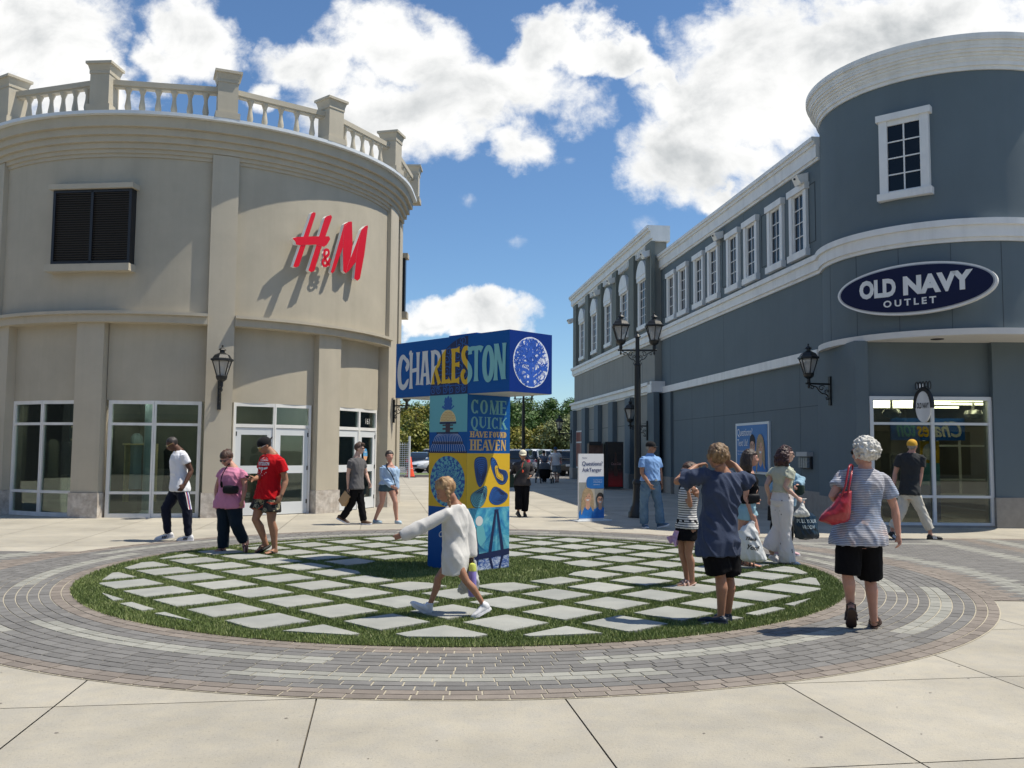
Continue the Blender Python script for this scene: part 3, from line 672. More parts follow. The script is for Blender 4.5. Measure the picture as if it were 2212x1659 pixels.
# ================================================================== BEIGE ROUND SHOP (left)
HC = (-8.86, 25.41)
H = thing('shop_building', 'beige stucco round shop building with balustrade on its roof, left', 'building', (HC[0], HC[1], 0))
def hp(th, r, z): return V((HC[0] + r*math.sin(R(th)), HC[1] - r*math.cos(R(th)), z))
TE = 88
bays_low = [(-31.5, -9.7, 'w'), (-2.2, 19.7, 'w'), (27.2, 48.3, 'd'), (56.3, 78.2, 'd')]
# walls: lower
b = MB()
for t0, t1, k in bays_low: b.sector(HC, t0 - .6, t1 + .6, 5.02, 5.30, 2.62, 4.40)
b.sector(HC, -75, -31, 5.0, 5.3, 0, 4.4)
b.sector(HC, -75, 90, 5.0, 5.45, 4.5, 8.40)
b.build('wall', M_stucco, H, smooth=30)
# side wall running back
b = MB(); b.box(-3.75, -3.56, 25.41, 27.4, 0, 9.0); b.box(-3.76, -3.34, 26.1, 26.75, .0, 9.0); b.box(-8.8, -3.58, 27.2, 27.45, 0, 9.0); b.box(-14, -13.6, 25, 27.4, 0, 9.); b.box(-14, -8.8, 27.2, 27.45, 0, 9.0)
b.build('side_wall', M_stucco, H)
# pilasters
for t0, t1, z1, rr_ in [(-42, -31.6, 4.36, 5.5), (-9.75, -3.0, 4.36, 5.5), (20.3, 26.4, 8.32, 5.56), (48.8, 56.1, 4.36, 5.5), (80, 90, 8.32, 5.56), (-44, -36.3, 8.32, 5.56)]:
    b = MB(); b.sector(HC, t0, t1, 5.1, rr_, .56 if t0 > -44 else 4.3, z1, step=1.5); pi_ = b.build('pilaster', M_stucco2, H, smooth=30)
    if t0 > -44: bs = MB(); bs.sector(HC, t0 - .25, t1 + .25, 5.1, rr_ + .035, 0, .555, step=1.5); bs.build('stone_base', M_stone, pi_, smooth=30)
bs = MB(); bs.box(-3.78, -3.30, 26.05, 26.8, 0, .5); bs.build('stone_base', M_stone, H, smooth=30)
for t0, t1 in ((-36.1, 20.25), (26.45, 79.9)):
    b = MB()
    b.sector(HC, t0, t1, 5.1, 5.62, 4.36, 4.53); b.sector(HC, t0, t1, 5.1, 5.70, 4.53, 4.60)
    b.build('ledge', M_stucco2, H, smooth=30); b = MB()
    for i, (z0, z1, r_) in enumerate([(8.16, 8.24, 5.485), (8.24, 8.33, 5.53)]): b.sector(HC, t0, t1, 5.1, r_, z0, z1)
    b.build('cornice_moulding', M_stucco2, H, smooth=30)
# cornice: stepped rings
b = MB()
prof = [(8.33, 8.46, 5.585), (8.46, 8.60, 5.66), (8.60, 8.76, 5.74), (8.76, 9.0, 5.83)]
for z0, z1, r_ in prof:
    b.sector(HC, -80, 90, 4.9, r_, z0, z1)
    b.box(-4.2, HC[0] + r_, 25.41, 26.5, z0, z1)
b.build('cornice', M_stucco2, H, smooth=30)
b = MB(); b.sector(HC, -80, 90, 4.6, 5.95, 9.0, 9.075); b.box(-4.4, HC[0] + 5.95, 25.41, 26.55, 9.0, 9.075); b.sector(HC, -80, 90, .1, 4.6, 9.0, 9.04, step=8); b.box(-13, -4.4, 25.3, 27.4, 8.98, 9.03)
b.build('metal_coping', M_alu, H, smooth=30)
# windows and doors
def hfn(t0, t1, r):       # planar frame across a bay
    A, B = hp(t0, r, 0), hp(t1, r, 0); u = (B - A); L_ = u.length; u.normalize(); n = V((u.y, -u.x, 0))
    if n.dot(V((HC[0], HC[1], 0)) - A) > 0: n = -n
    return (lambda x, z, o: A + u*x + V((0, 0, z)) + n*o), L_
for t0, t1, k in bays_low:
    th2 = (t0 + t1)/2; W = MB(); G = MB(); f, L_ = hfn(t0, t1, 5.24); fr = .055; ob = (-.05, .05)
    # curved bay built as two flat leaves
    halves = [hfn(t0, th2, 5.26), hfn(th2, t1, 5.26)]
    if k == 'w':
        for fn, l in halves:
            W.fbox(fn, 0, l, 2.54, 2.62, *ob); W.fbox(fn, 0, l, 0, .09, *ob); W.fbox(fn, 0, .075 if fn is halves[0][0] else .04, .09, 2.54, *ob); W.fbox(fn, l - (.04 if fn is halves[0][0] else .075), l, .09, 2.54, *ob)
            W.fbox(fn, .04, l - .04, 2.06, 2.12, -.045, .045); W.fbox(fn, .04, l - .04, .52, .58, -.045, .045)
            G.fbox(fn, .03, l - .03, .09, 2.54, -.004, .004)
        w_ = W.build('window', M_white, H); G.build('pane', M_glass, w_)
    else:
        for fn, l in halves:
            W.fbox(fn, 0, l, 2.54, 2.62, *ob); W.fbox(fn, 0, .06 if fn is halves[0][0] else .035, 0, 2.54, *ob); W.fbox(fn, l - (.035 if fn is halves[0][0] else .06), l, 0, 2.54, *ob)
            W.fbox(fn, .03, l - .03, 2.05, 2.13, -.045, .045); G.fbox(fn, .03, l - .03, 2.13, 2.54, -.004, .004)
        w_ = W.build('door_frame', M_white, H); G.build('pane', M_glass, w_)
        for i, (fn, l) in enumerate(halves):
            D = MB(); x0, x1 = (.065, l - .038) if i == 0 else (.038, l - .065); a_, z_ = .125, (.0, 2.04)
            D.fbox(fn, x0, x0 + a_, .015, 2.04, -.03, .03); D.fbox(fn, x1 - a_, x1, .015, 2.04, -.03, .03)
            for zz0, zz1 in ((.015, .30), (.98, 1.16), (1.88, 2.04)): D.fbox(fn, x0 + a_, x1 - a_, zz0, zz1, -.029, .029)
            d_ = D.build('door', M_alu, H); g = MB(); g.fbox(fn, x0 + a_ - .01, x1 - a_ + .01, .29, 1.89, -.004, .004); g.build('pane', M_glass, d_)
            hx = x0 if i == 0 else x1 - .02
            for z_ in (.25, 1.05, 1.85): g = MB(); g.fbox(fn, hx - .005, hx + .025, z_, z_ + .1, .03, .045); g.build('hinge', M_dark, d_)
# number over the right hand door
fn, l = hfn((56.3+78.2)/2, 78.2, 5.27); b = MB(); put_text(b, '161', fn, l*.42, 2.22, height=.15, d=0); 
b = MB(); put_text(b, '161', lambda x, y, d: fn(x, y, d), l*.40, 2.23, height=.15, d=.006, bold=-.01); b.build('door_number', M_white, H, label='house number 161 on the glass over the doors')
b = MB(); P = ell(l*.42, 1.42, .12, .165, 28); fo = lambda x, y, d: fn(x, y, d); b.flat(P, fo, .007, 0); b.flat([(x, y) for x, y in [(l*.42 + .115*math.cos(a), 1.42 + .16*math.sin(a)) for a in [math.pi*1.08 + k*math.pi*.84/9 for k in range(10)]]], fo, .009, 1)
put_text(b, 'Open', fo, l*.42, 1.46, width=.14, d=.009, mi=2, center=True, bold=.02); put_text(b, 'Come in', fo, l*.42, 1.40, width=.13, d=.009, mi=2, center=True)
tag(b.build('window_sticker', [mat('sticker_blue', (.08, .33, .62), .5, .1), mat('sticker_orange', (.75, .4, .2), .5, .3, 20), M_white], recenter=True), 'oval blue sticker on the glass of the right hand doors', 'sticker')
# louvred shutter
b = MB(); fn, l = hfn(-16.7, 3.05, 5.52); b.fbox(fn, 0, l, 5.67, 7.38, -.1, .07, 0)
sh = b.build('shutter', mat('shutter_black', (.008, .009, .013), .35, .1), H)
b = MB()
for x0, x1 in ((.06, l/2 - .03), (l/2 + .03, l - .06)):
    for i in range(30):
        z = 5.74 + i*.0535; b.box8([fn(x0, z, .12), fn(x1, z, .12), fn(x1, z + .018, .072), fn(x0, z + .018, .072), fn(x0, z + .012, .125), fn(x1, z + .012, .125), fn(x1, z + .03, .075), fn(x0, z + .03, .075)])
b.build('slats', MATS['shutter_black'], sh)
b = MB()
for x0, x1, z0, z1 in ((0, .06, 5.67, 7.38), (l - .06, l, 5.67, 7.38), (l/2 - .03, l/2 + .03, 5.67, 7.38), (.06, l - .06, 5.67, 5.74), (.06, l - .06, 7.32, 7.38)): b.fbox(fn, x0, x1, z0, z1, .07, .135)
b.build('shutter_frame', MATS['shutter_black'], sh)
b = MB(); b.fbox(fn, -.08, l + .06, 7.385, 7.5, -.1, .21); b.build('shutter_head', M_stucco2, H); b = MB(); b.fbox(fn, -.1, l + .04, 5.5, 5.665, -.1, .22); b.build('shutter_sill', M_stucco2, H)
# shutter on the side wall
b = MB(); b.box(-3.56, -3.29, 27.0, 27.3, 5.75, 7.4); sh = b.build('shutter', MATS['shutter_black'], H); b = MB(); b.box(-3.56, -3.21, 26.95, 27.35, 7.405, 7.55); b.build('shutter_head', M_stucco2, H); b = MB(); b.box(-3.56, -3.21, 26.95, 27.35, 5.55, 5.745); b.build('shutter_sill', M_stucco2, H)
# balustrade on the roof
TP_ = [-31.5, -4.3, 23.0, 49.4, 75.5]; pts = [hp(t_, 5.68, 0) for t_ in TP_] + [V((HC[0] + 5.74, 26.9, 0))]; pts = [hp(-58, 5.74, 0)] + pts
dirs = [R(t_) for t_ in [-58] + TP_] + [R(90)]
for p, t_ in zip(pts[1:], dirs[1:]):
    M_ = Matrix.Translation(p) @ Matrix.Rotation(t_, 4, 'Z'); b = MB(); h = .222
    b.box(-h - .05, h + .05, -h - .05, h + .05, 9.076, 9.22, M=M_); b.box(-h, h, -h, h, 9.22, 9.93, M=M_); b.box(-h - .015, h + .015, -h - .015, h + .015, 9.93, 10.0, M=M_)
    lo, hi = h + .01, h + .05; b.box8([M_ @ V(q) for q in [(-lo, -lo, 10.0), (lo, -lo, 10.0), (lo, lo, 10.0), (-lo, lo, 10.0), (-hi, -hi, 10.14), (hi, -hi, 10.14), (hi, hi, 10.14), (-hi, hi, 10.14)]]); b.box(-hi - .03, hi + .03, -hi - .03, hi + .03, 10.14, 10.2, M=M_)
    b.build('balustrade_pier', M_stucco2, H)
for i in range(len(pts) - 1):
    A, B = pts[i], pts[i+1]; u = (B - A); L_ = u.length; u.normalize(); n = V((u.y, -u.x, 0)); fn = lambda x, z, o: A + u*x + V((0, 0, z)) + n*o
    b = MB(); b.fbox(fn, .2, L_ - .2, 9.74, 9.86, -.1, .1); b.fbox(fn, .2, L_ - .2, 9.70, 9.74, -.07, .07); b.build('balustrade_rail', M_stucco2, H)
    nb = 6 if L_ > 2.2 else 3
    if L_ > 2.2 and i > 1: nb = 5 if i > 2 else 6
    for k in range(nb):
        x = .3 + (L_ - .6)*(k + .5 + (.12 if k == 0 else 0))/nb; c = fn(x, 0, 0); b = MB()
        b.lathe([(.075, 9.076), (.075, 9.12), (.05, 9.14), (.058, 9.2), (.075, 9.27), (.062, 9.36), (.045, 9.47), (.042, 9.58), (.055, 9.6), (.062, 9.64), (.08, 9.67), (.08, 9.70)], (c.x, c.y, 0), 10)
        b.build('baluster', M_stucco2, H, smooth=40)
# inside of the shop
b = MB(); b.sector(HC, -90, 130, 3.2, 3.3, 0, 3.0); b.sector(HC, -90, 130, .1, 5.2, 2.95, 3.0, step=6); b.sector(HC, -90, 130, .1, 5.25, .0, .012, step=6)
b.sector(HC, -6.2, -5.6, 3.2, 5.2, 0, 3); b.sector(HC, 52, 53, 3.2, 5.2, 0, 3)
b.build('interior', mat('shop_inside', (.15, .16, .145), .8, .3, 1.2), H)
# display things in the windows
M_shelf = mat('shelf_wood', (.7, .6, .36), .6, .2, 8); M_cloth1 = mat('cream_cloth', (.7, .64, .5), .9, .3, 12); M_cloth2 = mat('dark_cloth', (.02, .025, .03), .9, .3, 12); M_steel = mat('steel_blue', (.3, .4, .45), .4, .1)
rk = random.Random(4)
def garment(th, r, z, w_, h_, m):
    c = hp(th, r, 0); n = V((math.sin(R(th)), -math.cos(R(th)), 0)); u = V((-n.y, n.x, 0)); rings = []
    for s, (zz, ww) in enumerate([(z, .25), (z - .05, .75), (z - .12, 1.), (z - h_*.5, .85), (z - h_, 1.0)]):
        rings.append([c + u*(w_/2*ww*math.cos(a)) + n*(.05*math.sin(a)*(1 + .4*math.sin(3*a + s))) + V((0, 0, zz)) for a in [2*math.pi*k/14 for k in range(14)]])
    b = MB(); b.loft(rings); return b.build('hanging_garment', m, recenter=True)
gl = ['cream coat hanging behind the leftmost shop window', 'dark jacket hanging beside the cream coat in the leftmost window', 'long cream dress hanging under the shelf of the leftmost window', 'dark dress at the right edge of the leftmost shop window', 'grey shirt at the left edge of the window left of the doors', 'black coat inside the window left of the doors']
for (th, r, z, w_, h_, m), lb in zip([(-27.5, 4.5, 1.75, .42, .95, M_cloth1), (-25.0, 4.3, 1.7, .35, .8, M_cloth2), (-16.5, 4.45, 1.66, .3, 1.1, M_cloth1), (-11.8, 4.3, 1.65, .35, 1.1, M_cloth2), (1.0, 4.4, 1.9, .3, 1.3, M_steel), (11, 4.1, 1.6, .4, 1.1, M_cloth2)], gl):
    tag(garment(th, r, z, w_, h_, m), lb, 'clothes', 'garments on display')
for (t0, t1, z, lb) in [(-19, -10.2, 2.02, 'upper wooden shelf in the leftmost shop window'), (-19, -10.2, 1.72, 'lower wooden shelf with straw hats in the leftmost window'), (-2, 7, 1.62, 'pale shelf behind the window left of the doors')]:
    b = MB(); b.sector(HC, t0, t1, 4.25, 4.6, z, z + .035); b.sector(HC, t0, t0 + .4, 4.25, 4.5, .3, z); b.sector(HC, t1 - .4, t1, 4.25, 4.5, .3, z); tag(b.build('display_shelf', M_shelf, recenter=True), lb, 'shelf')
for th, lb in ((-14.6, 'straw hat at the left on the shelf'), (-12.6, 'straw hat at the right on the shelf')):
    c = hp(th, 4.42, 0); b = MB(); b.lathe([(.17, 1.757), (.165, 1.765), (.09, 1.775), (.085, 1.83), (.07, 1.9), (.01, 1.91)], (c.x, c.y, 0), 16); tag(b.build('straw_hat', mat('straw', (.5, .33, .15), .8, .2, 40), smooth=30, recenter=True), lb, 'hat', 'straw hats on display')
c = hp(5.5, 4.6, 0); b = MB(); b.lathe([(.16, .01), (.16, .08), (.11, .12), (.11, 2.9), (.15, 2.94)], (c.x, c.y, 0), 20); tag(b.build('column', M_steel, smooth=30, recenter=True), 'pale blue round column behind the window left of the doors', 'column')
# H&M sign: thick letters, red face and white sides
fnS, lS = hfn(40.5, 67.5, 5.46); M_red = mat('sign_red', (.62, .004, .018), .35, .03, 3); sg = thing('shop_sign', 'large red slanted letters with white sides on the beige wall', 'sign', tuple(fnS(lS/2, 5.9, .1)))
mid = 0
def sfn(x, y, d): return fnS(x, y, d + .24)
def letter(polys, name):
    b = MB()
    for i_, P in enumerate(polys): b.prism(P, lambda x, y, d: sfn(x, y, d + i_*.004), .0, .10, 0, 1)
    return b.build(name, [M_red, mat('sign_white', (.8, .8, .78), .4, .02)], sg, fix=True)
def br(pts, w_):        # brush stroke polygon with given half widths
    L1 = []; L2 = []
    P = catmull([(x, y, w) for (x, y), w in zip(pts, w_)], 5)
    for i, p in enumerate(P):
        a_, c_2 = P[max(0, i-1)], P[min(len(P)-1, i+1)]; dx, dy = c_2[0] - a_[0], c_2[1] - a_[1]; l = math.hypot(dx, dy) or 1; L1.append((p[0] - dy/l*p[2], p[1] + dx/l*p[2])); L2.append((p[0] + dy/l*p[2], p[1] - dx/l*p[2]))
    return L1 + L2[::-1]
def SP(px, py):       # picture point on the sign plane -> sign x, height
    r = ray(px, py); A = fnS(0, 0, .34); n = fnS(0, 0, 1) - fnS(0, 0, 0); u = fnS(1, 0, 0) - fnS(0, 0, 0); o = V((0, 0, CH)); t_ = (A - o).dot(n)/r.dot(n); p = o + r*t_
    return ((p - A).dot(u), p.z)
z1 = lambda x, y: SP(x*.7685*.54, (150 + y*.7685)*.54)
letter([[z1(*p) for p in [(1622,915),(1632,909),(1643,912),(1642,925),(1556,1190),(1540,1197),(1526,1192),(1530,1180)]], [z1(*p) for p in [(1690,940),(1700,930),(1722,924),(1728,935),(1722,955),(1660,1130),(1636,1215),(1618,1222),(1604,1212),(1612,1190)]],
        [z1(*p) for p in [(1520,1045),(1545,1038),(1640,1035),(1712,1035),(1718,1050),(1700,1080),(1685,1090),(1640,1078),(1560,1082),(1540,1078),(1536,1062)]]], 'letter')
letter([[z1(*p) for p in [(1792,972),(1812,960),(1830,957),(1832,975),(1815,1010),(1740,1218),(1728,1228),(1722,1220)]], [z1(*p) for p in [(1790,985),(1812,962),(1832,960),(1835,1080),(1815,1210),(1800,1228),(1786,1215),(1784,1120)]],
        [z1(*p) for p in [(1880,1000),(1900,982),(1912,978),(1914,990),(1866,1150),(1815,1215),(1800,1226),(1812,1180)]], [z1(*p) for p in [(1878,1005),(1898,982),(1914,980),(1895,1130),(1872,1255),(1858,1267),(1842,1255),(1856,1120)]]], 'letter')
A0, A1 = z1(1672, 1190), z1(1718, 1100); b = MB(); rr_ = .018
amp = catmull([z1(x, y) for x, y in [(1717,1188),(1700,1165),(1688,1135),(1692,1108),(1708,1108),(1710,1128),(1690,1150),(1680,1168),(1686,1186),(1702,1184),(1718,1150)]], 4)
for dd_, mi in ((.0, 1), (.05, 0)): ribbon(b, [(x, y, .07 if mi == 0 else .075) for x, y in amp], lambda x, y, d: sfn(x, y, d), dd_ + .05, mi)
b.build('ampersand', [M_red, MATS['sign_white']], sg)
b = MB()
for x, y in (z1(1600, 1060), z1(1680, 1060), z1(1800, 1100), z1(1880, 1100)): b.fbox(lambda u_, z_, o_: fnS(u_, z_, o_), x - .02, x + .02, y - .02, y + .02, .0, .24)
b.build('mounting', M_white, sg)
# ------------------------------------------------------------------ lantern kit
def lantern(parent, c, s=1.0):        # c: underside centre of the lantern neck
    cx, cy, cz = c; k = s; P6 = lambda pr, nm, m, n=6, sm=None: None
    b = MB(); b.lathe([(.04*k, 0), (.04*k, .09*k), (.07*k, .11*k), (.11*k, .14*k), (.125*k, .185*k), (.13*k, .215*k), (.115*k, .225*k)], c, 12); b.lathe([(.22*k, .55*k), (.25*k, .565*k), (.25*k, .60*k), (.215*k, .615*k), (.165*k, .69*k), (.08*k, .735*k), (.055*k, .745*k), (.055*k, .79*k), (.09*k, .80*k), (.06*k, .83*k), (.02*k, .86*k), (.012*k, .87*k), (.024*k, .89*k), (.02*k, .91*k), (.004*k, .92*k)], c, 6, rot=.52)
    for i in range(6):
        a_ = 2*math.pi*i/6 + .52; u = V((math.cos(a_), math.sin(a_), 0)); b.tube([V(c) + u*.108*k + V((0, 0, .22*k)), V(c) + u*.212*k + V((0, 0, .56*k))], .013*k, 5)
    lf = b.build('lantern', M_black, parent)
    b = MB(); b.lathe([(.098*k, .225*k), (.2*k, .555*k)], c, 6, rot=.52); b.build('lantern_glass', MATS['lantern_glass'], lf)
    b = MB(); b.lathe([(.02*k, .225*k), (.02*k, .27*k), (.045*k, .33*k), (.04*k, .41*k), (.01*k, .44*k)], c, 10); b.build('bulb', mat('bulb', (.7, .7, .68), .3, 0), lf, smooth=40)
gm_ = mat('lantern_glass', (.5, .5, .48), .25, .05); gm_.node_tree.nodes['Principled BSDF'].inputs['Alpha'].default_value = .5
def scroll(b, O_, u, w_, sx, sy, r=.012, sc_=1):       # ornamental C scrolls in the plane (u, z) from the bracket corner
    def q(x, y): return O_ + u*(x*sc_) + V((0, 0, y*sc_))
    main = [(.02, -.30), (.06, -.24), (.14, -.22), (.2, -.15), (.24, -.08), (.32, -.05), (.38, -.02)]
    b.tube([q(x*sx, y) for x, y, _ in catmull([(x, y, 0) for x, y in main], 4)], r, 6)
    for cx, cy, rr_, a0, sgn in ((.14, -.1, .07, 2.5, -1), (.33, -.09, .045, 1.2, 1), (.04, -.17, .045, -1, 1), (.03, -.34, .035, 1.0, -1)):
        pts_ = [q((cx + rr_*(1 - .75*i/14)*math.cos(a0 + sgn*6.5*i/14))*sx, cy + rr_*(1 - .75*i/14)*math.sin(a0 + sgn*6.5*i/14)) for i in range(15)]; b.tube(pts_, r*.85, 6)
def wall_lamp(P, out, label, s=1.0, arm=.42):     # P: point on the wall at arm height, out: unit vector away from the wall
    out = V(out).normalized(); side = V((-out.y, out.x, 0)); t_ = thing('wall_lamp', label, 'wall lamp', tuple(P), 0, 'black lantern lamps on the walls'); P = V(P)
    b = MB(); q = lambda o_, s_, z: P + out*o_ + side*s_ + V((0, 0, z))
    b.box8([q(.0, -.04*s, -.5*s), q(.05*s, -.04*s, -.5*s), q(.05*s, .04*s, -.5*s), q(.0, .04*s, -.5*s), q(.0, -.04*s, .18*s), q(.05*s, -.04*s, .18*s), q(.05*s, .04*s, .18*s), q(.0, .04*s, .18*s)])
    b.build('wall_plate', M_black, t_); b = MB(); b.tube([q(.03, 0, 0), q((arm + .08)*s, 0, 0)], .022*s, 8); scroll(b, q(.05*s, 0, 0), out, 0, arm/.42, 1, .014*s, s); e_ = q(arm*s, 0, 0)
    b.lathe([(.004, -.12*s), (.03*s, -.09*s), (.035*s, -.06*s), (.02*s, -.03*s), (.03*s, .0), (.045*s, .02*s)], e_, 10); b.build('bracket', M_black, t_, smooth=50)
    lantern(t_, tuple(e_ + V((0, 0, .02*s))), s)
pl = hp(23.4, 5.56, 2.93); wall_lamp(pl, (math.sin(R(23.4)), -math.cos(R(23.4)), 0), 'black lantern lamp on the beige pilaster left of the doors', 1.0)
pr_ = hp(85.5, 5.56, 2.78); wall_lamp(pr_, (math.cos(R(-12)), math.sin(R(-12)), 0), 'black lantern lamp on the right end of the beige building behind the monument', .95)
# ceiling spots that light the window displays
for i, th in enumerate((-26, -15, 3, 13, 33, 43, 62, 72)):
    c = hp(th, 4.85, 0); b = MB(); b.lathe([(.09, 2.9), (.09, 2.94)], (c.x, c.y, 0), 14)
    tag(b.build('ceiling_spot', emat('spot_light', (1, .93, .82), 60) if i == 0 else MATS['spot_light'], recenter=True), 'round ceiling spot inside the beige shop above its window displays', 'light', 'ceiling spots inside the beige shop')
# ================================================================== GREY SHOPS (right)
n_w = V((-.9929, -.1191, 0)); 
def wp(y, z, o=0): return V((10 - .12*y, y, z)) + n_w*o
def FW(base=0): return lambda y, z, o: wp(y, z, o + base)
def seam(b, fn, y0, y1, z0, z1, wd=.012):
    if abs(y1 - y0) > abs(z1 - z0): b.fbox(fn, y0, y1, z0 - wd/2, z0 + wd/2, -.01, .0022)
    else: b.fbox(fn, y0 - wd/2, y0 + wd/2, z0, z1, -.01, .0022)
G2 = thing('shop_building', 'dark slate shop building with white cornice and round tower, right', 'building', (8, 26, 0))
f = FW()
b = MB(); b.fbox(f, 21.2, 34.75, 0, 9.0, -.4, 0); b.fbox(f, 21.2, 34.75, 8.9, 9.0, -7, -.4); b.fbox(f, 34.4, 34.7, 0, 9.0, -8, -.4); b.build('wall', M_slate, G2)
sm = MB()
for y in (27.95, 33.6): seam(sm, f, y, y, 4.05, 5.86)
for y in (22.6, 25.6, 28.0, 28.9, 31.1): seam(sm, f, y, y, .62, 3.8, .01)
seam(sm, f, 21.3, 33.2, 2.70, 2.70, .014)
for y in (22.95, 26.2, 29.0): seam(sm, f, y, y, 8.31, 8.66, .01)
for yc in (21.75, 24.7, 27.8, 31.0, 34.3):          # raised frames between the windows
    for (a, c, z0, z1) in ((yc - .18, yc - .165, 6.75, 8.2), (yc + .165, yc + .18, 6.75, 8.2), (yc - .18, yc + .18, 6.735, 6.75), (yc - .18, yc + .18, 8.2, 8.215)): sm.fbox(f, a, c, z0, z1, -.01, .012)
sm.build('panel_seams', M_seam, G2)
b = MB()
for z0, z1, o in ((8.67, 8.74, .05), (8.74, 9.05, .10), (9.05, 9.14, .15), (9.14, 9.24, .20)): b.fbox(f, 21.3, 34.95, z0, z1, -.1, o)
b.build('cornice', M_white, G2)
def belt(b, fn, y0, y1, z0, z1, oo):
    h = z1 - z0
    for a, c, o in ((0, .18, .3), (.18, .72, .62), (.72, 1, 1)): b.fbox(fn, y0, y1, z0 + h*a, z0 + h*c, -.05, oo*o)
b = MB(); belt(b, f, 21.3, 34.72, 5.88, 6.33, .16); b.build('belt_course', M_white, G2)
b = MB(); b.fbox(f, 21.4, 34.72, 3.80, 4.04, -.05, .12); b.build('belt_course', M_white, G2)
b = MB(); b.fbox(f, 21.2, 33.1, 0, .62, -.05, .035); b.build('stone_base', M_stone2 if 'M_stone2' in globals() else mat('grey_stone', (.30, .28, .25), .85, .15, 6, .5, 40), G2)
b = MB(); b.fbox(f, 33.3, 34.7, .62, 3.8, -.05, .1); b.build('pilaster', M_slate, G2)
b = MB(); b.fbox(f, 33.25, 34.72, 0, .62, -.05, .13); b.build('stone_base', MATS['grey_stone'], G2)
def sash(fn, yc, wd, z0, z1, parent, nx_=2, nz_=4, head=True):      # wd: outer width of the head
    b = MB(); g = .085*wd/1.08*1.08; wi = wd/2 - .04; zs = z0 + .17; zh = z1 - .17
    if head: b.fbox(fn, yc - wd/2, yc + wd/2, zh, z1, 0, .13)
    b.fbox(fn, yc - wd/2, yc + wd/2, z0, zs, 0, .13)
    for s in (-1, 1): b.fbox(fn, min(yc + s*wi, yc + s*(wi - .17)), max(yc + s*wi, yc + s*(wi - .17)), zs, zh, 0, .085); b.fbox(fn, min(yc + s*(wi - .17), yc + s*(wi - .23)), max(yc + s*(wi - .17), yc + s*(wi - .23)), zs, zh, 0, .045)
    b.fbox(fn, yc - wi + .23, yc + wi - .23, zs, zs + .05, 0, .045); b.fbox(fn, yc - wi + .23, yc + wi - .23, zh - .05, zh, 0, .045)
    w_ = b.build('window', M_white, parent); x0, x1 = yc - wi + .23, yc + wi - .23; b = MB(); b.fbox(fn, x0, x1, zs + .05, zh - .05, -.0, .008); b.build('pane', M_wglass, w_)
    b = MB(); zb, zt = zs + .05, zh - .05
    for i in range(1, nx_): x = x0 + (x1 - x0)*i/nx_; b.fbox(fn, x - .011, x + .011, zb, zt, .006, .026)
    for i in range(1, nz_): z = zb + (zt - zb)*i/nz_; b.fbox(fn, x0, x1, z - .011, z + .011, .006, .0255)
    b.build('glazing_bars', M_white, w_); return w_
for yc in (22.42, 23.84, 25.55, 26.96, 28.7, 30.13, 31.86, 33.28): sash(f, yc, 1.07, 6.45, 8.31, G2)
# round tower
TC = (9.95, 20.52); TR = 2.62
def tfn(t, z, o=0): return V((TC[0] + (TR + o)*math.sin(R(t)), TC[1] - (TR + o)*math.cos(R(t)), z))
b = MB(); b.sector(TC, -180, 180, 2.3, TR, 4.0, 9.7); b.sector(TC, -180, 180, .05, 2.3, 9.5, 9.6, step=10); b.build('tower', M_slate, G2, smooth=30)
for t in (-88, -66, -44, -22, -1, 20, 42): sm = MB(); sm.sector(TC, t - .12, t + .12, TR - .02, TR + .003, 4.1, 5.88); sm.build('tower_seam', M_seam, G2)
b = MB()
for z0, z1, o in ((9.46, 9.54, .04), (9.54, 9.63, .08), (9.63, 9.66, .10), (9.66, 9.72, .12), (9.72, 9.78, .155), (9.78, 9.84, .20), (9.84, 9.90, .235), (9.90, 9.99, .25), (9.99, 10.03, .30), (10.03, 10.12, .31)): b.sector(TC, -180, 180, 2.3, TR + o, z0, z1)
b.build('tower_cornice', M_white, G2, smooth=30)
b = MB()
for a, c, o in ((5.88, 5.96, .05), (5.96, 6.2, .10), (6.2, 6.33, .16)): b.sector(TC, -118, 150, 2.3, TR + o, a, c)
b.build('tower_belt', M_white, G2, smooth=30)
b = MB(); b.sector(TC, -110, 150, 2.2, TR + .12, 3.96, 4.09); b.sector(TC, -180, 180, .05, TR + .02, 3.955, 4.0, step=6); b.build('canopy', mat('canopy_white', (.68, .66, .62), .5, .03), G2, smooth=30)
b = MB(); b.lathe([(.13, 3.945), (.13, 3.956)], (8.9, 18.62, 0), 20); b.lathe([(.08, 3.938), (.08, 3.946)], (8.9, 18.62, 0), 16); b.build('downlight', M_dark, G2)
# tower window
A_ = tfn(-52, 0, .02); B_ = tfn(-28, 0, .02); u_ = (B_ - A_).normalized(); nn_ = V((u_.y, -u_.x, 0)); L_ = (B_ - A_).length
tw = lambda x, z, o: A_ + u_*x + V((0, 0, z)) + nn_*o
b = MB(); b.fbox(tw, 0, L_, 8.64, 8.78, -.1, .16); b.fbox(tw, 0, L_, 6.92, 7.07, -.1, .16)
b.fbox(tw, .05, .22, 7.07, 8.64, -.1, .12); b.fbox(tw, L_ - .22, L_ - .05, 7.07, 8.64, -.1, .12); b.fbox(tw, .22, L_ - .22, 8.53, 8.64, -.1, .095); b.fbox(tw, .22, L_ - .22, 7.07, 7.11, -.1, .09)
w_ = b.build('window', M_white, G2); b = MB(); b.fbox(tw, .2, L_ - .2, 7.1, 8.55, -.05, .062); b.build('pane', M_wglass, w_)
b = MB(); b.fbox(tw, L_/2 - .015, L_/2 + .015, 7.1, 8.54, .06, .08)
for i in (1, 2, 3): z = 7.11 + 1.42*i/4; b.fbox(tw, .22, L_ - .22, z - .013, z + .013, .06, .0795)
b.build('glazing_bars', M_white, w_)
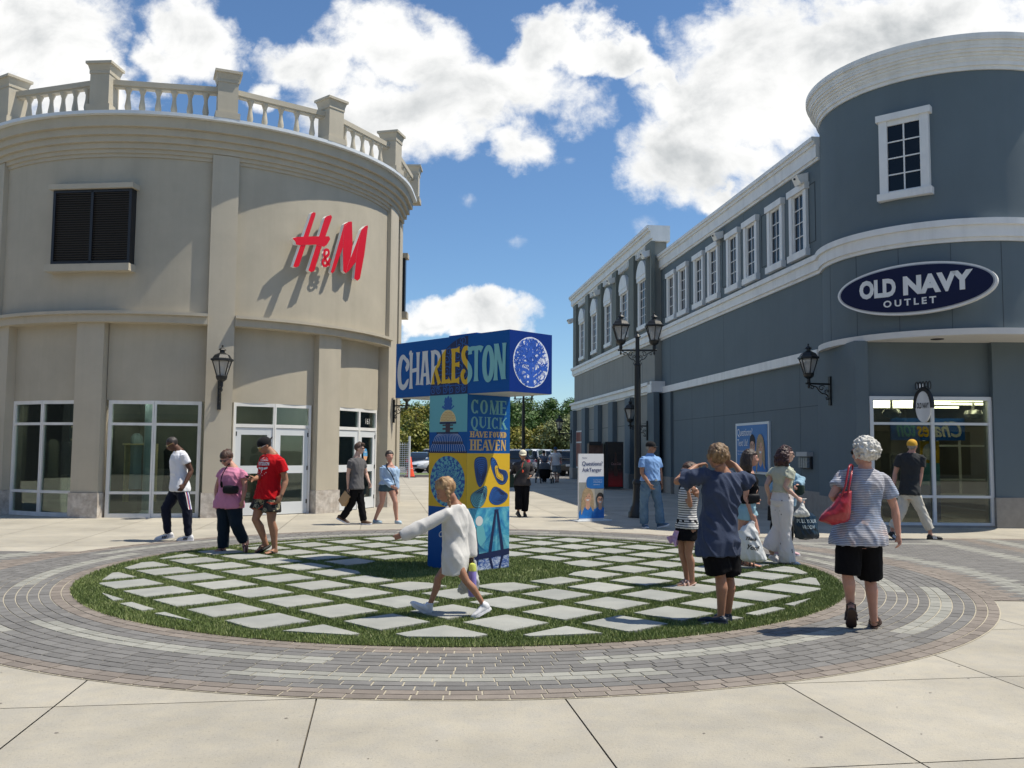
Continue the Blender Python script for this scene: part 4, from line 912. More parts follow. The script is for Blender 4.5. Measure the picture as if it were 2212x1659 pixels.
# store front under the tower
SY = 19.2
ff = lambda x, z, o: V((x, SY - o, z))
b = MB(); b.fbox(ff, 7.64, 10.3, 2.78, 4.0, -.3, -.02); b.box(7.36, 7.64, 19.12, 21.5, 0.55, 3.97); b.fbox(ff, 10.28, 10.98, .64, 4.0, -.3, .12); b.fbox(ff, 10.98, 30, .0, 4.0, -.3, -.02); b.box(10.5, 30, 19.35, 26, 3.9, 9.2); b.build('lower_wall', M_slate, G2)
b = MB(); b.fbox(ff, 10.26, 11.0, 0, .64, -.3, .15); b.build('stone_base', MATS['grey_stone'], G2); b = MB(); b.box(7.33, 7.66, 19.09, 21.52, 0, .55); b.build('stone_base', MATS['grey_stone'], G2)
b = MB(); b.fbox(ff, 7.66, 10.27, 2.70, 2.78, -.06, .06)
for x0, x1 in ((7.66, 7.74), (8.97, 9.04), (10.2, 10.275)): b.fbox(ff, x0, x1, .08, 2.70, -.06, .06)
b.fbox(ff, 7.66, 10.275, .04, .1, -.06, .065)
for z in (2.17, .62): 
    for x0, x1 in ((7.74, 8.97), (9.04, 10.2)): b.fbox(ff, x0, x1, z, z + .055, -.05, .05)
w_ = b.build('window', M_alu, G2); b = MB(); b.fbox(ff, 7.7, 10.25, .08, 2.72, -.005, .005); b.build('pane', glassmat('shop_glass_dark', (.5, .55, .55), .07), w_)
b = MB(); b.fbox(ff, 7.66, 10.28, -.02, .045, -.1, .1); b.build('sill', MATS['grey_stone'], G2)
# inside of that shop
b = MB(); b.box(7.7, 13, 27.3, 27.5, 0, 4); b.box(12.9, 13, 19.3, 27.3, 0, 4); b.box(7.66, 13, 19.3, 27.4, -.01, .01); b.box(7.66, 13, 19.3, 27.4, 2.98, 3.05); b.box(7.62, 7.68, 21.4, 27.3, 0, 4)
b.build('interior', mat('dark_inside', (.16, .16, .16), .7, .3, 1.2), G2)
for i, (y, x0, x1) in enumerate([(19.7, 8.6, 10.4), (20.2, 9.1, 11.4), (21.2, 8.1, 10.4), (22.3, 8.6, 11.8), (23.5, 8.2, 10.6), (24.8, 8.8, 12.4), (20.9, 10.9, 12.4)]):
    b = MB(); b.box(x0, x1, y, y + .09, 2.72 + .02*i, 2.77 + .02*i); o = tag(b.build('ceiling_light', emat('tube_light', (1, .86, .5), 11.0) if i == 0 else MATS['tube_light'], recenter=True), 'one of the long lit ceiling tubes behind the window under the round tower', 'light', 'lit ceiling tubes inside the shop')
for x, y in ((8.45, 19.9), (10.35, 20.05)):
    b = MB(); b.lathe([(.02, 2.98), (.03, 2.56), (.16, 2.53), (.2, 2.45), (.15, 2.36), (.02, 2.32)], (x, y, 0), 20); tag(b.build('pendant_lamp', mat('pendant_grey', (.5, .5, .5), .2, 0, metal=.6), smooth=40, recenter=True), 'round pendant lamp behind the ' + ('left' if x < 9 else 'right') + ' pane of the tower window', 'lamp', 'pendant lamps')
b = MB(); b.box(8.55, 10.22, 20.2, 20.24, 1.86, 2.36, 0)  # added panel, painted as the monument lettering reflected in the window glass
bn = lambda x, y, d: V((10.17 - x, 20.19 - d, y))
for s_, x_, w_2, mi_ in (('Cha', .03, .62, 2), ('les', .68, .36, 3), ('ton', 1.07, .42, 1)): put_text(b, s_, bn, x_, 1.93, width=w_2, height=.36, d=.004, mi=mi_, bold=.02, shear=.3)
tag(b.build('sign_reflection_panel', [mat('reflection_blue', (.01, .12, .5), .5, .05), M_te, M_white, M_ye], recenter=True), 'blue panel with mirrored script lettering, a painted reflection of the monument, behind the tower window', 'banner')
b = MB(); b.box(9.25, 9.68, 20.3, 20.33, 1.35, 1.84, 1); b.box(9.25, 9.68, 20.3, 20.33, .85, 1.35, 0); b.box(9.25, 9.68, 20.3, 20.33, .05, .85, 2); b.prism(ell(9.45, 1.6, .15, .19, 20), lambda x, y, d: V((x, 20.299 - d, y)), 0, .003, 3); tag(b.build('column_reflection_panel', [M_te, M_ye, M_rb, M_white], recenter=True), 'yellow, teal and blue panel, a painted reflection of the monument column, behind the tower window', 'banner')  # added panel whose colours imitate the monument column reflected in the glass
b = MB()
for i in range(5):
    x = 9.3 + i*.16; b.box(x, x + .13, 21.9, 22.3, .9, 1.5)
b.box(9.2, 10.2, 21.85, 22.35, 1.52, 1.56); b.box(9.2, 9.24, 21.85, 22.35, 0, 1.52); b.box(10.16, 10.2, 21.85, 22.35, 0, 1.52); tag(b.build('clothes_rack', mat('rack_grey', (.16, .17, .19), .8, .3, 6), recenter=True), 'clothes rack in the dim shop behind the tower window', 'rack')
# mirror-side wall with mullions seen through the glass
b = MB(); rf = lambda y, z, o: V((11.0 + (y), 24.0 - o, z))
for x in (0, .35, .95, 2.0): b.fbox(rf, x, x + .05, .45, 2.1, 0, .05)
for z in (.45, .85, 1.75): b.fbox(rf, 0, 2.05, z, z + .05, .001, .049)
tag(b.build('inner_window_frame', M_alu, recenter=True), 'white framed inner window seen behind the tower window', 'frame')
# oval sign
s0 = tfn(-79.2, 0, .12); s1 = tfn(-2.7, 0, .12); us = (s1 - s0).normalized(); ns = V((us.y, -us.x, 0)); Ls = (s1 - s0).length; mid_ = (s0 + s1)/2 + ns*.62
def SP2(px, py):
    r = ray(px, py); o = V((0, 0, CH)); t_ = (mid_ - o).dot(ns)/r.dot(ns); p = o + r*t_; return ((p - mid_).dot(us), p.z)
sl, sr, st, sb_ = SP2(1812, 646), SP2(2156, 600), SP2(2029, 563), SP2(1936, 677)
hw = (sr[0] - sl[0])/2; cxs = (sr[0] + sl[0])/2; czs = (sl[1] + sr[1])/2; hh = .535
so = lambda x, y, d: mid_ + us*(cxs + x) + V((0, 0, czs + y)) + ns*d
sg2 = thing('shop_sign', 'large oval dark blue sign with white lettering and rim on the round tower', 'sign', tuple(so(0, 0, 0)))
b = MB(); b.prism(ell(0, 0, hw, hh, 72), so, -.06, .06); b.build('sign_body', M_white, sg2, smooth=30)
b = MB(); b.prism(ell(0, 0, hw*.975, hh*.93, 72), so, .06, .066); b.build('sign_inset', mat('sign_grey', (.35, .36, .38), .4, 0), sg2)
b = MB(); b.prism(ell(0, 0, hw*.957, hh*.89, 72), so, .062, .072); b.build('sign_face', mat('sign_navy', (.004, .006, .04), .4, .1, 2, spec=.25), sg2)
b = MB(); put_text(b, 'OLD', so, -1.13*hw/1.62, -.13, width=.78*hw/1.62, height=.40, d=.078, bold=.055); put_text(b, 'NAVY', so, -.2*hw/1.62, -.13, width=1.38*hw/1.62, height=.40, d=.078, bold=.055); b.build('lettering', M_white, sg2, label='large bold white lettering in the upper row')
b = MB(); put_text(b, 'OUTLET', so, -.62*hw/1.62, -.345, width=1.08*hw/1.62, height=.145, d=.078, bold=.03, space=1.5); b.build('lettering', M_white, sg2, label='small white lettering in the lower row')
b = MB()
for x in (-.9, 0, .9): b.box8([so(x - .03, -.05, -.9), so(x + .03, -.05, -.9), so(x + .03, -.05, -.06), so(x - .03, -.05, -.06), so(x - .03, .05, -.9), so(x + .03, .05, -.9), so(x + .03, .05, -.06), so(x - .03, .05, -.06)])
b.build('mounting', M_dark, sg2)
# small blade sign over the shop window
bc = at(1995, 872, 18.75); bsn = thing('blade_sign', 'small oval hanging sign in a black frame over the tower window', 'sign', tuple(bc))
yb = V((.3, -.95, 0)).normalized(); xb = V((.55, -.83, 0)).normalized()
bf = lambda x, y, d: bc + V((.42, -.9, 0)).normalized()*x + V((0, 0, y)) + V((-.9, -.42, 0)).normalized()*d
b = MB(); b.prism(ell(0, -.06, .19, .33, 32), bf, -.02, .02); b.build('sign_face', M_white, bsn)
b = MB(); put_text(b, 'OLD NAVY', bf, 0, -.1, width=.3, height=.12, d=.024, bold=.03, center=True); b.build('lettering', M_black, bsn)
b = MB(); b.tube([bf(.215*math.cos(R(a)), -.06 + .36*math.sin(R(a)), 0) for a in range(-5, 186, 10)], .05, 6); b.build('sign_frame', M_black, bsn)
b = MB()
for i in range(5): b.tube([bf(-.16 + i*.08 + .035*math.cos(a), .38 + .085*math.sin(a), 0) for a in [k*.7 for k in range(10)]], .012, 5)
b.tube([bf(0, .30, 0), bf(-.02, .36, -.1), V((bc.x + .12, SY + .02, bc.z + .34))], .02, 6); b.build('scroll_bracket', M_black, bsn)
b = MB(); p_ = V((bc.x + .14, SY + .01, bc.z + .33)); b.box(p_.x - .06, p_.x + .06, p_.y - .03, p_.y + .02, p_.z - .12, p_.z + .12); b.build('wall_plate', M_alu, bsn)
# ---- far building
G3 = thing('shop_building', 'taller green grey shop building with arched upper windows, far right', 'building', (5, 43, 0))
f3 = FW(.28)
b = MB(); b.fbox(f3, 34.75, 51.2, 0, 9.0, -6, 0); b.fbox(f3, 34.75, 51.2, 9.0, 10.2, -.5, 0); b.build('wall', M_slate3, G3)
b = MB(); b.fbox(f3, 34.76, 51.19, 6.27, 9.8, -.1, .004); b.build('upper_wall', M_slate2, G3)
b = MB()
for z0, z1, o in ((9.80, 9.9, .1), (9.9, 10.2, .18), (10.2, 10.3, .26), (10.3, 10.42, .32)): b.fbox(f3, 34.6, 51.4, z0, z1, -.3, o)
b.fbox(f3, 34.6, 35.0, 9.8, 10.42, -.6, -.3); b.build('cornice', M_white, G3)
b = MB(); belt(b, f3, 34.7, 51.35, 5.80, 6.27, .2); b.build('belt_course', M_white, G3)
b = MB(); belt(b, f3, 34.55, 51.4, 3.83, 4.26, .26); b.fbox(f3, 34.3, 34.9, 3.83, 4.26, -.4, .26); b.build('belt_course', M_white, G3)
for yc in (35.05, 37.75, 40.85, 43.95, 47.05, 50.4):
    b = MB(); b.fbox(f3, yc - .42, yc + .42, 6.27, 9.8, 0, .16)
    if yc < 36:
        b2 = MB()
        for s in (-.18, 0, .18): b2.fbox(f3, yc + s - .03, yc + s + .03, 6.6, 9.2, .155, .168)
        b2.build('grooves', M_seam, G3)
    b.build('pilaster', M_slate2, G3)
for yc in (34.6, 38.2, 41.35, 44.45, 47.6, 50.9):
    b = MB(); b.fbox(f3, yc - .45, yc + .45, .62, 3.83, 0, .22); b.build('pilaster', M_slate, G3); b = MB(); b.fbox(f3, yc - .48, yc + .48, 0, .62, 0, .25); b.build('stone_base', MATS['grey_stone'], G3)
b = MB(); b.fbox(f3, 34.2, 47.5, 0, .6, 0, .06); b.build('stone_base', MATS['grey_stone'], G3)
sm = MB(); seam(sm, f3, 35.1, 47.0, 2.68, 2.68, .02)
for y in (36.5, 38.2, 39.8, 42.9, 46, 49): seam(sm, f3, y, y, 4.3, 5.8, .012)
sm.build('panel_seams', M_seam, G3)
for yc in (36.25, 39.3, 42.4, 45.5, 48.65):
    w_ = sash(f3, yc, 1.45, 6.52, 8.72, G3, nx_=3, nz_=5); b = MB(); P = [(yc + .72*math.cos(R(a)), 8.72 + .62*math.sin(R(a))) for a in range(0, 181, 10)]
    b.prism(P, lambda x, y, d: f3(x, y, d), 0, .15); b.build('arch', M_white, w_)
    b = MB()
    for k in range(8): b.fbox(f3, yc - 1.0 + k*.25, yc - .87 + k*.25, 9.55, 9.8, 0, .12)
    b.build('dentils', M_white, G3)
# red window at the far end
b = MB(); b.fbox(f3, 47.95, 50.4, .62, 2.68, -.2, .05); b.build('window', M_white, G3)
b = MB()
for y0, y1 in ((48.05, 49.15), (49.25, 50.3)):
    for z0, z1 in ((.7, 2.0), (2.08, 2.6)): b.fbox(f3, y0, y1, z0, z1, .045, .06)
b.build('pane', mat('red_blind', (.22, .05, .03), .5, .4, 8), G3)
# flood lights
def flood(P, label, s=1):
    t_ = thing('floodlight', label, 'light fixture', tuple(P), 0, 'white floodlights on the upper walls'); P = V(P); out = n_w; al = V((-.12, .9929, 0))
    q = lambda o, a_, z: P + out*o*s + al*a_*s + V((0, 0, z*s)); b = MB()
    b.box8([q(0, -.17, -.1), q(.2, -.17, -.16), q(.2, .17, -.16), q(0, .17, -.1), q(0, -.17, .12), q(.3, -.15, .04), q(.3, .15, .04), q(0, .17, .12)]); b.build('housing', M_white, t_)
    b = MB(); b.box8([q(.04, -.12, -.13), q(.18, -.12, -.17), q(.18, .12, -.17), q(.04, .12, -.13), q(.04, -.12, -.09), q(.18, -.12, -.13), q(.18, .12, -.13), q(.04, .12, -.09)]); b.build('lens', M_alu, t_)
    b = MB(); b.tube([q(.02, .175, .0), q(.12, .175, 0)], .03*s, 8); b.ball(q(.29, 0, -.02), .03*s, 5); b.build('sensor', M_dark, t_)
flood(wp(22.05, 8.42, .02), 'white floodlight right of the last small window beside the tower'); flood(wp(26.95+.0, 8.45, .02) if 0 else wp(28.0, 8.42, .02), 'white floodlight midway along the row of small windows')
flood(f3(35.0, 9.35, .16), 'white floodlight nearest on the taller building above the grooved pilaster', 1.1); flood(f3(40.85, 9.4, .16), 'white floodlight above the second arched window of the taller building', 1.1)
flood(f3(43.95, 9.4, .16), 'white floodlight above the third arched window of the taller building', 1.1); flood(f3(50.9, 9.0, .16), 'white floodlight at the far end of the taller building', 1.1)
# wall lamps on the grey buildings
wall_lamp(V((7.36, 20.6, 3.14)), (-.96, -.28, 0), 'black lantern lamp on the dark pier left of the tower window', .98, .6)
wall_lamp(f3(35.0, 2.55, .02) + n_w*.2, tuple(n_w), 'black lantern lamp on the corner of the taller building behind the street lamp', 1.12, .62)
wall_lamp(f3(50.9, 2.55, .22), tuple(n_w), 'black lantern lamp at the far end of the taller building', 1.12, .62)
# poster
def person_art(b, fn, cx, cy, s, hair, skin, shirt, longhair, glasses, d, yb=-9):
    b.flat(catmull([(cx - .52*s, max(yb, cy - 1.25*s)), (cx - .52*s, cy - .75*s), (cx - .3*s, cy - .5*s), (cx, cy - .42*s), (cx + .3*s, cy - .5*s), (cx + .52*s, cy - .75*s), (cx + .52*s, max(yb, cy - 1.25*s))], 3), fn, d + .001, shirt)
    if longhair: b.flat(catmull([(cx - .38*s, cy - .85*s), (cx - .33*s, cy + .1*s), (cx - .15*s, cy + .42*s), (cx + .12*s, cy + .42*s), (cx + .32*s, cy + .1*s), (cx + .34*s, cy - .7*s), (cx + .1*s, cy - .4*s), (cx - .2*s, cy - .5*s)], 3, True), fn, d + .0018, hair)
    else: b.flat(ell(cx, cy + .13*s, .25*s, .29*s, 20), fn, d + .0018, hair)
    b.flat([(cx - .1*s, cy - .2*s), (cx + .1*s, cy - .2*s), (cx + .13*s, cy - .52*s), (cx, cy - .62*s), (cx - .13*s, cy - .52*s)], fn, d + .0025, skin); b.flat(ell(cx, cy, .205*s, .28*s, 20), fn, d + .003, skin)
    if longhair: b.flat(catmull([(cx - .22*s, cy - .1*s), (cx - .2*s, cy + .2*s), (cx, cy + .33*s), (cx + .22*s, cy + .15*s), (cx + .2*s, cy + .02*s), (cx + .06*s, cy + .2*s)], 3, True), fn, d + .0033, hair)
    else: b.flat(catmull([(cx - .22*s, cy + .05*s), (cx - .2*s, cy + .3*s), (cx, cy + .38*s), (cx + .2*s, cy + .3*s), (cx + .22*s, cy + .05*s), (cx + .1*s, cy + .17*s), (cx - .12*s, cy + .17*s)], 3, True), fn, d + .0033, hair)
    for sx_ in (-1, 1):
        b.flat(ell(cx + sx_*.085*s, cy + .03*s, .03*s, .016*s, 8), fn, d + .0036, hair if not longhair else 9)
        b.flat([(cx + sx_*.05*s, cy + .085*s), (cx + sx_*.13*s, cy + .08*s), (cx + sx_*.12*s, cy + .1*s), (cx + sx_*.06*s, cy + .105*s)], fn, d + .0036, hair)
        if glasses: ribbon(b, [(cx + sx_*.09*s + .07*s*math.cos(a_), cy + .025*s + .05*s*math.sin(a_), .016*s) for a_ in [k*.785 for k in range(8)]], fn, d + .004, 9, closed=True, n=2)
    b.flat(catmull([(cx - .09*s, cy - .11*s), (cx + .09*s, cy - .11*s), (cx + .05*s, cy - .17*s), (cx - .05*s, cy - .17*s)], 3, True), fn, d + .0038, 8)
    b.flat([(cx - .015*s, cy + .02*s), (cx + .02*s, cy - .06*s), (cx - .025*s, cy - .06*s)], fn, d + .0037, 7)
AM = [mat('print_blue', (.012, .14, .42), .4, .1, 3), mat('print_white', (.8, .8, .8), .4, 0), mat('blonde_hair', (.42, .3, .17), .7, .35, 25), mat('black_hair_print', (.02, .016, .015), .7, .2), mat('print_skin', (.62, .34, .22), .5, .1, 6), mat('print_shirt', (.015, .16, .5), .5, .2, 9), mat('print_navy', (.01, .03, .14), .4, 0), mat('print_skin_shade', (.45, .22, .14), .5, 0), M_white, M_black, mat('print_grey', (.3, .3, .27), .5, .3, 5), mat('print_beige', (.5, .44, .34), .5, .2, 3)]
PF = lambda x, z, d: wp(26.85 - x, z, .06 + d)
P_ = thing('poster_frame', 'framed blue poster reading Questions? Text Us! on the grey wall', 'poster', tuple(wp(25.65, .95, .03)))
b = MB(); b.box8([wp(26.9, .95, .0), wp(24.44, .95, 0), wp(24.44, .95, .05), wp(26.9, .95, .05), wp(26.9, 2.41, .0), wp(24.44, 2.41, 0), wp(24.44, 2.41, .05), wp(26.9, 2.41, .05)]); b.build('frame', M_alu, P_)
b = MB(); b.flat([(.06, 1.02), (2.32, 1.02), (2.32, 2.34), (.06, 2.34)], PF, .0, 0); put_text(b, 'Questions?', PF, .12, 2.0, width=1.15, height=.25, d=.004, mi=1); put_text(b, 'Text Us!', PF, .12, 1.74, width=.8, height=.2, d=.004, mi=1)
for i, wdt in enumerate((1.0, .6)): put_text(b, 'The Customer Care Team'[:22 - i*9], PF, .14, 1.57 - i*.09, width=wdt*.9, height=.05, d=.004, mi=1)
person_art(b, PF, 1.27, 1.72, .85, 3, 4, 5, False, True, .004, 1.03); person_art(b, PF, 1.86, 1.68, .85, 2, 4, 5, True, False, .012, 1.03); b.build('poster_print', AM, P_)
# brochure holder
P_ = thing('brochure_holder', 'grey wall box with clear brochure tubes on the grey wall', 'box', tuple(wp(22.2, 1.16, .03)))
b = MB(); b.fbox(f, 21.95, 22.52, 1.16, 1.5, 0, .06); b.build('back', M_dark, P_); b = MB(); b.fbox(f, 21.93, 22.54, 1.47, 1.58, 0, .16); b.build('lid', mat('light_grey_metal', (.42, .43, .43), .5, .05), P_)
for i in range(4): b = MB(); b.fbox(f, 22.0 + i*.125, 22.1 + i*.125, 1.19, 1.44, .06, .13); b.build('clear_tube', mat('clear_tube', (.25, .28, .3), .15, .3, 20, spec=.9), P_)
# shop block behind the camera (seen only as reflection in the glass)
G4 = thing('shop_building', 'shop row on the near side of the plaza, behind the viewer', 'building', (0, -16, 0))
b = MB(); b.box(-55, 55, -24, -16, 0, 9); b.build('wall', M_stucco, G4); b = MB(); b.box(-40, -34, -16, 24, 0, 9); b.build('side_wall', M_dark, G4); b = MB(); b.box(-55.5, 55.5, -24.5, -15.5, 9, 9.6); b.build('cornice', M_white, G4)
b = MB(); b.box(-30, 30, -16.0, -12.5, 3.2, 3.5); b.build('canopy', M_slate, G4)
for i in range(12): b = MB(); b.box(-28 + i*4.8, -25 + i*4.8, -16.05, -15.98, .3, 2.9); b.build('window', M_wglass, G4)
# ================================================================== STREET FURNITURE
def lathe_part(prof, c, name, m, parent, n=16, sm=40): b = MB(); b.lathe(prof, c, n); return b.build(name, m, parent, smooth=sm)
def street_lamp(x, y, label, top=3.6, s=1.0):
    t_ = thing('street_lamp', label, 'street lamp', (x, y, 0), 0, 'black twin lantern street lamps'); c = (x, y, 0)
    lathe_part([(.23, 0), (.23, .13), (.20, .17), (.18, .25), (.15, .29), (.13, .36), (.12, .44), (.11, .78), (.13, .8), (.13, .85), (.09, .9)], c, 'base', M_black, t_, 12)
    lathe_part([(.084, .88), (.074, top), (.09, top + .01), (.052, top + .05), (.048, top + .68), (.09, top + .7), (.06, top + .73), (.022, top + .77), (.015, top + .8), (.026, top + .83), (.004, top + .86)], c, 'pole', M_black, t_, 16)
    zc = top + .38; b = MB(); b.tube([(x - .47, y, zc), (x + .47, y, zc)], .022, 8)
    for sg in (-1, 1):
        scroll(b, V((x + sg*.04, y, zc)), V((sg, 0, 0)), 0, .92, 1, .011, .95); b.lathe([(.004, -.12), (.022, -.09), (.026, -.06), (.014, -.03), (.032, 0), (.036, .03)], (x + sg*.40, y, zc), 10)
    b.build('cross_arm', M_black, t_, smooth=50)
    for sg in (-1, 1): lantern(t_, (x + sg*.40, y, zc + .03), s*.97)
p = gnd(1378, 1118); street_lamp(p.x, p.y, 'tall black lamp post with two lanterns in front of the grey shops')
pc = at(1130, 1000, 42.0); street_lamp(pc.x, pc.y, 'black lamp post rising behind the monument in the middle distance')
# roll-up banner stand
b0, b1 = gnd(1249, 1126), gnd(1303, 1124); ub = (b1 - b0).normalized(); nb_ = V((ub.y, -ub.x, 0)); Lb = (b1 - b0).length; hb = 1.50
BF = lambda x, z, d: b0 + ub*x + V((0, 0, z)) + nb_*d
Bn = thing('banner_stand', 'white and blue standing banner reading Questions? in dark blue on the plaza', 'banner', tuple((b0 + b1)/2))
b = MB(); b.box8([BF(0, .05, .02), BF(Lb, .05, .02), BF(Lb, .05, -.02), BF(0, .05, -.02), BF(0, hb, .02), BF(Lb, hb, .02), BF(Lb, hb, -.02), BF(0, hb, -.02)]); b.build('panel', AM[1], Bn)
b = MB(); b.box8([BF(-.12, 0, .17), BF(Lb + .12, 0, .17), BF(Lb + .12, 0, -.17), BF(-.12, 0, -.17), BF(-.12, .025, .17), BF(Lb + .12, .025, .17), BF(Lb + .12, .025, -.17), BF(-.12, .025, -.17)]); b.box8([BF(0, .02, .03), BF(Lb, .02, .03), BF(Lb, .02, -.03), BF(0, .02, -.03), BF(0, .055, .03), BF(Lb, .055, .03), BF(Lb, .055, -.03), BF(0, .055, -.03)]); b.build('foot', M_alu, Bn)
b = MB(); bf_ = lambda x, y, d: BF(x, y, .021 + d)
b.flat([(0, .055), (Lb, .055), (Lb, .77), (0, .77)], bf_, .001, 10); b.flat([(0, .055), (Lb*.72, .055), (Lb*.6, .86), (0, .86)], bf_, .002, 11); b.flat([(0, .055), (Lb*.3, .055), (Lb*.3, .86), (0, .86)], bf_, .0025, 10)
b.flat([(Lb*.3, .80), (Lb*.34, .74), (Lb*.42, .72), (Lb, .72), (Lb, .99), (Lb*.42, .99), (Lb*.34, .97), (Lb*.3, .9)], bf_, .004, 0)
put_text(b, 'Tanger', bf_, Lb*.13, 1.385, width=Lb*.2, height=.035, d=.004, mi=6, bold=.02); put_text(b, 'Questions?', bf_, Lb*.13, 1.215, width=Lb*.82, height=.115, d=.004, mi=6, bold=.012); put_text(b, 'AskTanger', bf_, Lb*.13, 1.07, width=Lb*.78, height=.115, d=.004, mi=6, bold=.012)
for i, wdt in enumerate((.36, .36, .25)): put_text(b, ('Our Customer Care Team', 'is here to help you.', 'tangeroutlets.com')[i], bf_, Lb*.58, .905 - i*.055, width=Lb*wdt, d=.005, mi=1)
cf = lambda x, y, d: bf_(min(max(x, 0.001), Lb - .001), max(y, .056), d)
person_art(b, cf, Lb*.35, .53, .46, 2, 4, 5, True, False, .006, .06); person_art(b, cf, Lb*.84, .47, .38, 3, 4, 5, False, True, .014, .06)
b.build('print', AM, Bn)
# vending machines
v0, v1 = V((3.62, 36.4, 0)), V((4.9, 36.65, 0))
Vm = thing('vending_machine', 'black drinks vending machine with a red lower front by the far shop', 'vending machine', (4.35, 36.9, 0))
b = MB(); x0 = 3.86; b.box(x0, x0 + .74, 36.9, 37.9, .05, 1.95); b.build('cabinet', M_black, Vm)
vm = bpy.data.materials.new('vending_front'); vm.use_nodes = True; t = NT(vm.node_tree); sx = t.node('ShaderNodeSeparateXYZ'); t.l.new(t.node('ShaderNodeTexCoord').outputs['Object'], sx.inputs[0])
t.l.new(t.mix(t.ramp(sx.outputs[2], .1, .9), (.35, .012, .015), (.012, .012, .014)), t.n['Principled BSDF'].inputs['Base Color']); t.n['Principled BSDF'].inputs['Roughness'].default_value = .25
b = MB(); b.box(x0 + .12, x0 + .7, 36.86, 36.9, .12, 1.9); b.build('front_panel', vm, Vm)
vf = lambda x, z, d: V((x0 + .1 + x*.66, 36.858 - d, z)); b = MB(); P = [(.38, .55), (.36, .75), (.4, .95), (.37, 1.1), (.42, 1.3), (.44, 1.5), (.52, 1.5), (.54, 1.3), (.6, 1.1), (.57, .95), (.61, .75), (.59, .55)]; b.flat(P, vf, .002, 0)
b.build('bottle_picture', mat('cola_brown', (.05, .018, .012), .3, .2), Vm); b = MB(); put_text(b, 'Coca-Cola', vf, .2, 1.0, width=.6, d=.004, shear=.35); b.build('lettering', mat('script_pink', (.45, .25, .25), .5), Vm)
for dx, lb in ((-.36, 'x'),):
    if lb is None: continue
    Vn = thing('vending_machine', 'narrow drinks machine with brown pictured sides behind the banner', 'vending machine', (x0 + dx, 37.4, 0)); b = MB(); b.box(x0 + dx - .3, x0 + dx + .28, 37.1, 37.9, .05, 1.88); b.build('cabinet', mat('machine_brown', (.10, .05, .035), .4, .6, 6), Vn); b = MB(); b.box(x0 + dx - .3, x0 + dx + .2, 36.98, 37.1, 1.8, 1.95); b.build('light_bar', M_black, Vn)
# small things along the wall
for px, py, h, lb in ((1495, 1072, .42, 'dark power outlet box at the foot of the grey wall'),):
    p = wp(31.5, 0, .2); b = MB(); b.box(p.x - .12, p.x + .05, p.y - .1, p.y + .1, 0, h); b.box(p.x - .16, p.x - .05, p.y - .06, p.y + .06, .25, .35); tag(b.build('outlet_box', M_dark, recenter=True), lb, 'box')
# traffic cone
p = gnd(886, 1031); c = thing('traffic_cone', 'orange traffic cone with pale bands beside the left building', 'traffic cone', tuple(p)); M_cone = mat('cone_orange', (.85, .09, .03), .5, .05, 3)
b = MB(); b.box(p.x - .33, p.x + .33, p.y - .33, p.y + .33, 0, .05); b.build('base', M_dark, c); b = MB(); b.lathe([(.26, .05), (.17, .42), (.045, 1.15), (.03, 1.17)], tuple(p), 18); b.build('cone', M_cone, c, smooth=40)
for z0, z1, r0, r1 in ((.5, .66, .157, .125), (.78, .9, .106, .083)): b = MB(); b.lathe([(r0, z0), (r1, z1)], tuple(p), 18); b.build('reflective_band', mat('band_white', (.8, .6, .55), .4), c, smooth=40)
# bollards
for px, lb in ((1163, 'black bollard left of the pushchair in the distance'), (1251, 'black bollard beside the banner at the car park edge')):
    p = at(px, 1020, 54.5); p.z = 0; t_ = thing('bollard', lb, 'bollard', tuple(p), 0, 'black bollards'); lathe_part([(.2, 0), (.2, .12), (.14, .2), (.13, .28), (.09, .3), (.08, .95), (.11, .98), (.11, 1.05), (.06, 1.12), (.01, 1.16)], tuple(p), 'post', M_black, t_); lathe_part([(.24, 0), (.24, .05)], tuple(p), 'foot', M_dark, t_)
# chain-link gate post + utility box at the left gap
p = at(884, 1000, 49); f_ = thing('fence', 'short grey wire fence with white post beside the left building', 'fence', (p.x, p.y, 0)); b = MB(); b.tube([(p.x, p.y, 0), (p.x, p.y, 2.3)], .06, 8); b.build('post', M_alu, f_)
b = MB(); 
for i in range(16): z = .2 + i*.11; b.tube([(p.x, p.y, z), (p.x - 1.8, p.y + .3, z)], .012, 4)
for i in range(14): b.tube([(p.x - .13*i, p.y + .02*i, .1), (p.x - .13*i, p.y + .02*i, 1.95)], .012, 4)
b.build('wire_mesh', M_alu, f_)
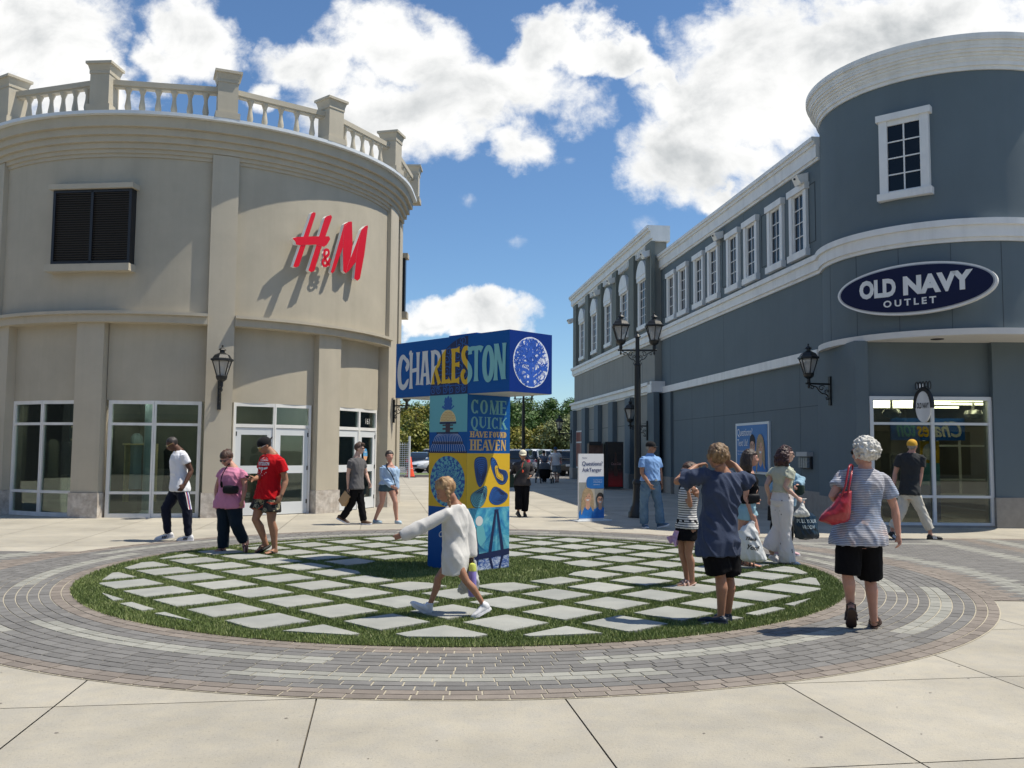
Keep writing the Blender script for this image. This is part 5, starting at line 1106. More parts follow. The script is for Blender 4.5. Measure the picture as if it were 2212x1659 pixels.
# ------------------------------------------------------------------ cars
M_tyre = mat('tyre', (.015, .015, .016), .8); M_rim = mat('rim', (.4, .41, .42), .3, metal=.8); M_cglass = mat('car_glass', (.012, .016, .02), .08, .1, spec=.8); M_tail = mat('tail_light', (.5, .01, .012), .25, spec=.8); M_head = mat('head_light', (.7, .72, .75), .15); M_plate = mat('number_plate', (.6, .6, .6), .5)
def make_car(kind, paint, label):
    suv = kind == 'suv'; t_ = thing('parked_car', label, 'car', (0, 0, 0), 0, 'cars in the car park'); L2, W2 = (2.35, .93) if suv else (2.35, .9); zb = .3; belt_ = 1.0 if suv else .9; top = 1.68 if suv else 1.42
    st = [(-L2, .45, belt_*.85, .72), (-L2 + .08, .34, belt_*.98, .86), (-L2 + .5, zb, belt_ + .02, .97), (-1.2, zb, belt_ + .02, 1), (0, zb, belt_, 1), (1.0, zb, belt_*.97, 1), (1.6, zb, belt_*.92, .97), (L2 - .25, .32, belt_*.82, .88), (L2 - .03, .38, belt_*.66, .74), (L2, .45, belt_*.58, .66)]
    rings = []
    for x, z0, z1, kk in st:
        w_ = W2*kk; zm = z0 + (z1 - z0)*.55
        rings.append([V((x, y, z)) for y, z in [(-w_*.8, z0), (-w_*.97, z0 + .08), (-w_, zm), (-w_*.93, z1 - .05), (-w_*.82, z1), (w_*.82, z1), (w_*.93, z1 - .05), (w_, zm), (w_*.97, z0 + .08), (w_*.8, z0)]])
    b = MB(); b.loft(rings); body = b.build('body', paint, t_, local=True, smooth=28)
    if suv: cab = [(-2.2, belt_ - .02, belt_ + .12, .76), (-2.0, belt_ - .02, top - .12, .74), (-1.7, belt_ - .02, top - .03, .74), (-.5, belt_ - .02, top, .75), (.3, belt_ - .02, top - .03, .74), (.75, belt_ - .02, top - .3, .74), (1.25, belt_ - .02, belt_ + .02, .76)]
    else: cab = [(-1.95, belt_ - .02, belt_ + .03, .74), (-1.2, belt_ - .02, top - .08, .66), (-.6, belt_ - .02, top, .66), (.1, belt_ - .02, top - .02, .67), (.55, belt_ - .02, top - .22, .69), (1.15, belt_ - .02, belt_ + .01, .74)]
    rings = []
    for x, z0, z1, hw_ in cab:
        lo = .80; rings.append([V((x, y, z)) for y, z in [(-lo, z0), (-(lo + (hw_ - lo)*.5), (z0 + z1)/2), (-hw_*.96, z1 - .03), (-hw_*.8, z1), (hw_*.8, z1), (hw_*.96, z1 - .03), (lo + (hw_ - lo)*.5, (z0 + z1)/2), (lo, z0)]])
    b = MB(); b.loft(rings); b.build('windows', M_cglass, t_, local=True, smooth=28)
    b = MB(); rr_ = [r for r in cab[1:-2]]
    rings = [[V((x, y, z)) for y, z in [(-hw_*.99, z1 - .06), (-hw_*.8, z1 + .012), (hw_*.8, z1 + .012), (hw_*.99, z1 - .06)]] for x, z0, z1, hw_ in rr_]; b.loft(rings, closed=True)
    pil = [(cab[1][0], .12), (-.35, .09), (cab[-2][0] - .05, .07)] if suv else [(cab[1][0], .1), (-.3, .08), (cab[-2][0], .06)]
    for x, w_ in pil:
        for sg in (-1, 1): b.box8([V(q) for q in [(x - w_, sg*.81, belt_ - .02), (x + w_, sg*.81, belt_ - .02), (x + w_, sg*.78, belt_ - .02), (x - w_, sg*.78, belt_ - .02), (x - w_*.8, sg*.765, top - .1), (x + w_*.8, sg*.765, top - .1), (x + w_*.8, sg*.7, top - .1), (x - w_*.8, sg*.7, top - .1)]])
    b.build('roof', paint, t_, local=True, smooth=28)
    for x in (-1.38, 1.42):
        for sg in (-1, 1):
            Mr = Matrix.Rotation(R(90)*sg, 4, 'X'); b = MB(); b.lathe([(.12, -.11), (.34, -.11), (.355, -.07), (.355, .07), (.34, .11), (.22, .11)], (x, sg*(W2 - .1), .345), 20, M=Mr); wh = b.build('wheel', M_tyre, t_, local=True, smooth=40)
            b = MB(); b.lathe([(.03, .118 * -1), (.21, .10 * -1), (.22, -.05), (.03, -.04)], (x, sg*(W2 - .1), .345), 10, M=Mr); b.build('rim', M_rim, wh, local=True)
    for sg in (-1, 1):
        b = MB(); b.box8([V(q) for q in [(-L2 - .01, sg*.5, belt_ - .22), (-L2 - .01, sg*.8, belt_ - .22), (-L2 + .3, sg*.9, belt_ - .2), (-L2 + .3, sg*.6, belt_ - .2), (-L2 + .02, sg*.55, belt_ - .05), (-L2 + .05, sg*.8, belt_ - .03), (-L2 + .35, sg*.87, belt_ - .02), (-L2 + .3, sg*.6, belt_ - .05)]]); b.build('tail_light', M_tail, t_, local=True)
        b = MB(); b.box8([V(q) for q in [(L2 - .3, sg*.55, .56), (L2 - .3, sg*.84, .56), (L2 - .02, sg*.62, .56), (L2 - .02, sg*.45, .56), (L2 - .4, sg*.55, .7), (L2 - .45, sg*.83, .72), (L2 - .08, sg*.62, .66), (L2 - .05, sg*.45, .66)]]); b.build('headlight', M_head, t_, local=True)
        b = MB(); b.ball((.75, sg*(W2 + .1), belt_ + .08), (.1, .1, .075), 5); b.build('mirror', paint, t_, local=True, smooth=60)
    b = MB(); b.box(-L2 - .02, -L2 + .02, -.26, .26, .62, .76); b.build('number_plate', M_plate, t_, local=True)
    b = MB(); b.box(L2 - .1, L2 + .005, -.5, .5, .42, .58); b.build('grille', M_dark, t_, local=True)
    return t_
PA = {n_: mat('paint_' + n_, c, .25, .02, 1, coat=.6) for n_, c in dict(white=(.72, .73, .74), black=(.012, .013, .016), grey=(.12, .13, .14), silver=(.42, .44, .46), navy=(.02, .03, .05)).items()}
protos = {}
def park(kind, colr, px, Y, rz, label):
    p = at(px, 1000, Y); p.z = -.02
    k = (kind, colr)
    if k not in protos: protos[k] = make_car(kind, PA[colr], label); o = protos[k]
    else: o = copy_tree(protos[k])
    place(o, p, R(rz), label)
park('sedan', 'navy', 908, 68, 90, 'dark saloon car seen from behind, left of the monument')
park('suv', 'black', 936, 76, 92, 'black off-road car half hidden behind the monument, left side')
park('sedan', 'white', 958, 61.5, 215, 'white car nose showing left of the monument near the grass')
park('suv', 'black', 1108, 64, 78, 'black car just right of the monument column')
park('suv', 'white', 1152, 66, 76, 'white off-road car between the woman in the white cap and the couple')
park('suv', 'silver', 1176, 69, 80, 'silver car behind the woman pushing the pushchair')
park('suv', 'navy', 1128, 63, 80, 'dark car behind the woman in the white cap')
park('sedan', 'silver', 1196, 68, 78, 'silver saloon between the pushchair and the tall man')
park('sedan', 'white', 1222, 61, 68, 'white saloon at the right of the tall man')
park('suv', 'black', 1258, 58, 66, 'black off-road car with red tail light beside the banner')
park('suv', 'white', 1095, 80, 2, 'white car of the rear row hidden behind the monument')
park('suv', 'white', 1150, 79, 0, 'long white car in the rear row behind the lamp post')
park('suv', 'white', 1210, 80, 178, 'large white car behind the tall man in shorts')
park('sedan', 'grey', 1240, 74, 82, 'grey car in the rear row above the black off-road car')
park('sedan', 'silver', 1290, 76, 5, 'silver car of the rear row behind the far shop corner')
park('suv', 'grey', 975, 72, 90, 'grey car hidden behind the column of the monument')
# ------------------------------------------------------------------ trees
M_bark = mat('bark', (.09, .07, .05), .9, .3, 6, .5, 20)
def leafmat(name, c1, c2, c3):
    m = bpy.data.materials.new(name); m.use_nodes = True; t = NT(m.node_tree); p_ = t.n['Principled BSDF']; a = t.node('ShaderNodeAttribute', attribute_name='v').outputs['Fac']
    cr = t.node('ShaderNodeValToRGB'); t.l.new(a, cr.inputs[0]); e = cr.color_ramp.elements; e[0].color = (*c1, 1); e[1].color = (*c3, 1); e.new(.5).color = (*c2, 1); t.l.new(cr.outputs[0], p_.inputs['Base Color']); p_.inputs['Roughness'].default_value = .5
    p_.inputs['Specular IOR Level'].default_value = .3; return m
LM = [leafmat('leaf_dark', (.03, .065, .012), (.06, .12, .024), (.12, .19, .04)), leafmat('leaf_mid', (.045, .085, .014), (.10, .165, .03), (.2, .26, .06)), leafmat('leaf_yellow', (.075, .085, .01), (.19, .19, .025), (.36, .28, .05)), leafmat('leaf_olive', (.07, .09, .03), (.15, .18, .065), (.25, .27, .12))]
def tree(x, y, h, rad, kind, label, seed, trunk=.25, n=6500, grp='trees beyond the car park', low=.12, ls=.155):
    r_ = random.Random(seed); t_ = thing('tree', label, 'tree', (x, y, 0), 0, grp); b = MB(); tops = []
    b.tube([(x, y, -.1), (x + .1, y, h*.25), (x - .05, y + .1, h*.5), (x + .1, y, h*.75)], [.2*h/8, .15*h/8, .1*h/8, .04], 7)
    for i in range(9):
        a_ = r_.uniform(0, 6.28); z0 = h*r_.uniform(.15, .55); L_ = rad*r_.uniform(.5, .9); e_ = V((x + math.cos(a_)*L_, y + math.sin(a_)*L_, z0 + h*r_.uniform(.15, .35))); b.tube([(x, y, z0), ((x + e_.x)/2, (y + e_.y)/2, z0 + (e_.z - z0)*.35), e_], [.08*h/8, .05*h/8, .02], 5); tops.append(e_)
    b.build('trunk', M_bark, t_)
    cl = []
    for i in range(int(26)):
        u = r_.uniform(low, 1); a_ = r_.uniform(0, 6.28); rr_ = rad*math.sqrt(max(.05, 1 - ((u - .45)/.62)**2))*r_.uniform(.25, 1.0)
        cl.append((V((x + math.cos(a_)*rr_, y + math.sin(a_)*rr_, h*u*.93)), r_.uniform(.3, .52)*rad*(.7 if u > .8 else 1)))
    vs = []; fs = []; av = []
    for i in range(n):
        c_, cr_ = r_.choice(cl); d = V((r_.gauss(0, 1), r_.gauss(0, 1), r_.gauss(0, 1))).normalized(); p_ = c_ + V((d.x, d.y, d.z*.75))*cr_*(r_.uniform(.55, 1.08))
        if p_.z < .1: continue
        s_ = ls*r_.uniform(.55, 1.25); nn = (d + V((r_.uniform(-.8, .8), r_.uniform(-.8, .8), r_.uniform(-.3, 1)))).normalized(); q = nn.orthogonal().normalized(); w_ = nn.cross(q); an = r_.uniform(0, 6.28); q2 = q*math.cos(an) + w_*math.sin(an); w2 = nn.cross(q2)
        k = len(vs); vs += [p_ - q2*s_, p_ + w2*s_*.55, p_ + q2*s_, p_ - w2*s_*.55]; fs.append((k, k+1, k+2, k+3)); av.append(min(1, max(0, r_.gauss(.45 + .2*math.sin(c_.x*3 + c_.z*2), .2))))
    me = bpy.data.meshes.new('crown'); me.from_pydata([tuple(v - V((x, y, 0))) for v in vs], [], fs); at_ = me.attributes.new('v', 'FLOAT', 'FACE'); at_.data.foreach_set('value', av); me.materials.append(LM[kind]); o = bpy.data.objects.new('crown', me); o.parent = t_; col0.objects.link(o)
TL = [(895, 93, 7.4, 4.6, 2, 'yellowish tree at the left gap beside the beige building'), (925, 100, 8.0, 4.2, 1, 'green tree between the beige building and the monument'), (868, 100, 7.0, 5, 2, 'yellowish tree partly hidden by the beige building'),
      (955, 104, 8.4, 5, 1, 'green tree half hidden by the left edge of the monument'), (1108, 96, 7.8, 4, 0, 'dark tree at the right edge of the monument'), (1150, 106, 9.8, 4.4, 1, 'tallest pale green tree right of the rear lamp post'), (1122, 112, 8.6, 4.4, 0, 'dark tree behind the rear lamp post'),
      (1178, 103, 8.2, 4.2, 0, 'dark green tree above the couple'), (1212, 110, 8.7, 4.6, 0, 'dark tree left of the far shop roof line'), (1240, 100, 7.9, 4, 0, 'dark tree right beside the far shop corner'), (1275, 104, 8.2, 5, 1, 'green tree hidden behind the far shop'),
      (1120, 90, 3.9, 3.6, 2, 'low rusty yellow bush-like tree behind the white cap woman'), (1152, 89, 4.1, 3.4, 2, 'low yellow green tree above the white cars'), (1186, 90, 4.2, 3.6, 2, 'low yellow green tree behind the couple'), (1222, 88, 5.2, 3.8, 3, 'grey green olive-like tree beside the far shop corner'), (1255, 88, 5.0, 3.6, 3, 'grey green tree just at the far shop corner'),
      (910, 86, 4.6, 3.4, 2, 'low yellow tree over the dark saloon'), (940, 88, 4.8, 3.4, 1, 'low green tree left of the monument column'), (1010, 100, 8, 6, 1, 'tree hidden behind the monument column'), (1045, 95, 7.5, 5, 0, 'dark tree hidden behind the monument')]
for i, (px, Y, h, rad, kind, lb) in enumerate(TL):
    p = at(px, 990, Y); tree(p.x, p.y, h*.93, rad*.88, kind, lb, 20 + i)
# distant treeline mass
r_ = random.Random(9); vs = []; fs = []; av = []
for i in range(45000):
    x = r_.uniform(-75, 75); y = r_.uniform(118, 135); hmax = 6.5 + 1.6*noise.noise(V((x*.12, 0, 3))) + noise.noise(V((x*.5, y*.2, 3))); z = hmax*(r_.random()**.7); p_ = V((x, y, z)); s_ = r_.uniform(.16, .36); q2 = V((r_.uniform(-1, 1), r_.uniform(-.6, .6), r_.uniform(-1, 1))).normalized(); w2 = q2.cross(V((r_.uniform(-.5, .5), -1, r_.uniform(-.2, .8)))).normalized()
    k = len(vs); vs += [p_ - q2*s_, p_ + w2*s_*.7, p_ + q2*s_, p_ - w2*s_*.7]; fs.append((k, k+1, k+2, k+3)); av.append(min(1, max(0, r_.gauss(.4, .2))))
me = bpy.data.meshes.new('far_wood'); me.from_pydata([tuple(v) for v in vs], [], fs); at_ = me.attributes.new('v', 'FLOAT', 'FACE'); at_.data.foreach_set('value', av); me.materials.append(LM[0]); o = bpy.data.objects.new('far_wood', me); col0.objects.link(o); stuff(o); o['label'] = 'distant dark wood beyond the car park'; o['category'] = 'wood'
# ================================================================== PEOPLE
from mathutils.bvhtree import BVHTree
def remesh(mb, vox, sm=4, fac=.5):
    me = bpy.data.meshes.new('tmp'); me.from_pydata([tuple(v) for v in mb.v], [], mb.f); o = bpy.data.objects.new('tmp', me); col0.objects.link(o)
    m = o.modifiers.new('r', 'REMESH'); m.mode = 'VOXEL'; m.voxel_size = vox; m.adaptivity = 0
    if sm: s = o.modifiers.new('s', 'SMOOTH'); s.iterations = sm; s.factor = fac
    dg = bpy.context.evaluated_depsgraph_get(); r = bpy.data.meshes.new_from_object(o.evaluated_get(dg)); bpy.data.objects.remove(o); bpy.data.meshes.remove(me)
    return r
def fin(me, name, m, parent=None, disp=None, seed=0, loc=None):
    me.name = name
    if disp:
        amp, fr, kind = disp; me.update(); nrm = [v.normal.copy() for v in me.vertices]
        for v, n in zip(me.vertices, nrm):
            p = v.co*fr + V((seed*7.3, seed*3.1, 0))
            if kind == 'cloth':
                d = noise.noise(V((p.x, p.y, p.z*.8))) * .8; q = noise.noise(V((p.x*1.5 + p.z*.9, p.y*1.5, p.z*.55)) + V((5, 1, 2))); d += (1 - abs(q)*2.6)*1.1 - .5; d += .5*noise.noise(V((p.x*3.1 + p.z, p.y*3.1, p.z*1.4)))
            elif kind == 'hair': d = noise.noise(V((p.x*2, p.y*2, p.z*.6))) + .6*noise.noise(V((p.x*5, p.y*5, p.z*1.5)))
            elif kind == 'curl': d = noise.noise(p*1.3) + .9*noise.noise(p*2.9)
            else: d = noise.noise(p)
            if kind == 'cloth': d = max(d, -.35)
            v.co += n*(amp*d)
    o = bpy.data.objects.new(name, me); 
    if parent is not None:
        I = WM[parent.name].inverted(); me.transform(I); o.parent = parent; WM[o.name] = WM[parent.name]
    elif loc is not None: me.transform(Matrix.Translation(-V(loc))); o.location = loc; WM[o.name] = Matrix.Translation(loc)
    me.materials.clear(); me.materials.append(m); me.shade_smooth(); col0.objects.link(o); return o
def skin(n, c): return mat('skin_' + n, c, .5, .1, 14, .12, 60, spec=.35, sub=.12)
def cloth(n, c, **k): return mat('cloth_' + n, c, k.pop('rough', .85), k.pop('var', .07), 9, k.pop('bump', .35), k.pop('bscale', 160), sheen=.05, spec=.2, **k)
def hairm(n, c, c2): return mat('hair_' + n, c, .45, .3, 30, .8, 90, col2=c2, mixs=22, stretch=(1, 1, .35))
def lerp(a, b, t): return a + (b - a)*t
class Pz: pass
BODY_S = [(-.20, .10, .085), (-.1, .15, .11), (0, .168, .118), (.16, .160, .112), (.38, .138, .098), (.58, .152, .108), (.76, .172, .112), (.88, .162, .098), (.95, .11, .078), (1.0, .068, .062)]
def ring(c, l, f, wx, wy, n=20, e=2.4, ff=1.0):
    out = []
    for k in range(n):
        a = 2*math.pi*k/n; ca, sa = math.cos(a), math.sin(a); x = abs(ca)**(2/e)*(1 if ca > 0 else -1); y = abs(sa)**(2/e)*(1 if sa > 0 else -1)
        out.append(c + l*(wx*x) + f*(wy*y*(ff if y > 0 else 1)))
    return out
def person(label, zt, Y, j, yaw, h=1.75, g=1.0, fem=0, skinm=None, hips_yaw=None, head=(0, 0, 0), hair=None, shirt=None, legs=None, feet='shoe', feetm=None, vox=.009, covered=True, belly=0, ground=True, hands=True, sh_w=1.0, hs=None, gl=None, cap=None, group=None, shL=0, shR=0, seed=1, hand_curl=.8):
    ox, oy, k_ = zt; s = h/1.75
    def P(n):
        q = j[n]; dy = q[2] if len(q) > 2 else 0
        return at((ox + q[0]*k_)*.54, (oy + q[1]*k_)*.54, Y + dy)
    def fr(a): return V((math.sin(R(a)), -math.cos(R(a)), 0)), V((math.cos(R(a)), math.sin(R(a)), 0))
    F, L = fr(yaw); Fh, Lh = fr(yaw if hips_yaw is None else hips_yaw); N, PV = P('neck'), P('pelvis'); U = (N - PV).normalized()
    o = Pz(); tl = (N - PV).length
    # torso frame orthogonalised
    Lt = (L - U*L.dot(U)).normalized(); Ft = U.cross(Lt)*-1
    if Ft.dot(F) < 0: Ft = -Ft
    shl = N - U*(.092*s) + Lt*(.175*s*sh_w*(1 + (g-1)*.5)) + V((0, 0, shL)); shr = N - U*(.092*s) - Lt*(.175*s*sh_w*(1 + (g-1)*.5)) + V((0, 0, shR))
    hl, hr = PV + Lh*(.09*s), PV - Lh*(.09*s)
    def spine(t):
        bow = Ft*(.012*s*math.sin(math.pi*min(1, max(0, t)))); return PV + (N - PV)*t + bow
    def rings(ts, ex=0., gg=g, flare=0, sc_=1.0, low=None, lowx=0):
        out = []
        for t in ts:
            # interpolate table
            for i in range(len(BODY_S) - 1):
                a, b_ = BODY_S[i], BODY_S[i+1]
                if a[0] <= t <= b_[0] or i == len(BODY_S) - 2:
                    q = (t - a[0])/(b_[0] - a[0]); q = min(1, max(0, q)); q = q*q*(3 - 2*q); wx = lerp(a[1], b_[1], q); wy = lerp(a[2], b_[2], q); break
            if t < BODY_S[0][0]: wx, wy = BODY_S[0][1:]
            if low and t < low: wx = max(wx, .168); wy = max(wy, .118)
            if fem: wx *= (1.05 if t < .25 else (.9 if t < .9 else .97)); wy *= 1 + (.16*fem*math.exp(-((t - .68)/.12)**2))
            gx = gg if t < .9 else 1 + (gg-1)*.4
            if sh_w != 1 and t > .7: gx *= lerp(1, sh_w, (t - .7)/.2 if t < .9 else 1)
            ffw = 1 + belly*math.exp(-((t - .3)/.25)**2)
            l = lerp(Lh, Lt, min(1, max(0, t))).normalized(); f = lerp(Fh, Ft, min(1, max(0, t))).normalized()
            out.append(ring(spine(t), l, f, (wx*gx*s)*sc_ + (ex if t < .7 else ex*.6) + flare*max(0, .5 - t) + (lowx if t < .14 else 0), (wy*gx*s)*sc_ + (ex if t < .7 else ex*.6) + flare*max(0, .5 - t) + (lowx if t < .14 else 0), ff=ffw))
        return out
    sk = skinm; M = MB(); tsc = .88 if covered else 1.0
    M.loft(rings([-.18, -.1, 0, .16, .38, .58, .76, .88, .95, 1.0], sc_=tsc))
    # head
    HC_ = P('head'); hy, hp_, hr_ = head; hs = hs or (.95 + .05*s if h > 1.5 else .93)
    Mh = Matrix.Rotation(R(hy), 4, 'Z') @ Matrix.Rotation(R(hp_), 4, 'X') @ Matrix.Rotation(R(hr_), 4, 'Y')    # local: +x left-of-image when facing camera, -y forward
    def Hd(l, f, u): return HC_ + (Mh @ V((l, -f, u)))*hs
    HB = MB()
    def hball(B, l, f, u, rl, rf, ru, n=12): 
        Mr = Mh.copy(); B.ball(Hd(l, f, u), (rl*hs, rf*hs, ru*hs), n, M=Mr)
    hball(M, 0, -.012, .022, .074, .094, .092); hball(M, 0, .018, -.035, .060, .070, .072); hball(M, 0, .045, -.082, .032, .032, .025); hball(M, 0, .03, .0, .064, .062, .075)
    M.tube([Hd(0, .08, .02), Hd(0, .098, -.01), Hd(0, .106, -.03), Hd(0, .088, -.042)], [.009*hs, .011*hs, .014*hs, .010*hs], 8)
    for sg in (-1, 1): hball(M, sg*.076, -.005, -.01, .011, .02, .031, 6); hball(M, sg*.035, .07, -.03, .022, .02, .02, 6); hball(M, sg*.032, .076, .028, .026, .014, .010, 6)
    hball(M, 0, .083, -.062, .024, .012, .008, 6); hball(M, 0, .081, -.074, .02, .011, .007, 6)
    nb0 = Hd(0, -.02, -.07); M.tube([nb0, lerp(nb0, N, .6), N - U*.03*s], [.054*s*(.92 if fem else 1.02)*(.85 if h < 1.5 else 1), .054*s*(.92 if fem else 1.05)*(.85 if h < 1.5 else 1), .085*s], 14)
    # trapezius
    for q in (shl, shr): M.tube([N + U*.0*s, lerp(N, q, .55) - U*.012*s, q], [.046*s*tsc, .043*s*tsc, .042*s*tsc], 10)
    # arms
    arms = {}
    for sd, sh in (('l', shl), ('r', shr)):
        if 'el_' + sd not in j: continue
        E_, W_ = P('el_' + sd), P('wr_' + sd); ga = (1 + (g-1)*.8)*(.9 if fem else 1.0)*(.92 if h < 1.5 else 1)
        arms[sd] = (sh, E_, W_)
        up_ = [sh, lerp(sh, E_, .3), lerp(sh, E_, .65), E_, lerp(E_, W_, .25), lerp(E_, W_, .6), W_]
        M.tube(up_, [a*s*ga for a in (.052, .050, .044, .037, .040, .033, .0265)], 12)
        hd_ = P('hd_' + sd) if 'hd_' + sd in j else W_ + (W_ - E_).normalized()*.16*s
        make_hand(M, W_, (hd_ - W_).normalized(), F, L*(1 if sd == 'l' else -1), s*(.92 if fem or h < 1.5 else 1), hand_curl)
    # legs
    lg = {}
    for sd, hp0 in (('l', hl), ('r', hr)):
        if 'kn_' + sd not in j: continue
        K_, A_ = P('kn_' + sd), P('an_' + sd); gl_ = (1 + (g-1)*.8)*(1.03 if fem else 1)*(.9 if h < 1.5 else 1); tc = .9 if (legs and legs.get('t', 0) > .9) else 1
        back = -Fh*.012*s
        M.tube([hp0, lerp(hp0, K_, .3), lerp(hp0, K_, .7), K_, lerp(K_, A_, .28) + back*1.6, lerp(K_, A_, .6) + back, A_], [a*s*gl_*tc for a in (.092, .085, .064, .052, .057, .043, .034)], 14)
        T_ = P('to_' + sd); Hh = P('he_' + sd) if 'he_' + sd in j else None
        if Hh is None:
            d = V((T_.x - A_.x, T_.y - A_.y, 0)); d = d.normalized() if d.length > .01 else Fh; Hh = V((A_.x, A_.y, max(.0, T_.z if not ground else .0))) - d*.055*s
            if ground: Hh.z = 0
            T_ = V((T_.x, T_.y, 0)) if ground else T_
            if (T_ - Hh).length > .29*s: T_ = Hh + (T_ - Hh).normalized()*.27*s
        else:
            T_ = T_.copy(); Hh = Hh.copy(); mz = min(T_.z, Hh.z)
            if ground: T_.z -= mz - 0; Hh.z -= mz - 0
            T_.z = max(T_.z, 0); Hh.z = max(Hh.z, 0)
        if (T_ - Hh).length < .2*s: d = (T_ - Hh).normalized() if (T_ - Hh).length > .02 else Fh; T_ = Hh + d*.235*s
        lg[sd] = (hp0, K_, A_, T_, Hh)
        bare = feet in ('flip', 'sandal', 'bare')
        make_foot(M, A_, T_, Hh, s, bare, .014 if bare else 0)
    c0 = V((PV.x, PV.y, 0)); me = remesh(M, vox, 3)
    body = fin(me, 'person', sk, loc=c0); tag(body, label, 'person', group)
    o.body = body; o.Hd = Hd; o.P = P; o.arms = arms; o.legs = lg; o.U = U; o.F = Ft; o.L = Lt; o.N = N; o.PV = PV; o.spine = spine; o.s = s; o.hs = hs; o.Mh = Mh
    # clothes
    if shirt:
        B = MB(); hem = shirt.get('hem', -.08); ex = shirt.get('ease', .016); ts = [t for t in (-.5, -.4, -.3, -.2, -.1, 0, .16, .3, .45, .6, .76, .86, .93, .985) if t > hem + .02]
        if shirt.get('top'): ts = [t for t in ts if t < shirt['top'] - .02] + [shirt['top']]
        B.loft(rings([hem] + ts, ex, flare=shirt.get('flare', 0), low=.05, lowx=.014))
        if shirt.get('collar'): B.tube([N - U*.02, N + U*.035*s], [.075*s, .07*s], 14)
        sl = shirt.get('sleeve', .55)
        if sl:
            for sd, (sh, E_, W_) in arms.items():
                ga = (1 + (g-1)*.8)*(.92 if fem else 1.0)*(.92 if h < 1.5 else 1); ss = shirt.get('sleeve_w', 1.0)
                if sl <= 1: B.tube([sh - (E_ - sh)*.08, lerp(sh, E_, sl*.5), lerp(sh, E_, sl)], [.055*s*ga + ex*.25, (.056*s*ga + ex*.4)*(1 + (ss-1)*.5), (.054*s*ga + ex*.6)*ss], 14)
                else:
                    e_ = lerp(E_, W_, sl - 1); B.tube([sh - (E_ - sh)*.05, lerp(sh, E_, .5), E_, lerp(E_, e_, .5), lerp(E_, e_, .88), e_], [a*ga*s*lerp(1, ss, min(1, i*.5)) + ex*.5 for i, a in enumerate((.054, .053, .046, .043, .039, .030))], 14)
                B.tube([N - U*.035*s, lerp(N, sh, .6) - U*.012, sh], [.058*s, .052*s, .052*s*ga + ex*.3], 10)
        me = remesh(B, max(vox, .010), shirt.get('smooth', 4)); o.shirt = fin(me, shirt.get('name', 'shirt'), shirt['m'], body, (shirt.get('amp', .007)*s, shirt.get('fr', 8), 'cloth'), seed)
    if legs:
        B = MB(); ex = legs.get('ease', .012); t1 = legs.get('t', 1.0); fl = legs.get('flare', 0); wst = legs.get('waist', .18)
        if legs.get('skirt'):
            mk = lambda q: lerp(lg['l'][0], lg['l'][1], q)*.5 + lerp(lg['r'][0], lg['r'][1], q)*.5
            B.loft(rings([-.05, .05, .14, wst], ex)); B.loft([ring(mk(q), Lh, Fh, (.165 + fl*q)*s*g + ex, (.125 + fl*q)*s*g + ex) for q in (0, t1*.33, t1*.66, t1)])
        else:
            B.loft(rings([-.17, -.1, 0], ex*.7)); B.loft(rings([-.05, .06, min(.14, wst - .02), wst], min(ex, .01)*.3, sc_=.98))
            for sd, (hp0, K_, A_, T_, Hh) in lg.items():
                gl_ = (1 + (g-1)*.8)*(1.03 if fem else 1)*(.9 if h < 1.5 else 1)
                if t1 < 1: e_ = lerp(hp0, K_, t1); B.tube([hp0 - U*.01, lerp(hp0, e_, .35), lerp(hp0, e_, .7), e_], [.084*s*gl_ + ex*.6, .088*s*gl_ + ex, (.088*s*gl_ + ex)*(1 + fl*.4), (.086*s*gl_ + ex)*(1 + fl)], 16)
                else:
                    q = min(1, t1 - 1) if t1 > 1 else 1; e_ = lerp(K_, A_, q); tp = legs.get('taper', .05)
                    B.tube([hp0 - U*.01, lerp(hp0, K_, .3), lerp(hp0, K_, .7), K_, lerp(K_, e_, .3), lerp(K_, e_, .65), e_], [.084*s*gl_ + ex*.6, .086*s*gl_ + ex, .072*s*gl_ + ex, .062*s*gl_ + ex*1.2, (.062 + fl*.3)*s*gl_ + ex, (tp + .008 + fl*.7)*s + ex, (tp + fl)*s + ex], 16)
        me = remesh(B, max(vox, .010), 3); o.trousers = fin(me, legs.get('name', 'trousers'), legs['m'], body, (legs.get('amp', .006)*s, legs.get('fr', 9), 'cloth'), seed + 3)
    # shoes
    for sd, (hp0, K_, A_, T_, Hh) in lg.items(): make_shoe(body, A_, T_, Hh, s, feet, feetm, seed)
    if hair:
        kind, hm = hair[0], hair[1]; B = MB(); mk = dict(amp=.006, fr=22, kind='hair')
        def capball(l, f, u, rl, rf, ru, cut=True, n=16):
            rs = []
            for i in range(n + 1):
                a = max(min(-math.pi/2 + math.pi*i/n, 1.5), -1.5); rg_ = []
                for k in range(2*n):
                    b_ = 2*math.pi*k/(2*n); x, y, z = rl*math.cos(a)*math.cos(b_) + l, rf*math.cos(a)*math.sin(b_) + f, ru*math.sin(a) + u
                    if cut and y > .02 and z < .050: q = min(1, (y - .02)/.03)*min(1, (.050 - z)/.018); y = lerp(y, .0, q); x *= lerp(1, .7, q)
                    rg_.append(Hd(x, y, z))
                rs.append(rg_)
            B.loft(rs)
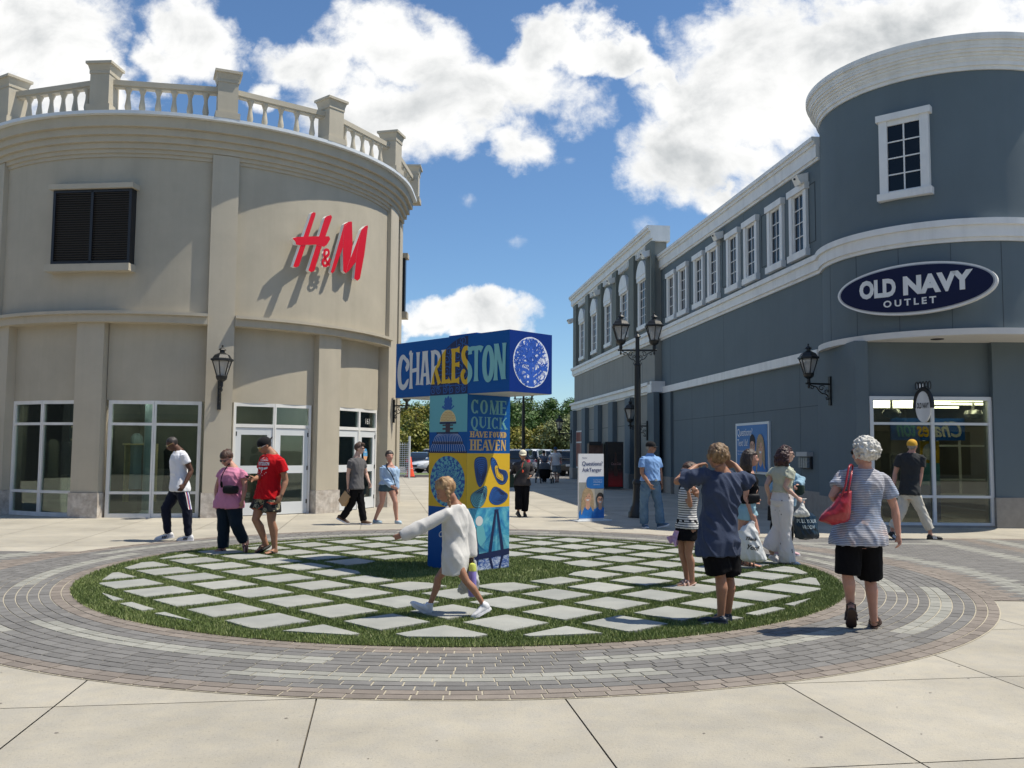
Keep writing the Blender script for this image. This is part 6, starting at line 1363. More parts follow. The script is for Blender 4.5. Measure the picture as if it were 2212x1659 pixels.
        if kind == 'buzz': capball(0, -.016, .026, .077, .095, .094); mk['amp'] = .001
        elif kind == 'short': capball(0, -.014, .03, .084, .101, .098); [hball(B, x, y, z, .035, .035, .03, 8) for x, y, z in ((.03, .055, .10), (-.03, .06, .098), (0, .07, .092), (.0, .0, .122))]
        elif kind == 'mop':
            capball(0, -.016, .03, .090, .108, .104); rr = random.Random(seed)
            for i in range(110):
                a = rr.uniform(0, 6.28); e_ = rr.uniform(-.35, 1.4); d = V((math.cos(a)*math.cos(e_), math.sin(a)*math.cos(e_), math.sin(e_)))
                if d.y > .5 and d.z < .35: continue
                p0 = Hd(d.x*.084, d.y*.102 - .016, d.z*.1 + .03); p1 = Hd(d.x*.098, d.y*.115 - .016, d.z*.108 + .012); p2 = Hd(d.x*.1, d.y*.118 - .014, d.z*.1 - .018); B.tube([p0, p1, p2], [.013, .011, .004], 5)
        elif kind == 'curly':
            capball(0, -.02, .03, .098, .112, .108); rr = random.Random(seed)
            for i in range(330):
                a = rr.uniform(0, 6.28); e_ = rr.uniform(-.75, 1.5); d = V((math.cos(a)*math.cos(e_), math.sin(a)*math.cos(e_), math.sin(e_)))
                if d.y > .45 and d.z < .4: continue
                r_ = rr.uniform(.97, 1.09); hball(B, d.x*.099*r_, d.y*.114*r_ - .02, d.z*.107*r_ + .025, .0125, .0125, .0125, 4)
            mk.update(amp=.006, fr=45, kind='curl')
        elif kind in ('long', 'wavy'):
            capball(0, -.016, .03, .087, .104, .100); ln = hair[2] if len(hair) > 2 else .2
            for a in range(-80, 81, 16):
                x, y = math.sin(R(a))*.08, -math.cos(R(a))*.088; w_ = 1.0 if kind == 'long' else 1.25
                B.tube([Hd(x*.9, y*.9 - .01, .06), Hd(x*1.08*w_, y*1.1*w_ - .01, -.02), Hd(x*1.15*w_, y*1.15*w_ - .012, -.10), Hd(x*1.0*w_, y*1.15*w_ - .01, -.10 - ln*.6), Hd(x*.8, y*1.1 - .01, -.10 - ln)], [.032, .035, .036, .03, .012], 8)
            if kind == 'wavy': mk.update(amp=.012, fr=16, kind='curl')
        elif kind == 'bun': capball(0, -.013, .032, .089, .106, .102); hball(B, 0, -.085, .07, .045, .04, .04, 10); hball(B, .02, -.10, .095, .02, .02, .02, 6); hball(B, -.025, -.09, .1, .02, .02, .02, 6)
        elif kind == 'tied': capball(0, -.013, .032, .089, .106, .103); hball(B, 0, -.1, .0, .03, .03, .035, 8); B.tube([Hd(0, -.11, .0), Hd(0, -.12, -.06), Hd(0, -.1, -.12)], [.028, .024, .012], 8)
        elif kind == 'cap_hair': capball(0, -.016, .02, .079, .098, .085)
        elif kind == 'braids':
            capball(0, -.014, .03, .084, .102, .098)
            for sg in (-1, 1):
                pp = [(sg*.078, -.02, .0), (sg*.088, -.01, -.035), (sg*.088, .012, -.07), (sg*.08, .03, -.105), (sg*.075, .045, -.14), (sg*.072, .055, -.172)]
                for i in range(len(pp) - 1):
                    a, b_ = pp[i], pp[i+1]
                    for q in (0, .5): c_2 = [lerp(a[x_], b_[x_], q) for x_ in range(3)]; tw = .008*(1 if (i*2 + (q > 0)) % 2 else -1); hball(B, c_2[0], c_2[1] + tw, c_2[2], .017*(1 - i*.08), .018*(1 - i*.08), .017, 6)
            for i in range(9): a = i*.5; B.tube([Hd(.01*math.sin(a), .06 - i*.02, .125 - i*.004), Hd(sg*.02 + .05*math.sin(a*2), -.03, .115), Hd(.075, -.03, .03)], [.006, .01, .01], 5)
        me = remesh(B, .0055 if kind in ('curly', 'mop') else .0075, {'curly': 3, 'mop': 1}.get(kind, 2)); fin(me, 'hair', hm, body, (mk['amp'], mk['fr'], mk['kind']), seed)
    if cap:
        cm, bd = cap[0], cap[1]; B = MB(); rs = []
        for i in range(9):
            a = math.pi/2*i/8*.98; rs.append([Hd(.089*math.cos(a)*math.cos(b_), -.012 + .108*math.cos(a)*math.sin(b_), .045 + .088*math.sin(a)) for b_ in [2*math.pi*k/24 for k in range(24)]])
        rs.insert(0, [Hd(.088*math.cos(b_), -.012 + .106*math.sin(b_), .018) for b_ in [2*math.pi*k/24 for k in range(24)]]); B.loft(rs)
        B2 = MB(); up_ = cap[3] if len(cap) > 3 else 0
        top = []; bot = []
        for k in range(13):
            b_ = math.pi*k/12; x = .075*math.cos(b_); e_ = .075*math.sin(b_); y0 = .085*math.sqrt(max(0, 1 - (x/.089)**2)); top.append((x, y0 + e_, .036 - .022*math.sin(b_) - .012*(x/.075)**2 + up_*math.sin(b_)))
        inn = [(.075*math.cos(math.pi*k/12), .085*math.sqrt(max(0, 1 - (.075*math.cos(math.pi*k/12)/.089)**2)) - .01, .04) for k in range(13)]
        vs = [Hd(x, bd*y - .005, z) for x, y, z in top] + [Hd(x, bd*y - .005, z) for x, y, z in inn] + [Hd(x, bd*y - .005, z - .006) for x, y, z in top] + [Hd(x, bd*y - .005, z - .006) for x, y, z in inn]
        B2.add(vs, [(k, k+1, 14+k, 13+k) for k in range(12)] + [(27+k, 26+k, 39+k, 40+k) for k in range(12)] + [(k, 26+k, 27+k, k+1) for k in range(12)])
        cp = B.build('cap', cm, body, smooth=50); B2.build('brim', cap[2] or cm, cp, smooth=50); o.cap = cp
    if gl:
        B = MB(); lens = MB()
        for sg in (-1, 1):
            B.tube([Hd(sg*.066, .072, .012), Hd(sg*.08, .03, .014), Hd(sg*.079, -.01, .008)], .0035, 5)
            lens.ball(Hd(sg*.034, .088, .006), (.027*hs, .008*hs, .02*hs), 8, M=Mh)
        B.tube([Hd(-.066, .074, .018), Hd(-.03, .094, .02), Hd(.03, .094, .02), Hd(.066, .074, .018)], .004, 5)
        gg_ = B.build('glasses', gl[0], body); lens.build('lens', gl[1], gg_, smooth=60)
    else:
        for sg in (-1, 1): B = MB(); B.ball(Hd(sg*.031, .081, .006), (.011*hs, .006*hs, .0065*hs), 6, M=Mh); B.build('eye', M_dark, body, smooth=60)
    return o
def make_hand(M, W_, d, F, side, s, curl):
    d = d.normalized(); n = side - d*side.dot(d); n = n.normalized() if n.length > .1 else d.orthogonal().normalized()     # back of the hand faces outward
    x = d.cross(n).normalized()
    if x.dot(F) < 0: x = -x                       # x points to the thumb side (forward)
    q = lambda a, b_, c: W_ + x*(a*s) + d*(b_*s) + n*(c*s)
    M.loft([ring(q(0, t, 0), x, n, w*s, th*s, 12) for t, w, th in ((-.015, .026, .021), (.02, .032, .017), (.055, .040, .015), (.09, .040, .013), (.1, .036, .010))])
    for i, (a, ln) in enumerate(((.030, .068), (.010, .076), (-.011, .070), (-.031, .056))):
        c1, c2 = curl*(.5 + .1*i), curl*(1.2 + .12*i); p0 = q(a, .088, 0)
        v1 = d*math.cos(c1) - n*math.sin(c1); v2 = d*math.cos(c2) - n*math.sin(c2); v3 = d*math.cos(c2*1.5) - n*math.sin(c2*1.5)
        p1 = p0 + v1*(ln*.45*s); p2 = p1 + v2*(ln*.32*s); p3 = p2 + v3*(ln*.25*s); M.tube([p0 - v1*.01, p1, p2, p3], [.0092*s, .0088*s, .008*s, .0068*s], 7)
    p0 = q(.028, .028, -.004); v1 = (d*.75 + x*.62 - n*.3).normalized(); p1 = p0 + v1*(.034*s); v2 = (d*.9 + x*.1 - n*.5).normalized(); p2 = p1 + v2*(.03*s); M.tube([p0 - v1*.012, p0, p1, p2], [.013*s, .0125*s, .0105*s, .008*s], 7)
def foot_frame(A_, T_, Hh, s):
    d = (T_ - Hh).normalized(); u = (A_ - Hh); u = (u - d*u.dot(d)); u = u.normalized() if u.length > .01 else V((0, 0, 1))
    if u.z < -.2: u = -u
    return d, u, d.cross(u).normalized(), (T_ - Hh).length
def make_foot(M, A_, T_, Hh, s, bare, lift):
    d, u, x, L_ = foot_frame(A_, T_, Hh, s); base = Hh + u*(.014 + lift)*s
    rs = [ring(base + d*(L_*t) + u*(hh*.5*s), x, u, w*s, hh*.5*s, 12) for t, w, hh in ((.04, .018, .03), (.1, .03, .055), (.25, .033, .075), (.42, .035, .066), (.62, .042, .045), (.78, .044, .034), (.86, .040, .028))]
    M.loft(rs)
    M.tube([A_, lerp(A_, base + d*L_*.22 + u*.05*s, .6), base + d*L_*.25 + u*.035*s], [.034*s, .036*s, .034*s], 10)
    if bare:
        for i, (a, ln, r) in enumerate(((-.031, .055, .013), (-.012, .05, .0095), (.004, .045, .009), (.019, .038, .0085), (.033, .03, .008))): p = base + d*(L_*.80) + x*(a*s) + u*(.012*s); M.tube([p, p + d*(ln*.6*s) + u*.003, p + d*(ln*s)], [r*s*1.05, r*s, r*s*.8], 7)
def outline(Hh, d, x, L_, s, k=1.0, pad=0):
    return [(t, w) for t, w in ((-.02, .012), (.02, .026), (.12, .034), (.35, .035), (.55, .042), (.75, .049), (.9, .043), (.98, .028), (1.03, .008))]
def make_shoe(body, A_, T_, Hh, s, kind, mats, seed):
    d, u, x, L_ = foot_frame(A_, T_, Hh, s); ol = outline(Hh, d, x, L_, s); L_ = max(L_, .2*s)
    if kind in ('flip', 'sandal'): th = .022
    elif kind == 'clog': th = .03
    else: th = .026
    S = MB(); rs = [[Hh + d*(L_*t) + x*(w*s*a) + u*(b_*s + (0.012*s if t > .9 else 0)) for a, b_ in ((-1, 0), (1, 0), (1.02, th), (-1.02, th))] for t, w in ol]; S.loft(rs)
    if kind in ('flip', 'sandal'):
        sh = S.build('sandal' if kind == 'sandal' else 'flip_flop', mats[0], body, smooth=35); B = MB(); tp = Hh + u*(th*s)
        if kind == 'flip': m0 = tp + d*(L_*.83) + u*.012*s; B.tube([tp + d*L_*.42 + x*.045*s, tp + d*L_*.58 + x*.04*s + u*.045*s, m0 + u*.02, tp + d*L_*.58 - x*.04*s + u*.045*s, tp + d*L_*.42 - x*.045*s], .0085*s, 7)
        else:
            for t, hh, w in ((.62, .062, .05), (.42, .082, .046)): B.tube([tp + d*L_*t + x*(w*math.cos(a))*s + u*(hh*math.sin(a)*s) for a in [math.pi*k/8 for k in range(9)]], .013*s, 6)
            B.tube([tp + d*L_*.4 + x*.04*s + u*.01, tp + d*L_*.08 + x*.036*s + u*.05*s, tp - d*L_*.0 + u*.055*s, tp + d*L_*.08 - x*.036*s + u*.05*s, tp + d*L_*.4 - x*.04*s + u*.01], .008*s, 6)
        B.build('strap', mats[1], sh, smooth=60); return
    B = MB(); tp = Hh + u*(th*.7*s); hi = {'clog': .055, 'shoe': .07, 'hightop': .085}[kind]
    rs = [ring(tp + d*(L_*t) + u*(hh*.5*s), x, u, w*s, hh*.5*s + .002, 14, 2.6) for t, w, hh in ((.0, .016, .03), (.02, .028, hi*.85), (.12, .036, hi), (.3, .038, hi*.98), (.48, .041, hi*.82), (.66, .047, .052), (.84, .046, .043), (.95, .034, .034), (1.0, .018, .022))]
    B.loft(rs)
    if kind == 'hightop': B.tube([tp + d*L_*.22 + u*.04*s, lerp(tp + d*L_*.2 + u*.07*s, A_, .55), lerp(tp + d*L_*.2 + u*.07*s, A_, 1.0) + (A_ - Hh).normalized()*.035*s], [.042*s, .045*s, .047*s], 14)
    else: B.tube([tp + d*L_*.2 + u*.03*s, tp + d*L_*.2 + u*(hi + .012)*s], [.036*s, .039*s], 12)
    me = remesh(B, .007, 2); sh = fin(me, {'clog': 'clog', 'shoe': 'shoe', 'hightop': 'shoe'}[kind], mats[0], body); S.build('sole', mats[1], sh, smooth=35)
    B = MB()
    if kind in ('shoe', 'hightop'):
        for i in range(5): c_2 = tp + d*(L_*(.38 + i*.075)) + u*((.079 - i*.0075)*s if kind != 'x' else 0); B.tube([c_2 - x*.02*s - u*.006*s, c_2 + u*.004*s, c_2 + x*.02*s - u*.006*s], .0038*s, 5)
        if len(mats) > 3:
            for i in range(3):
                for sg in (-1, 1): c_2 = tp + d*(L_*(.42 + i*.09)) + x*sg*.0425*s; B.box8([c_2 - d*.009 + u*.005, c_2 + d*.009 + u*.005, c_2 + d*.009 + u*.005 + x*sg*.006, c_2 - d*.009 + u*.005 + x*sg*.006, c_2 - d*.024 + u*.045, c_2 - d*.008 + u*.045, c_2 - d*.008 + u*.045 + x*sg*.004, c_2 - d*.024 + u*.045 + x*sg*.004])
        B.build('laces', mats[2] if len(mats) > 2 else mats[1], sh)
    if kind == 'clog': B.tube([tp + d*L_*.25 + x*.042*s + u*.04*s, tp - d*.012 + u*.045*s, tp + d*L_*.25 - x*.042*s + u*.04*s], .008*s, 6); B.build('strap', mats[0], sh, smooth=60)
def decal(o_mesh, B, draw, c, rt, upv, nrm, d=.004, mi=0):     # draw flat art, then drop it on the garment surface
    me = o_mesh.data; W_ = WM[o_mesh.name]; bv = BVHTree.FromPolygons([W_ @ v.co for v in me.vertices], [tuple(p.vertices) for p in me.polygons])
    def fn(x, y, dd_):
        p = c + rt*x + upv*y + nrm*.4; h_, nn, i, ds = bv.ray_cast(p, -nrm, .8)
        return (h_ if h_ is not None else p - nrm*.4) + nrm*(d + dd_)
    draw(fn)
def strap_around(pts, r, parent, name, m, flat=True):
    B = MB(); B.tube(catmull([tuple(p) for p in pts], 6), r, 6, squash=(1.6, .5)); return B.build(name, m, parent, smooth=60)
def bag_loft(rings_, name, m, label, cat, vox=.012, amp=.008, fr=7, group=None):
    B = MB(); B.loft(rings_); me = remesh(B, vox, 3); c = V(rings_[0][0]); o = fin(me, name, m, loc=c, disp=(amp, fr, 'cloth'), seed=4); tag(o, label, cat, group); return o
S_l = skin('light', (.50, .29, .21)); S_t = skin('tan', (.36, .185, .115)); S_d = skin('deep', (.10, .048, .03)); S_p = skin('pale', (.56, .36, .28)); S_r = skin('rosy', (.50, .27, .20))
W_s = mat('shoe_white', (.72, .72, .74), .6, .05, 10); K_s = mat('shoe_black', (.015, .015, .017), .5, .1)
K_c = mat('cloth_black', (.006, .006, .0075), .9, .1, 9, .3, 160, spec=.15); sung = (M_black, mat('dark_lens', (.01, .009, .01), .08, 0, spec=.9))
# ---- girl in white sweatshirt
Z = (1520, 1880, .3917)
gi = person('girl in an oversized white sweatshirt striding left in front of the monument', Z, 8.45, dict(head=(672, 205), neck=(775, 345, .02), pelvis=(765, 870, .03), el_l=(500, 545, -.12), wr_l=(262, 655, -.16), hd_l=(205, 672, -.17), el_r=(915, 620, .16), wr_r=(938, 850, .13), hd_r=(930, 930, .12),
    kn_r=(590, 1110, .05), an_r=(505, 1385, .07), to_r=(305, 1375, .02), he_r=(500, 1500, .08), kn_l=(885, 1140, -.05), an_l=(1062, 1385, -.02), to_l=(945, 1560, -.08), he_l=(1135, 1450, .0)), yaw=-125, hips_yaw=-105, h=1.42, fem=.2, g=.86, sh_w=.88, skinm=S_t, head=(-88, 34, 0), hs=.98,
    hair=('braids', hairm('girl_blonde', (.22, .12, .055), (.42, .27, .13))), shirt=dict(m=cloth('white_fleece', (.62, .61, .585)), hem=-.36, ease=.04, sleeve=2.2, sleeve_w=1.6, name='sweatshirt', amp=.012, fr=5, flare=-.03, smooth=8), legs=dict(m=K_c, t=.3, name='shorts'), feet='hightop', feetm=(W_s, W_s, W_s), vox=.008, seed=3, hand_curl=.3)
# bottle and bag in her hand
hp_ = gi.arms['r'][2] + V((0, 0, -.07)); b0_ = at((1520 + 935*.3917)*.54, (1880 + 1060*.3917)*.54, 8.5); bt = thing('water_bottle', 'lilac drink bottle with a lime green cap hanging from the girl\'s hand', 'bottle', (hp_.x, hp_.y, hp_.z - .35))
B = MB(); B.lathe([(.034, 0), (.038, .01), (.038, .21), (.034, .235)], (hp_.x + .01, hp_.y - .05, hp_.z - .325), 18); B.build('bottle_body', mat('lilac', (.26, .22, .58), .35, .05), bt, smooth=40)
B = MB(); B.lathe([(.036, .235), (.037, .27), (.028, .30), (.012, .31)], (hp_.x + .01, hp_.y - .05, hp_.z - .325), 18); B.build('bottle_cap', mat('lime', (.55, .6, .12), .4, .03), bt, smooth=40)
B = MB(); B.tube([(hp_.x - .01, hp_.y - .05, hp_.z - .03), (hp_.x - .005, hp_.y - .03, hp_.z + .035), (hp_.x + .03, hp_.y - .05, hp_.z - .03)], .005, 6); B.build('bottle_loop', M_black, bt)
q = lambda x, y, dy=0: at((1520 + x*.3917)*.54, (1880 + y*.3917)*.54, 8.58 + dy)
rg_ = []
for (xa, xb, y, th) in ((925, 970, 885, .01), (915, 985, 960, .03), (860, 1000, 1080, .04), (800, 1008, 1190, .045), (785, 1005, 1235, .035), (782, 930, 1260, .015)):
    a, c_2 = q(xa, y), q(xb, y); rg_.append([lerp(a, c_2, .5 + .5*math.cos(t_)) + V((0, th*math.sin(t_), 0)) for t_ in [2*math.pi*k/14 for k in range(14)]])
bag_loft(rg_[::-1], 'plastic_bag', mat('clear_plastic', (.48, .49, .47), .3, .3, 14), 'crumpled pale plastic bag carried behind the girl\'s leg', 'bag', amp=.012, fr=14)
# ---- man in white t-shirt
Z = (580, 1700, .3012)
navy_p = cloth('navy_track', (.008, .011, .025))
mw_ = person('man in a white t-shirt and navy track trousers walking left, looking down', Z, 15.2, dict(head=(358, 252), neck=(455, 335), pelvis=(465, 840), el_l=(615, 610, -.1), wr_l=(525, 790, -.22), hd_l=(465, 870, -.28), el_r=(365, 590, .2), wr_r=(395, 760, .15),
    kn_r=(275, 1110, .0), an_r=(305, 1435, .05), to_r=(135, 1535, 0), he_r=(385, 1490, .08), kn_l=(560, 1150, -.05), an_l=(575, 1470, -.02), to_l=(425, 1560, -.06), he_l=(645, 1550, 0)), yaw=-48, hips_yaw=-50, h=1.80, g=1.08, skinm=S_d, head=(-62, 32, 0), hair=('buzz', hairm('buzz_black', (.025, .02, .018), (.05, .04, .035))), gl=(mat('gold_frame', (.5, .35, .12), .3, metal=.8), mat('pale_lens', (.35, .3, .2), .1, 0)),
    shirt=dict(m=cloth('white', (.76, .77, .8)), hem=-.08, sleeve=.5, name='tshirt', amp=.007), legs=dict(m=navy_p, t=2.0, taper=.045, amp=.008), feet='shoe', feetm=(W_s, W_s, K_s, 1), vox=.010, seed=5)
B = MB()
def dr(fn):
    for dx, mi in ((-.024, 0), (-.008, 1), (.008, 2), (.024, 0)): ribbon(B, [(dx + .0, .0, .014), (dx + .004, -.2, .014), (dx + .0, -.42, .014)], fn, 0, mi, n=8)
lg_ = mw_.legs['l']; ot = (mw_.L*.9 - mw_.F*.2 + V((.0, -.5, 0))).normalized(); ot = V((.45, -.9, 0)).normalized(); rt_ = V((.9, .45, 0)); hp1 = lg_[0] + V((.04, 0, .06)); decal(mw_.trousers, B, dr, hp1, rt_, (lg_[0] - lg_[1]).normalized(), ot)
B.build('side_stripe', [W_s, mat('stripe_red', (.5, .08, .06), .7, .2), mat('stripe_blue', (.1, .12, .4), .7, .2)], mw_.body)
B = MB(); pts_ = [mw_.spine(.93) + mw_.L*(.062*math.cos(a)) + mw_.F*(.085 + .02*math.sin(a)) + V((0, 0, .03 - .09*max(0, -math.sin(a)))) for a in [math.pi + math.pi*k/8 for k in range(9)]]; B.tube(pts_, .004, 5); B.build('necklace', mat('gold', (.6, .42, .12), .25, 0, metal=.9), mw_.body)
# ---- woman in pink
Z = (830, 1720, .3314)
pk = person('woman in a pink blouse with a black cross-body bag, looking down', Z, 13.5, dict(head=(232, 345), neck=(315, 445, .02), pelvis=(262, 880), el_r=(115, 690, .10), wr_r=(105, 870, .05), hd_r=(105, 950, .05), el_l=(452, 680, -.08), wr_l=(425, 845, -.14), hd_l=(415, 910, -.14),
    kn_r=(195, 1170, .02), an_r=(190, 1435, .05), to_r=(85, 1510, -.08), kn_l=(350, 1150, -.08), an_l=(445, 1350, .05), to_l=(480, 1465, -.12), he_l=(500, 1300, .08)), yaw=-22, h=1.66, g=1.24, fem=1, skinm=S_r, head=(-28, 32, 0), hair=('bun', hairm('brown', (.045, .022, .014), (.1, .05, .03))), gl=sung,
    shirt=dict(m=cloth('pink', (.60, .235, .36)), hem=-.14, sleeve=.42, sleeve_w=1.25, ease=.02, name='blouse', amp=.009), legs=dict(m=cloth('dark_teal', (.008, .018, .03)), t=1.93, taper=.065, ease=.016, amp=.008), feet='flip', feetm=(mat('flip_dark', (.05, .012, .015), .7), mat('flip_red', (.08, .01, .015), .6)), vox=.010, belly=.12, seed=6)
cb = at((830 + 330*.3314)*.54, (1720 + 705*.3314)*.54, 13.5) + V((0, -.2, 0)); cbt = thing('crossbody_bag', 'small black cross-body bag on the pink blouse', 'bag', tuple(cb))
B = MB(); rs = [ring(cb + V((x, .02*abs(x)*3, -.01)), V((0, 0, 1)), V((0, 1, 0)), hz, .035, 14, 4) for x, hz in ((-.11, .03), (-.10, .056), (0, .064), (.10, .056), (.11, .03))]; B.loft(rs); o_ = B.build('bag_body', cloth('bag_black', (.012, .012, .014), rough=.5), cbt, smooth=50)
sp = [cb + V((-.13, .0, .02)), cb + V((-.14, -.01, .10)), pk.spine(.5) + V((-.10, -.17, .0)), pk.spine(.72) + V((-.09, -.205, 0)), pk.spine(.9) + V((-.075, -.13, .02)), pk.spine(.98) + V((-.05, -.02, .05)), pk.spine(.9) + V((-.0, .14, 0))]
B = MB(); B.tube(catmull([tuple(p) for p in sp], 6), .014, 6, squash=(1.3, .5)); B.build('strap', K_c, cbt, smooth=60)
# ---- man in red
fl = bpy.data.materials.new('floral_print'); fl.use_nodes = True; t = NT(fl.node_tree); tc = t.node('ShaderNodeTexCoord').outputs['Object']; vo = t.node('ShaderNodeTexVoronoi'); vo.inputs['Scale'].default_value = 8; t.l.new(tc, vo.inputs['Vector']); wv = t.noise(tc, 26, 3, .7, 2.5)
st_ = t.math('MULTIPLY', t.math('LESS_THAN', vo.outputs['Distance'], .42), t.math('GREATER_THAN', wv, .52)); c1 = t.mix(st_, (.008, .008, .009), (.42, .38, .24)); rd = t.math('GREATER_THAN', t.noise(tc, 4.5, 2, .5, 1), .62); c1 = t.mix(rd, c1, (.5, .06, .03)); t.l.new(c1, t.n['Principled BSDF'].inputs['Base Color']); t.n['Principled BSDF'].inputs['Roughness'].default_value = .8
M_rc = cloth('red', (.52, .004, .010))
rm = person('man in a red t-shirt, floral shorts and backwards black cap looking at his phone', Z, 13.3, dict(head=(690, 190), neck=(790, 285), pelvis=(728, 800), el_r=(640, 555, -.02), wr_r=(570, 592, -.22), hd_r=(505, 580, -.3), el_l=(945, 610, -.08), wr_l=(890, 790, -.16), hd_l=(850, 870, -.18),
    kn_r=(580, 1080, -.04), an_r=(712, 1400, .08), to_r=(585, 1510, -.04), he_r=(765, 1400, .1), kn_l=(772, 1110, -.1), an_l=(812, 1440, -.02), to_l=(715, 1520, -.14)), yaw=-38, h=1.83, g=1.1, skinm=S_t, head=(-58, 30, 0), hair=('cap_hair', MATS['hair_buzz_black']), gl=(mat('frame_white', (.7, .7, .65), .3), mat('yellow_lens', (.55, .42, .04), .1, .2, 40)), cap=(cloth('cap_black', (.012, .012, .014)), -1, None, .05),
    shirt=dict(m=M_rc, hem=-.06, sleeve=.55, sleeve_w=1.2, ease=.022, name='tshirt', amp=.008), legs=dict(m=fl, t=.62, ease=.03, flare=.12, name='shorts'), feet='flip', feetm=(mat('flip_black', (.012, .012, .012), .7), K_s), vox=.010, seed=7)
B = MB(); fd = V((-.5, -.866, 0)); rt_ = V((.866, -.5, 0)); cc_ = rm.spine(.72) + V((.0, 0, 0)) + rt_*(-.02)
def dr(fn):
    put_text(B, 'POSTSEASON', fn, 0, .0, width=.25, height=.055, d=0, bold=.04, center=True); put_text(B, 'PHILADELPHIA', fn, 0, .07, width=.2, height=.018, d=0, center=True, bold=.03); put_text(B, 'P', fn, .0, -.105, height=.08, d=0, bold=.06, center=True)
    for sg in (-1, 1): B.flat([(sg*.03, -.03), (sg*.11, -.02), (sg*.10, -.045), (sg*.04, -.06)][::sg], fn, 0)
    for i, (x, y) in enumerate(((-.06, .1), (-.03, .112), (.03, .112), (.06, .1), (-.04, -.12), (.05, -.12), (0, -.145), (-.08, -.1), (.08, -.1))): B.flat([(x + (.012 if k % 2 == 0 else .005)*math.sin(k*math.pi/5), y + (.012 if k % 2 == 0 else .005)*math.cos(k*math.pi/5)) for k in range(10)], fn, 0)
decal(rm.shirt, B, dr, cc_, rt_, V((0, 0, 1)), fd, .006); B.build('shirt_print', W_s, rm.body, label='white POSTSEASON print with a P on the red chest')
B = MB(); wr_ = rm.arms['r'][2]; hd_ = rm.P('hd_r'); ph = lerp(wr_, hd_, .75) + V((-.02, -.02, .02)); Mx = Matrix.Translation(ph) @ Matrix.Rotation(R(-30), 4, 'Z') @ Matrix.Rotation(R(-25), 4, 'X'); B.box(-.06, .05, -.038, .038, -.004, .005, M=Mx); tag(B.build('phone', M_black, recenter=True), 'dark phone in the hand of the man in red', 'phone')
# ---- young man in grey
Z = (1320, 1740, .2411)
gm2 = person('young man in a grey t-shirt and black trousers walking right', Z, 18.75, dict(head=(490, 225), neck=(445, 365), pelvis=(438, 870), el_r=(300, 650, -.12), wr_r=(302, 860, -.1), hd_r=(305, 940, -.1), el_l=(600, 640, .18), wr_l=(650, 790, .08), hd_l=(675, 870, .04),
    kn_l=(515, 1130, .03), an_l=(560, 1425, .02), to_l=(690, 1515, -.03), kn_r=(365, 1130, -.02), an_r=(200, 1385, 0), to_r=(310, 1505, -.05), he_r=(110, 1405, .03)), yaw=55, hips_yaw=72, h=1.80, g=.98, skinm=S_p, head=(86, 4, 0), hair=('short', MATS['hair_brown']), gl=sung,
    shirt=dict(m=cloth('grey_tee', (.115, .112, .115)), hem=-.06, sleeve=.52, ease=.014, name='tshirt'), legs=dict(m=K_c, t=1.98, taper=.055, amp=.008), feet='hightop', feetm=(mat('shoe_brown', (.09, .05, .03), .7, .2), W_s, mat('lace_cream', (.5, .4, .3), .8)), vox=.011, seed=8)
q = lambda x, y, dy=0: at((1320 + x*.2411)*.54, (1740 + y*.2411)*.54, 18.62 + dy)
pbg = thing('paper_bag', 'brown paper carrier bag held by the young man in grey', 'bag', tuple(q(235, 1180))); B = MB()
B.box8([q(135, 1080, -.1), q(195, 1180, -.1), q(280, 1190, .1), q(215, 1085, .1), q(245, 925, -.1), q(340, 1025, -.1), q(345, 1030, .05), q(262, 930, .05)]); B.build('bag_body', mat('kraft', (.42, .28, .15), .85, .1, 8), pbg)
B = MB(); B.tube([q(255, 935, -.05), q(280, 900, -.08), q(305, 905, -.1), q(335, 1020, -.05)], .008, 5); B.build('handle', M_black, pbg)
# ---- woman in pale blue off-shoulder top
bl = person('young woman in a pale blue off-shoulder top and denim shorts', Z, 19.1, dict(head=(988, 355), neck=(1000, 490), pelvis=(948, 850), el_r=(872, 700, -.06), wr_r=(1025, 855, -.2), hd_r=(1055, 870, -.22), el_l=(1098, 720, .06), wr_l=(1112, 900, 0), hd_l=(1122, 960, 0),
    kn_r=(865, 1130, -.02), an_r=(745, 1405, .05), to_r=(855, 1470, -.1), kn_l=(1085, 1120, -.04), an_l=(1108, 1420, 0), to_l=(1175, 1475, -.14)), yaw=28, h=1.66, g=1.02, fem=1, skinm=S_r, head=(26, -4, 0), hair=('tied', MATS['hair_buzz_black']),
    shirt=dict(m=cloth('pale_blue', (.36, .5, .68)), hem=.08, top=.86, sleeve=1.95, sleeve_w=1.35, ease=.02, name='top', amp=.010), legs=dict(m=cloth('denim_dark', (.05, .09, .12)), t=.3, ease=.012, name='shorts'), feet='clog', feetm=(mat('clog_blue', (.36, .5, .6), .6), mat('clog_sole', (.5, .6, .66), .6)), vox=.011, seed=9)
B = MB(); B.tube(catmull([tuple(p) for p in (bl.spine(1.0) + V((-.07, .0, .02)), bl.spine(.85) + V((-.04, -.14, 0)), bl.spine(.6) + V((.06, -.17, 0)), bl.spine(.3) + V((.14, -.14, 0)), bl.spine(.05) + V((.18, -.06, 0)))], 6), .012, 6); B.build('shoulder_strap', K_c, bl.body)
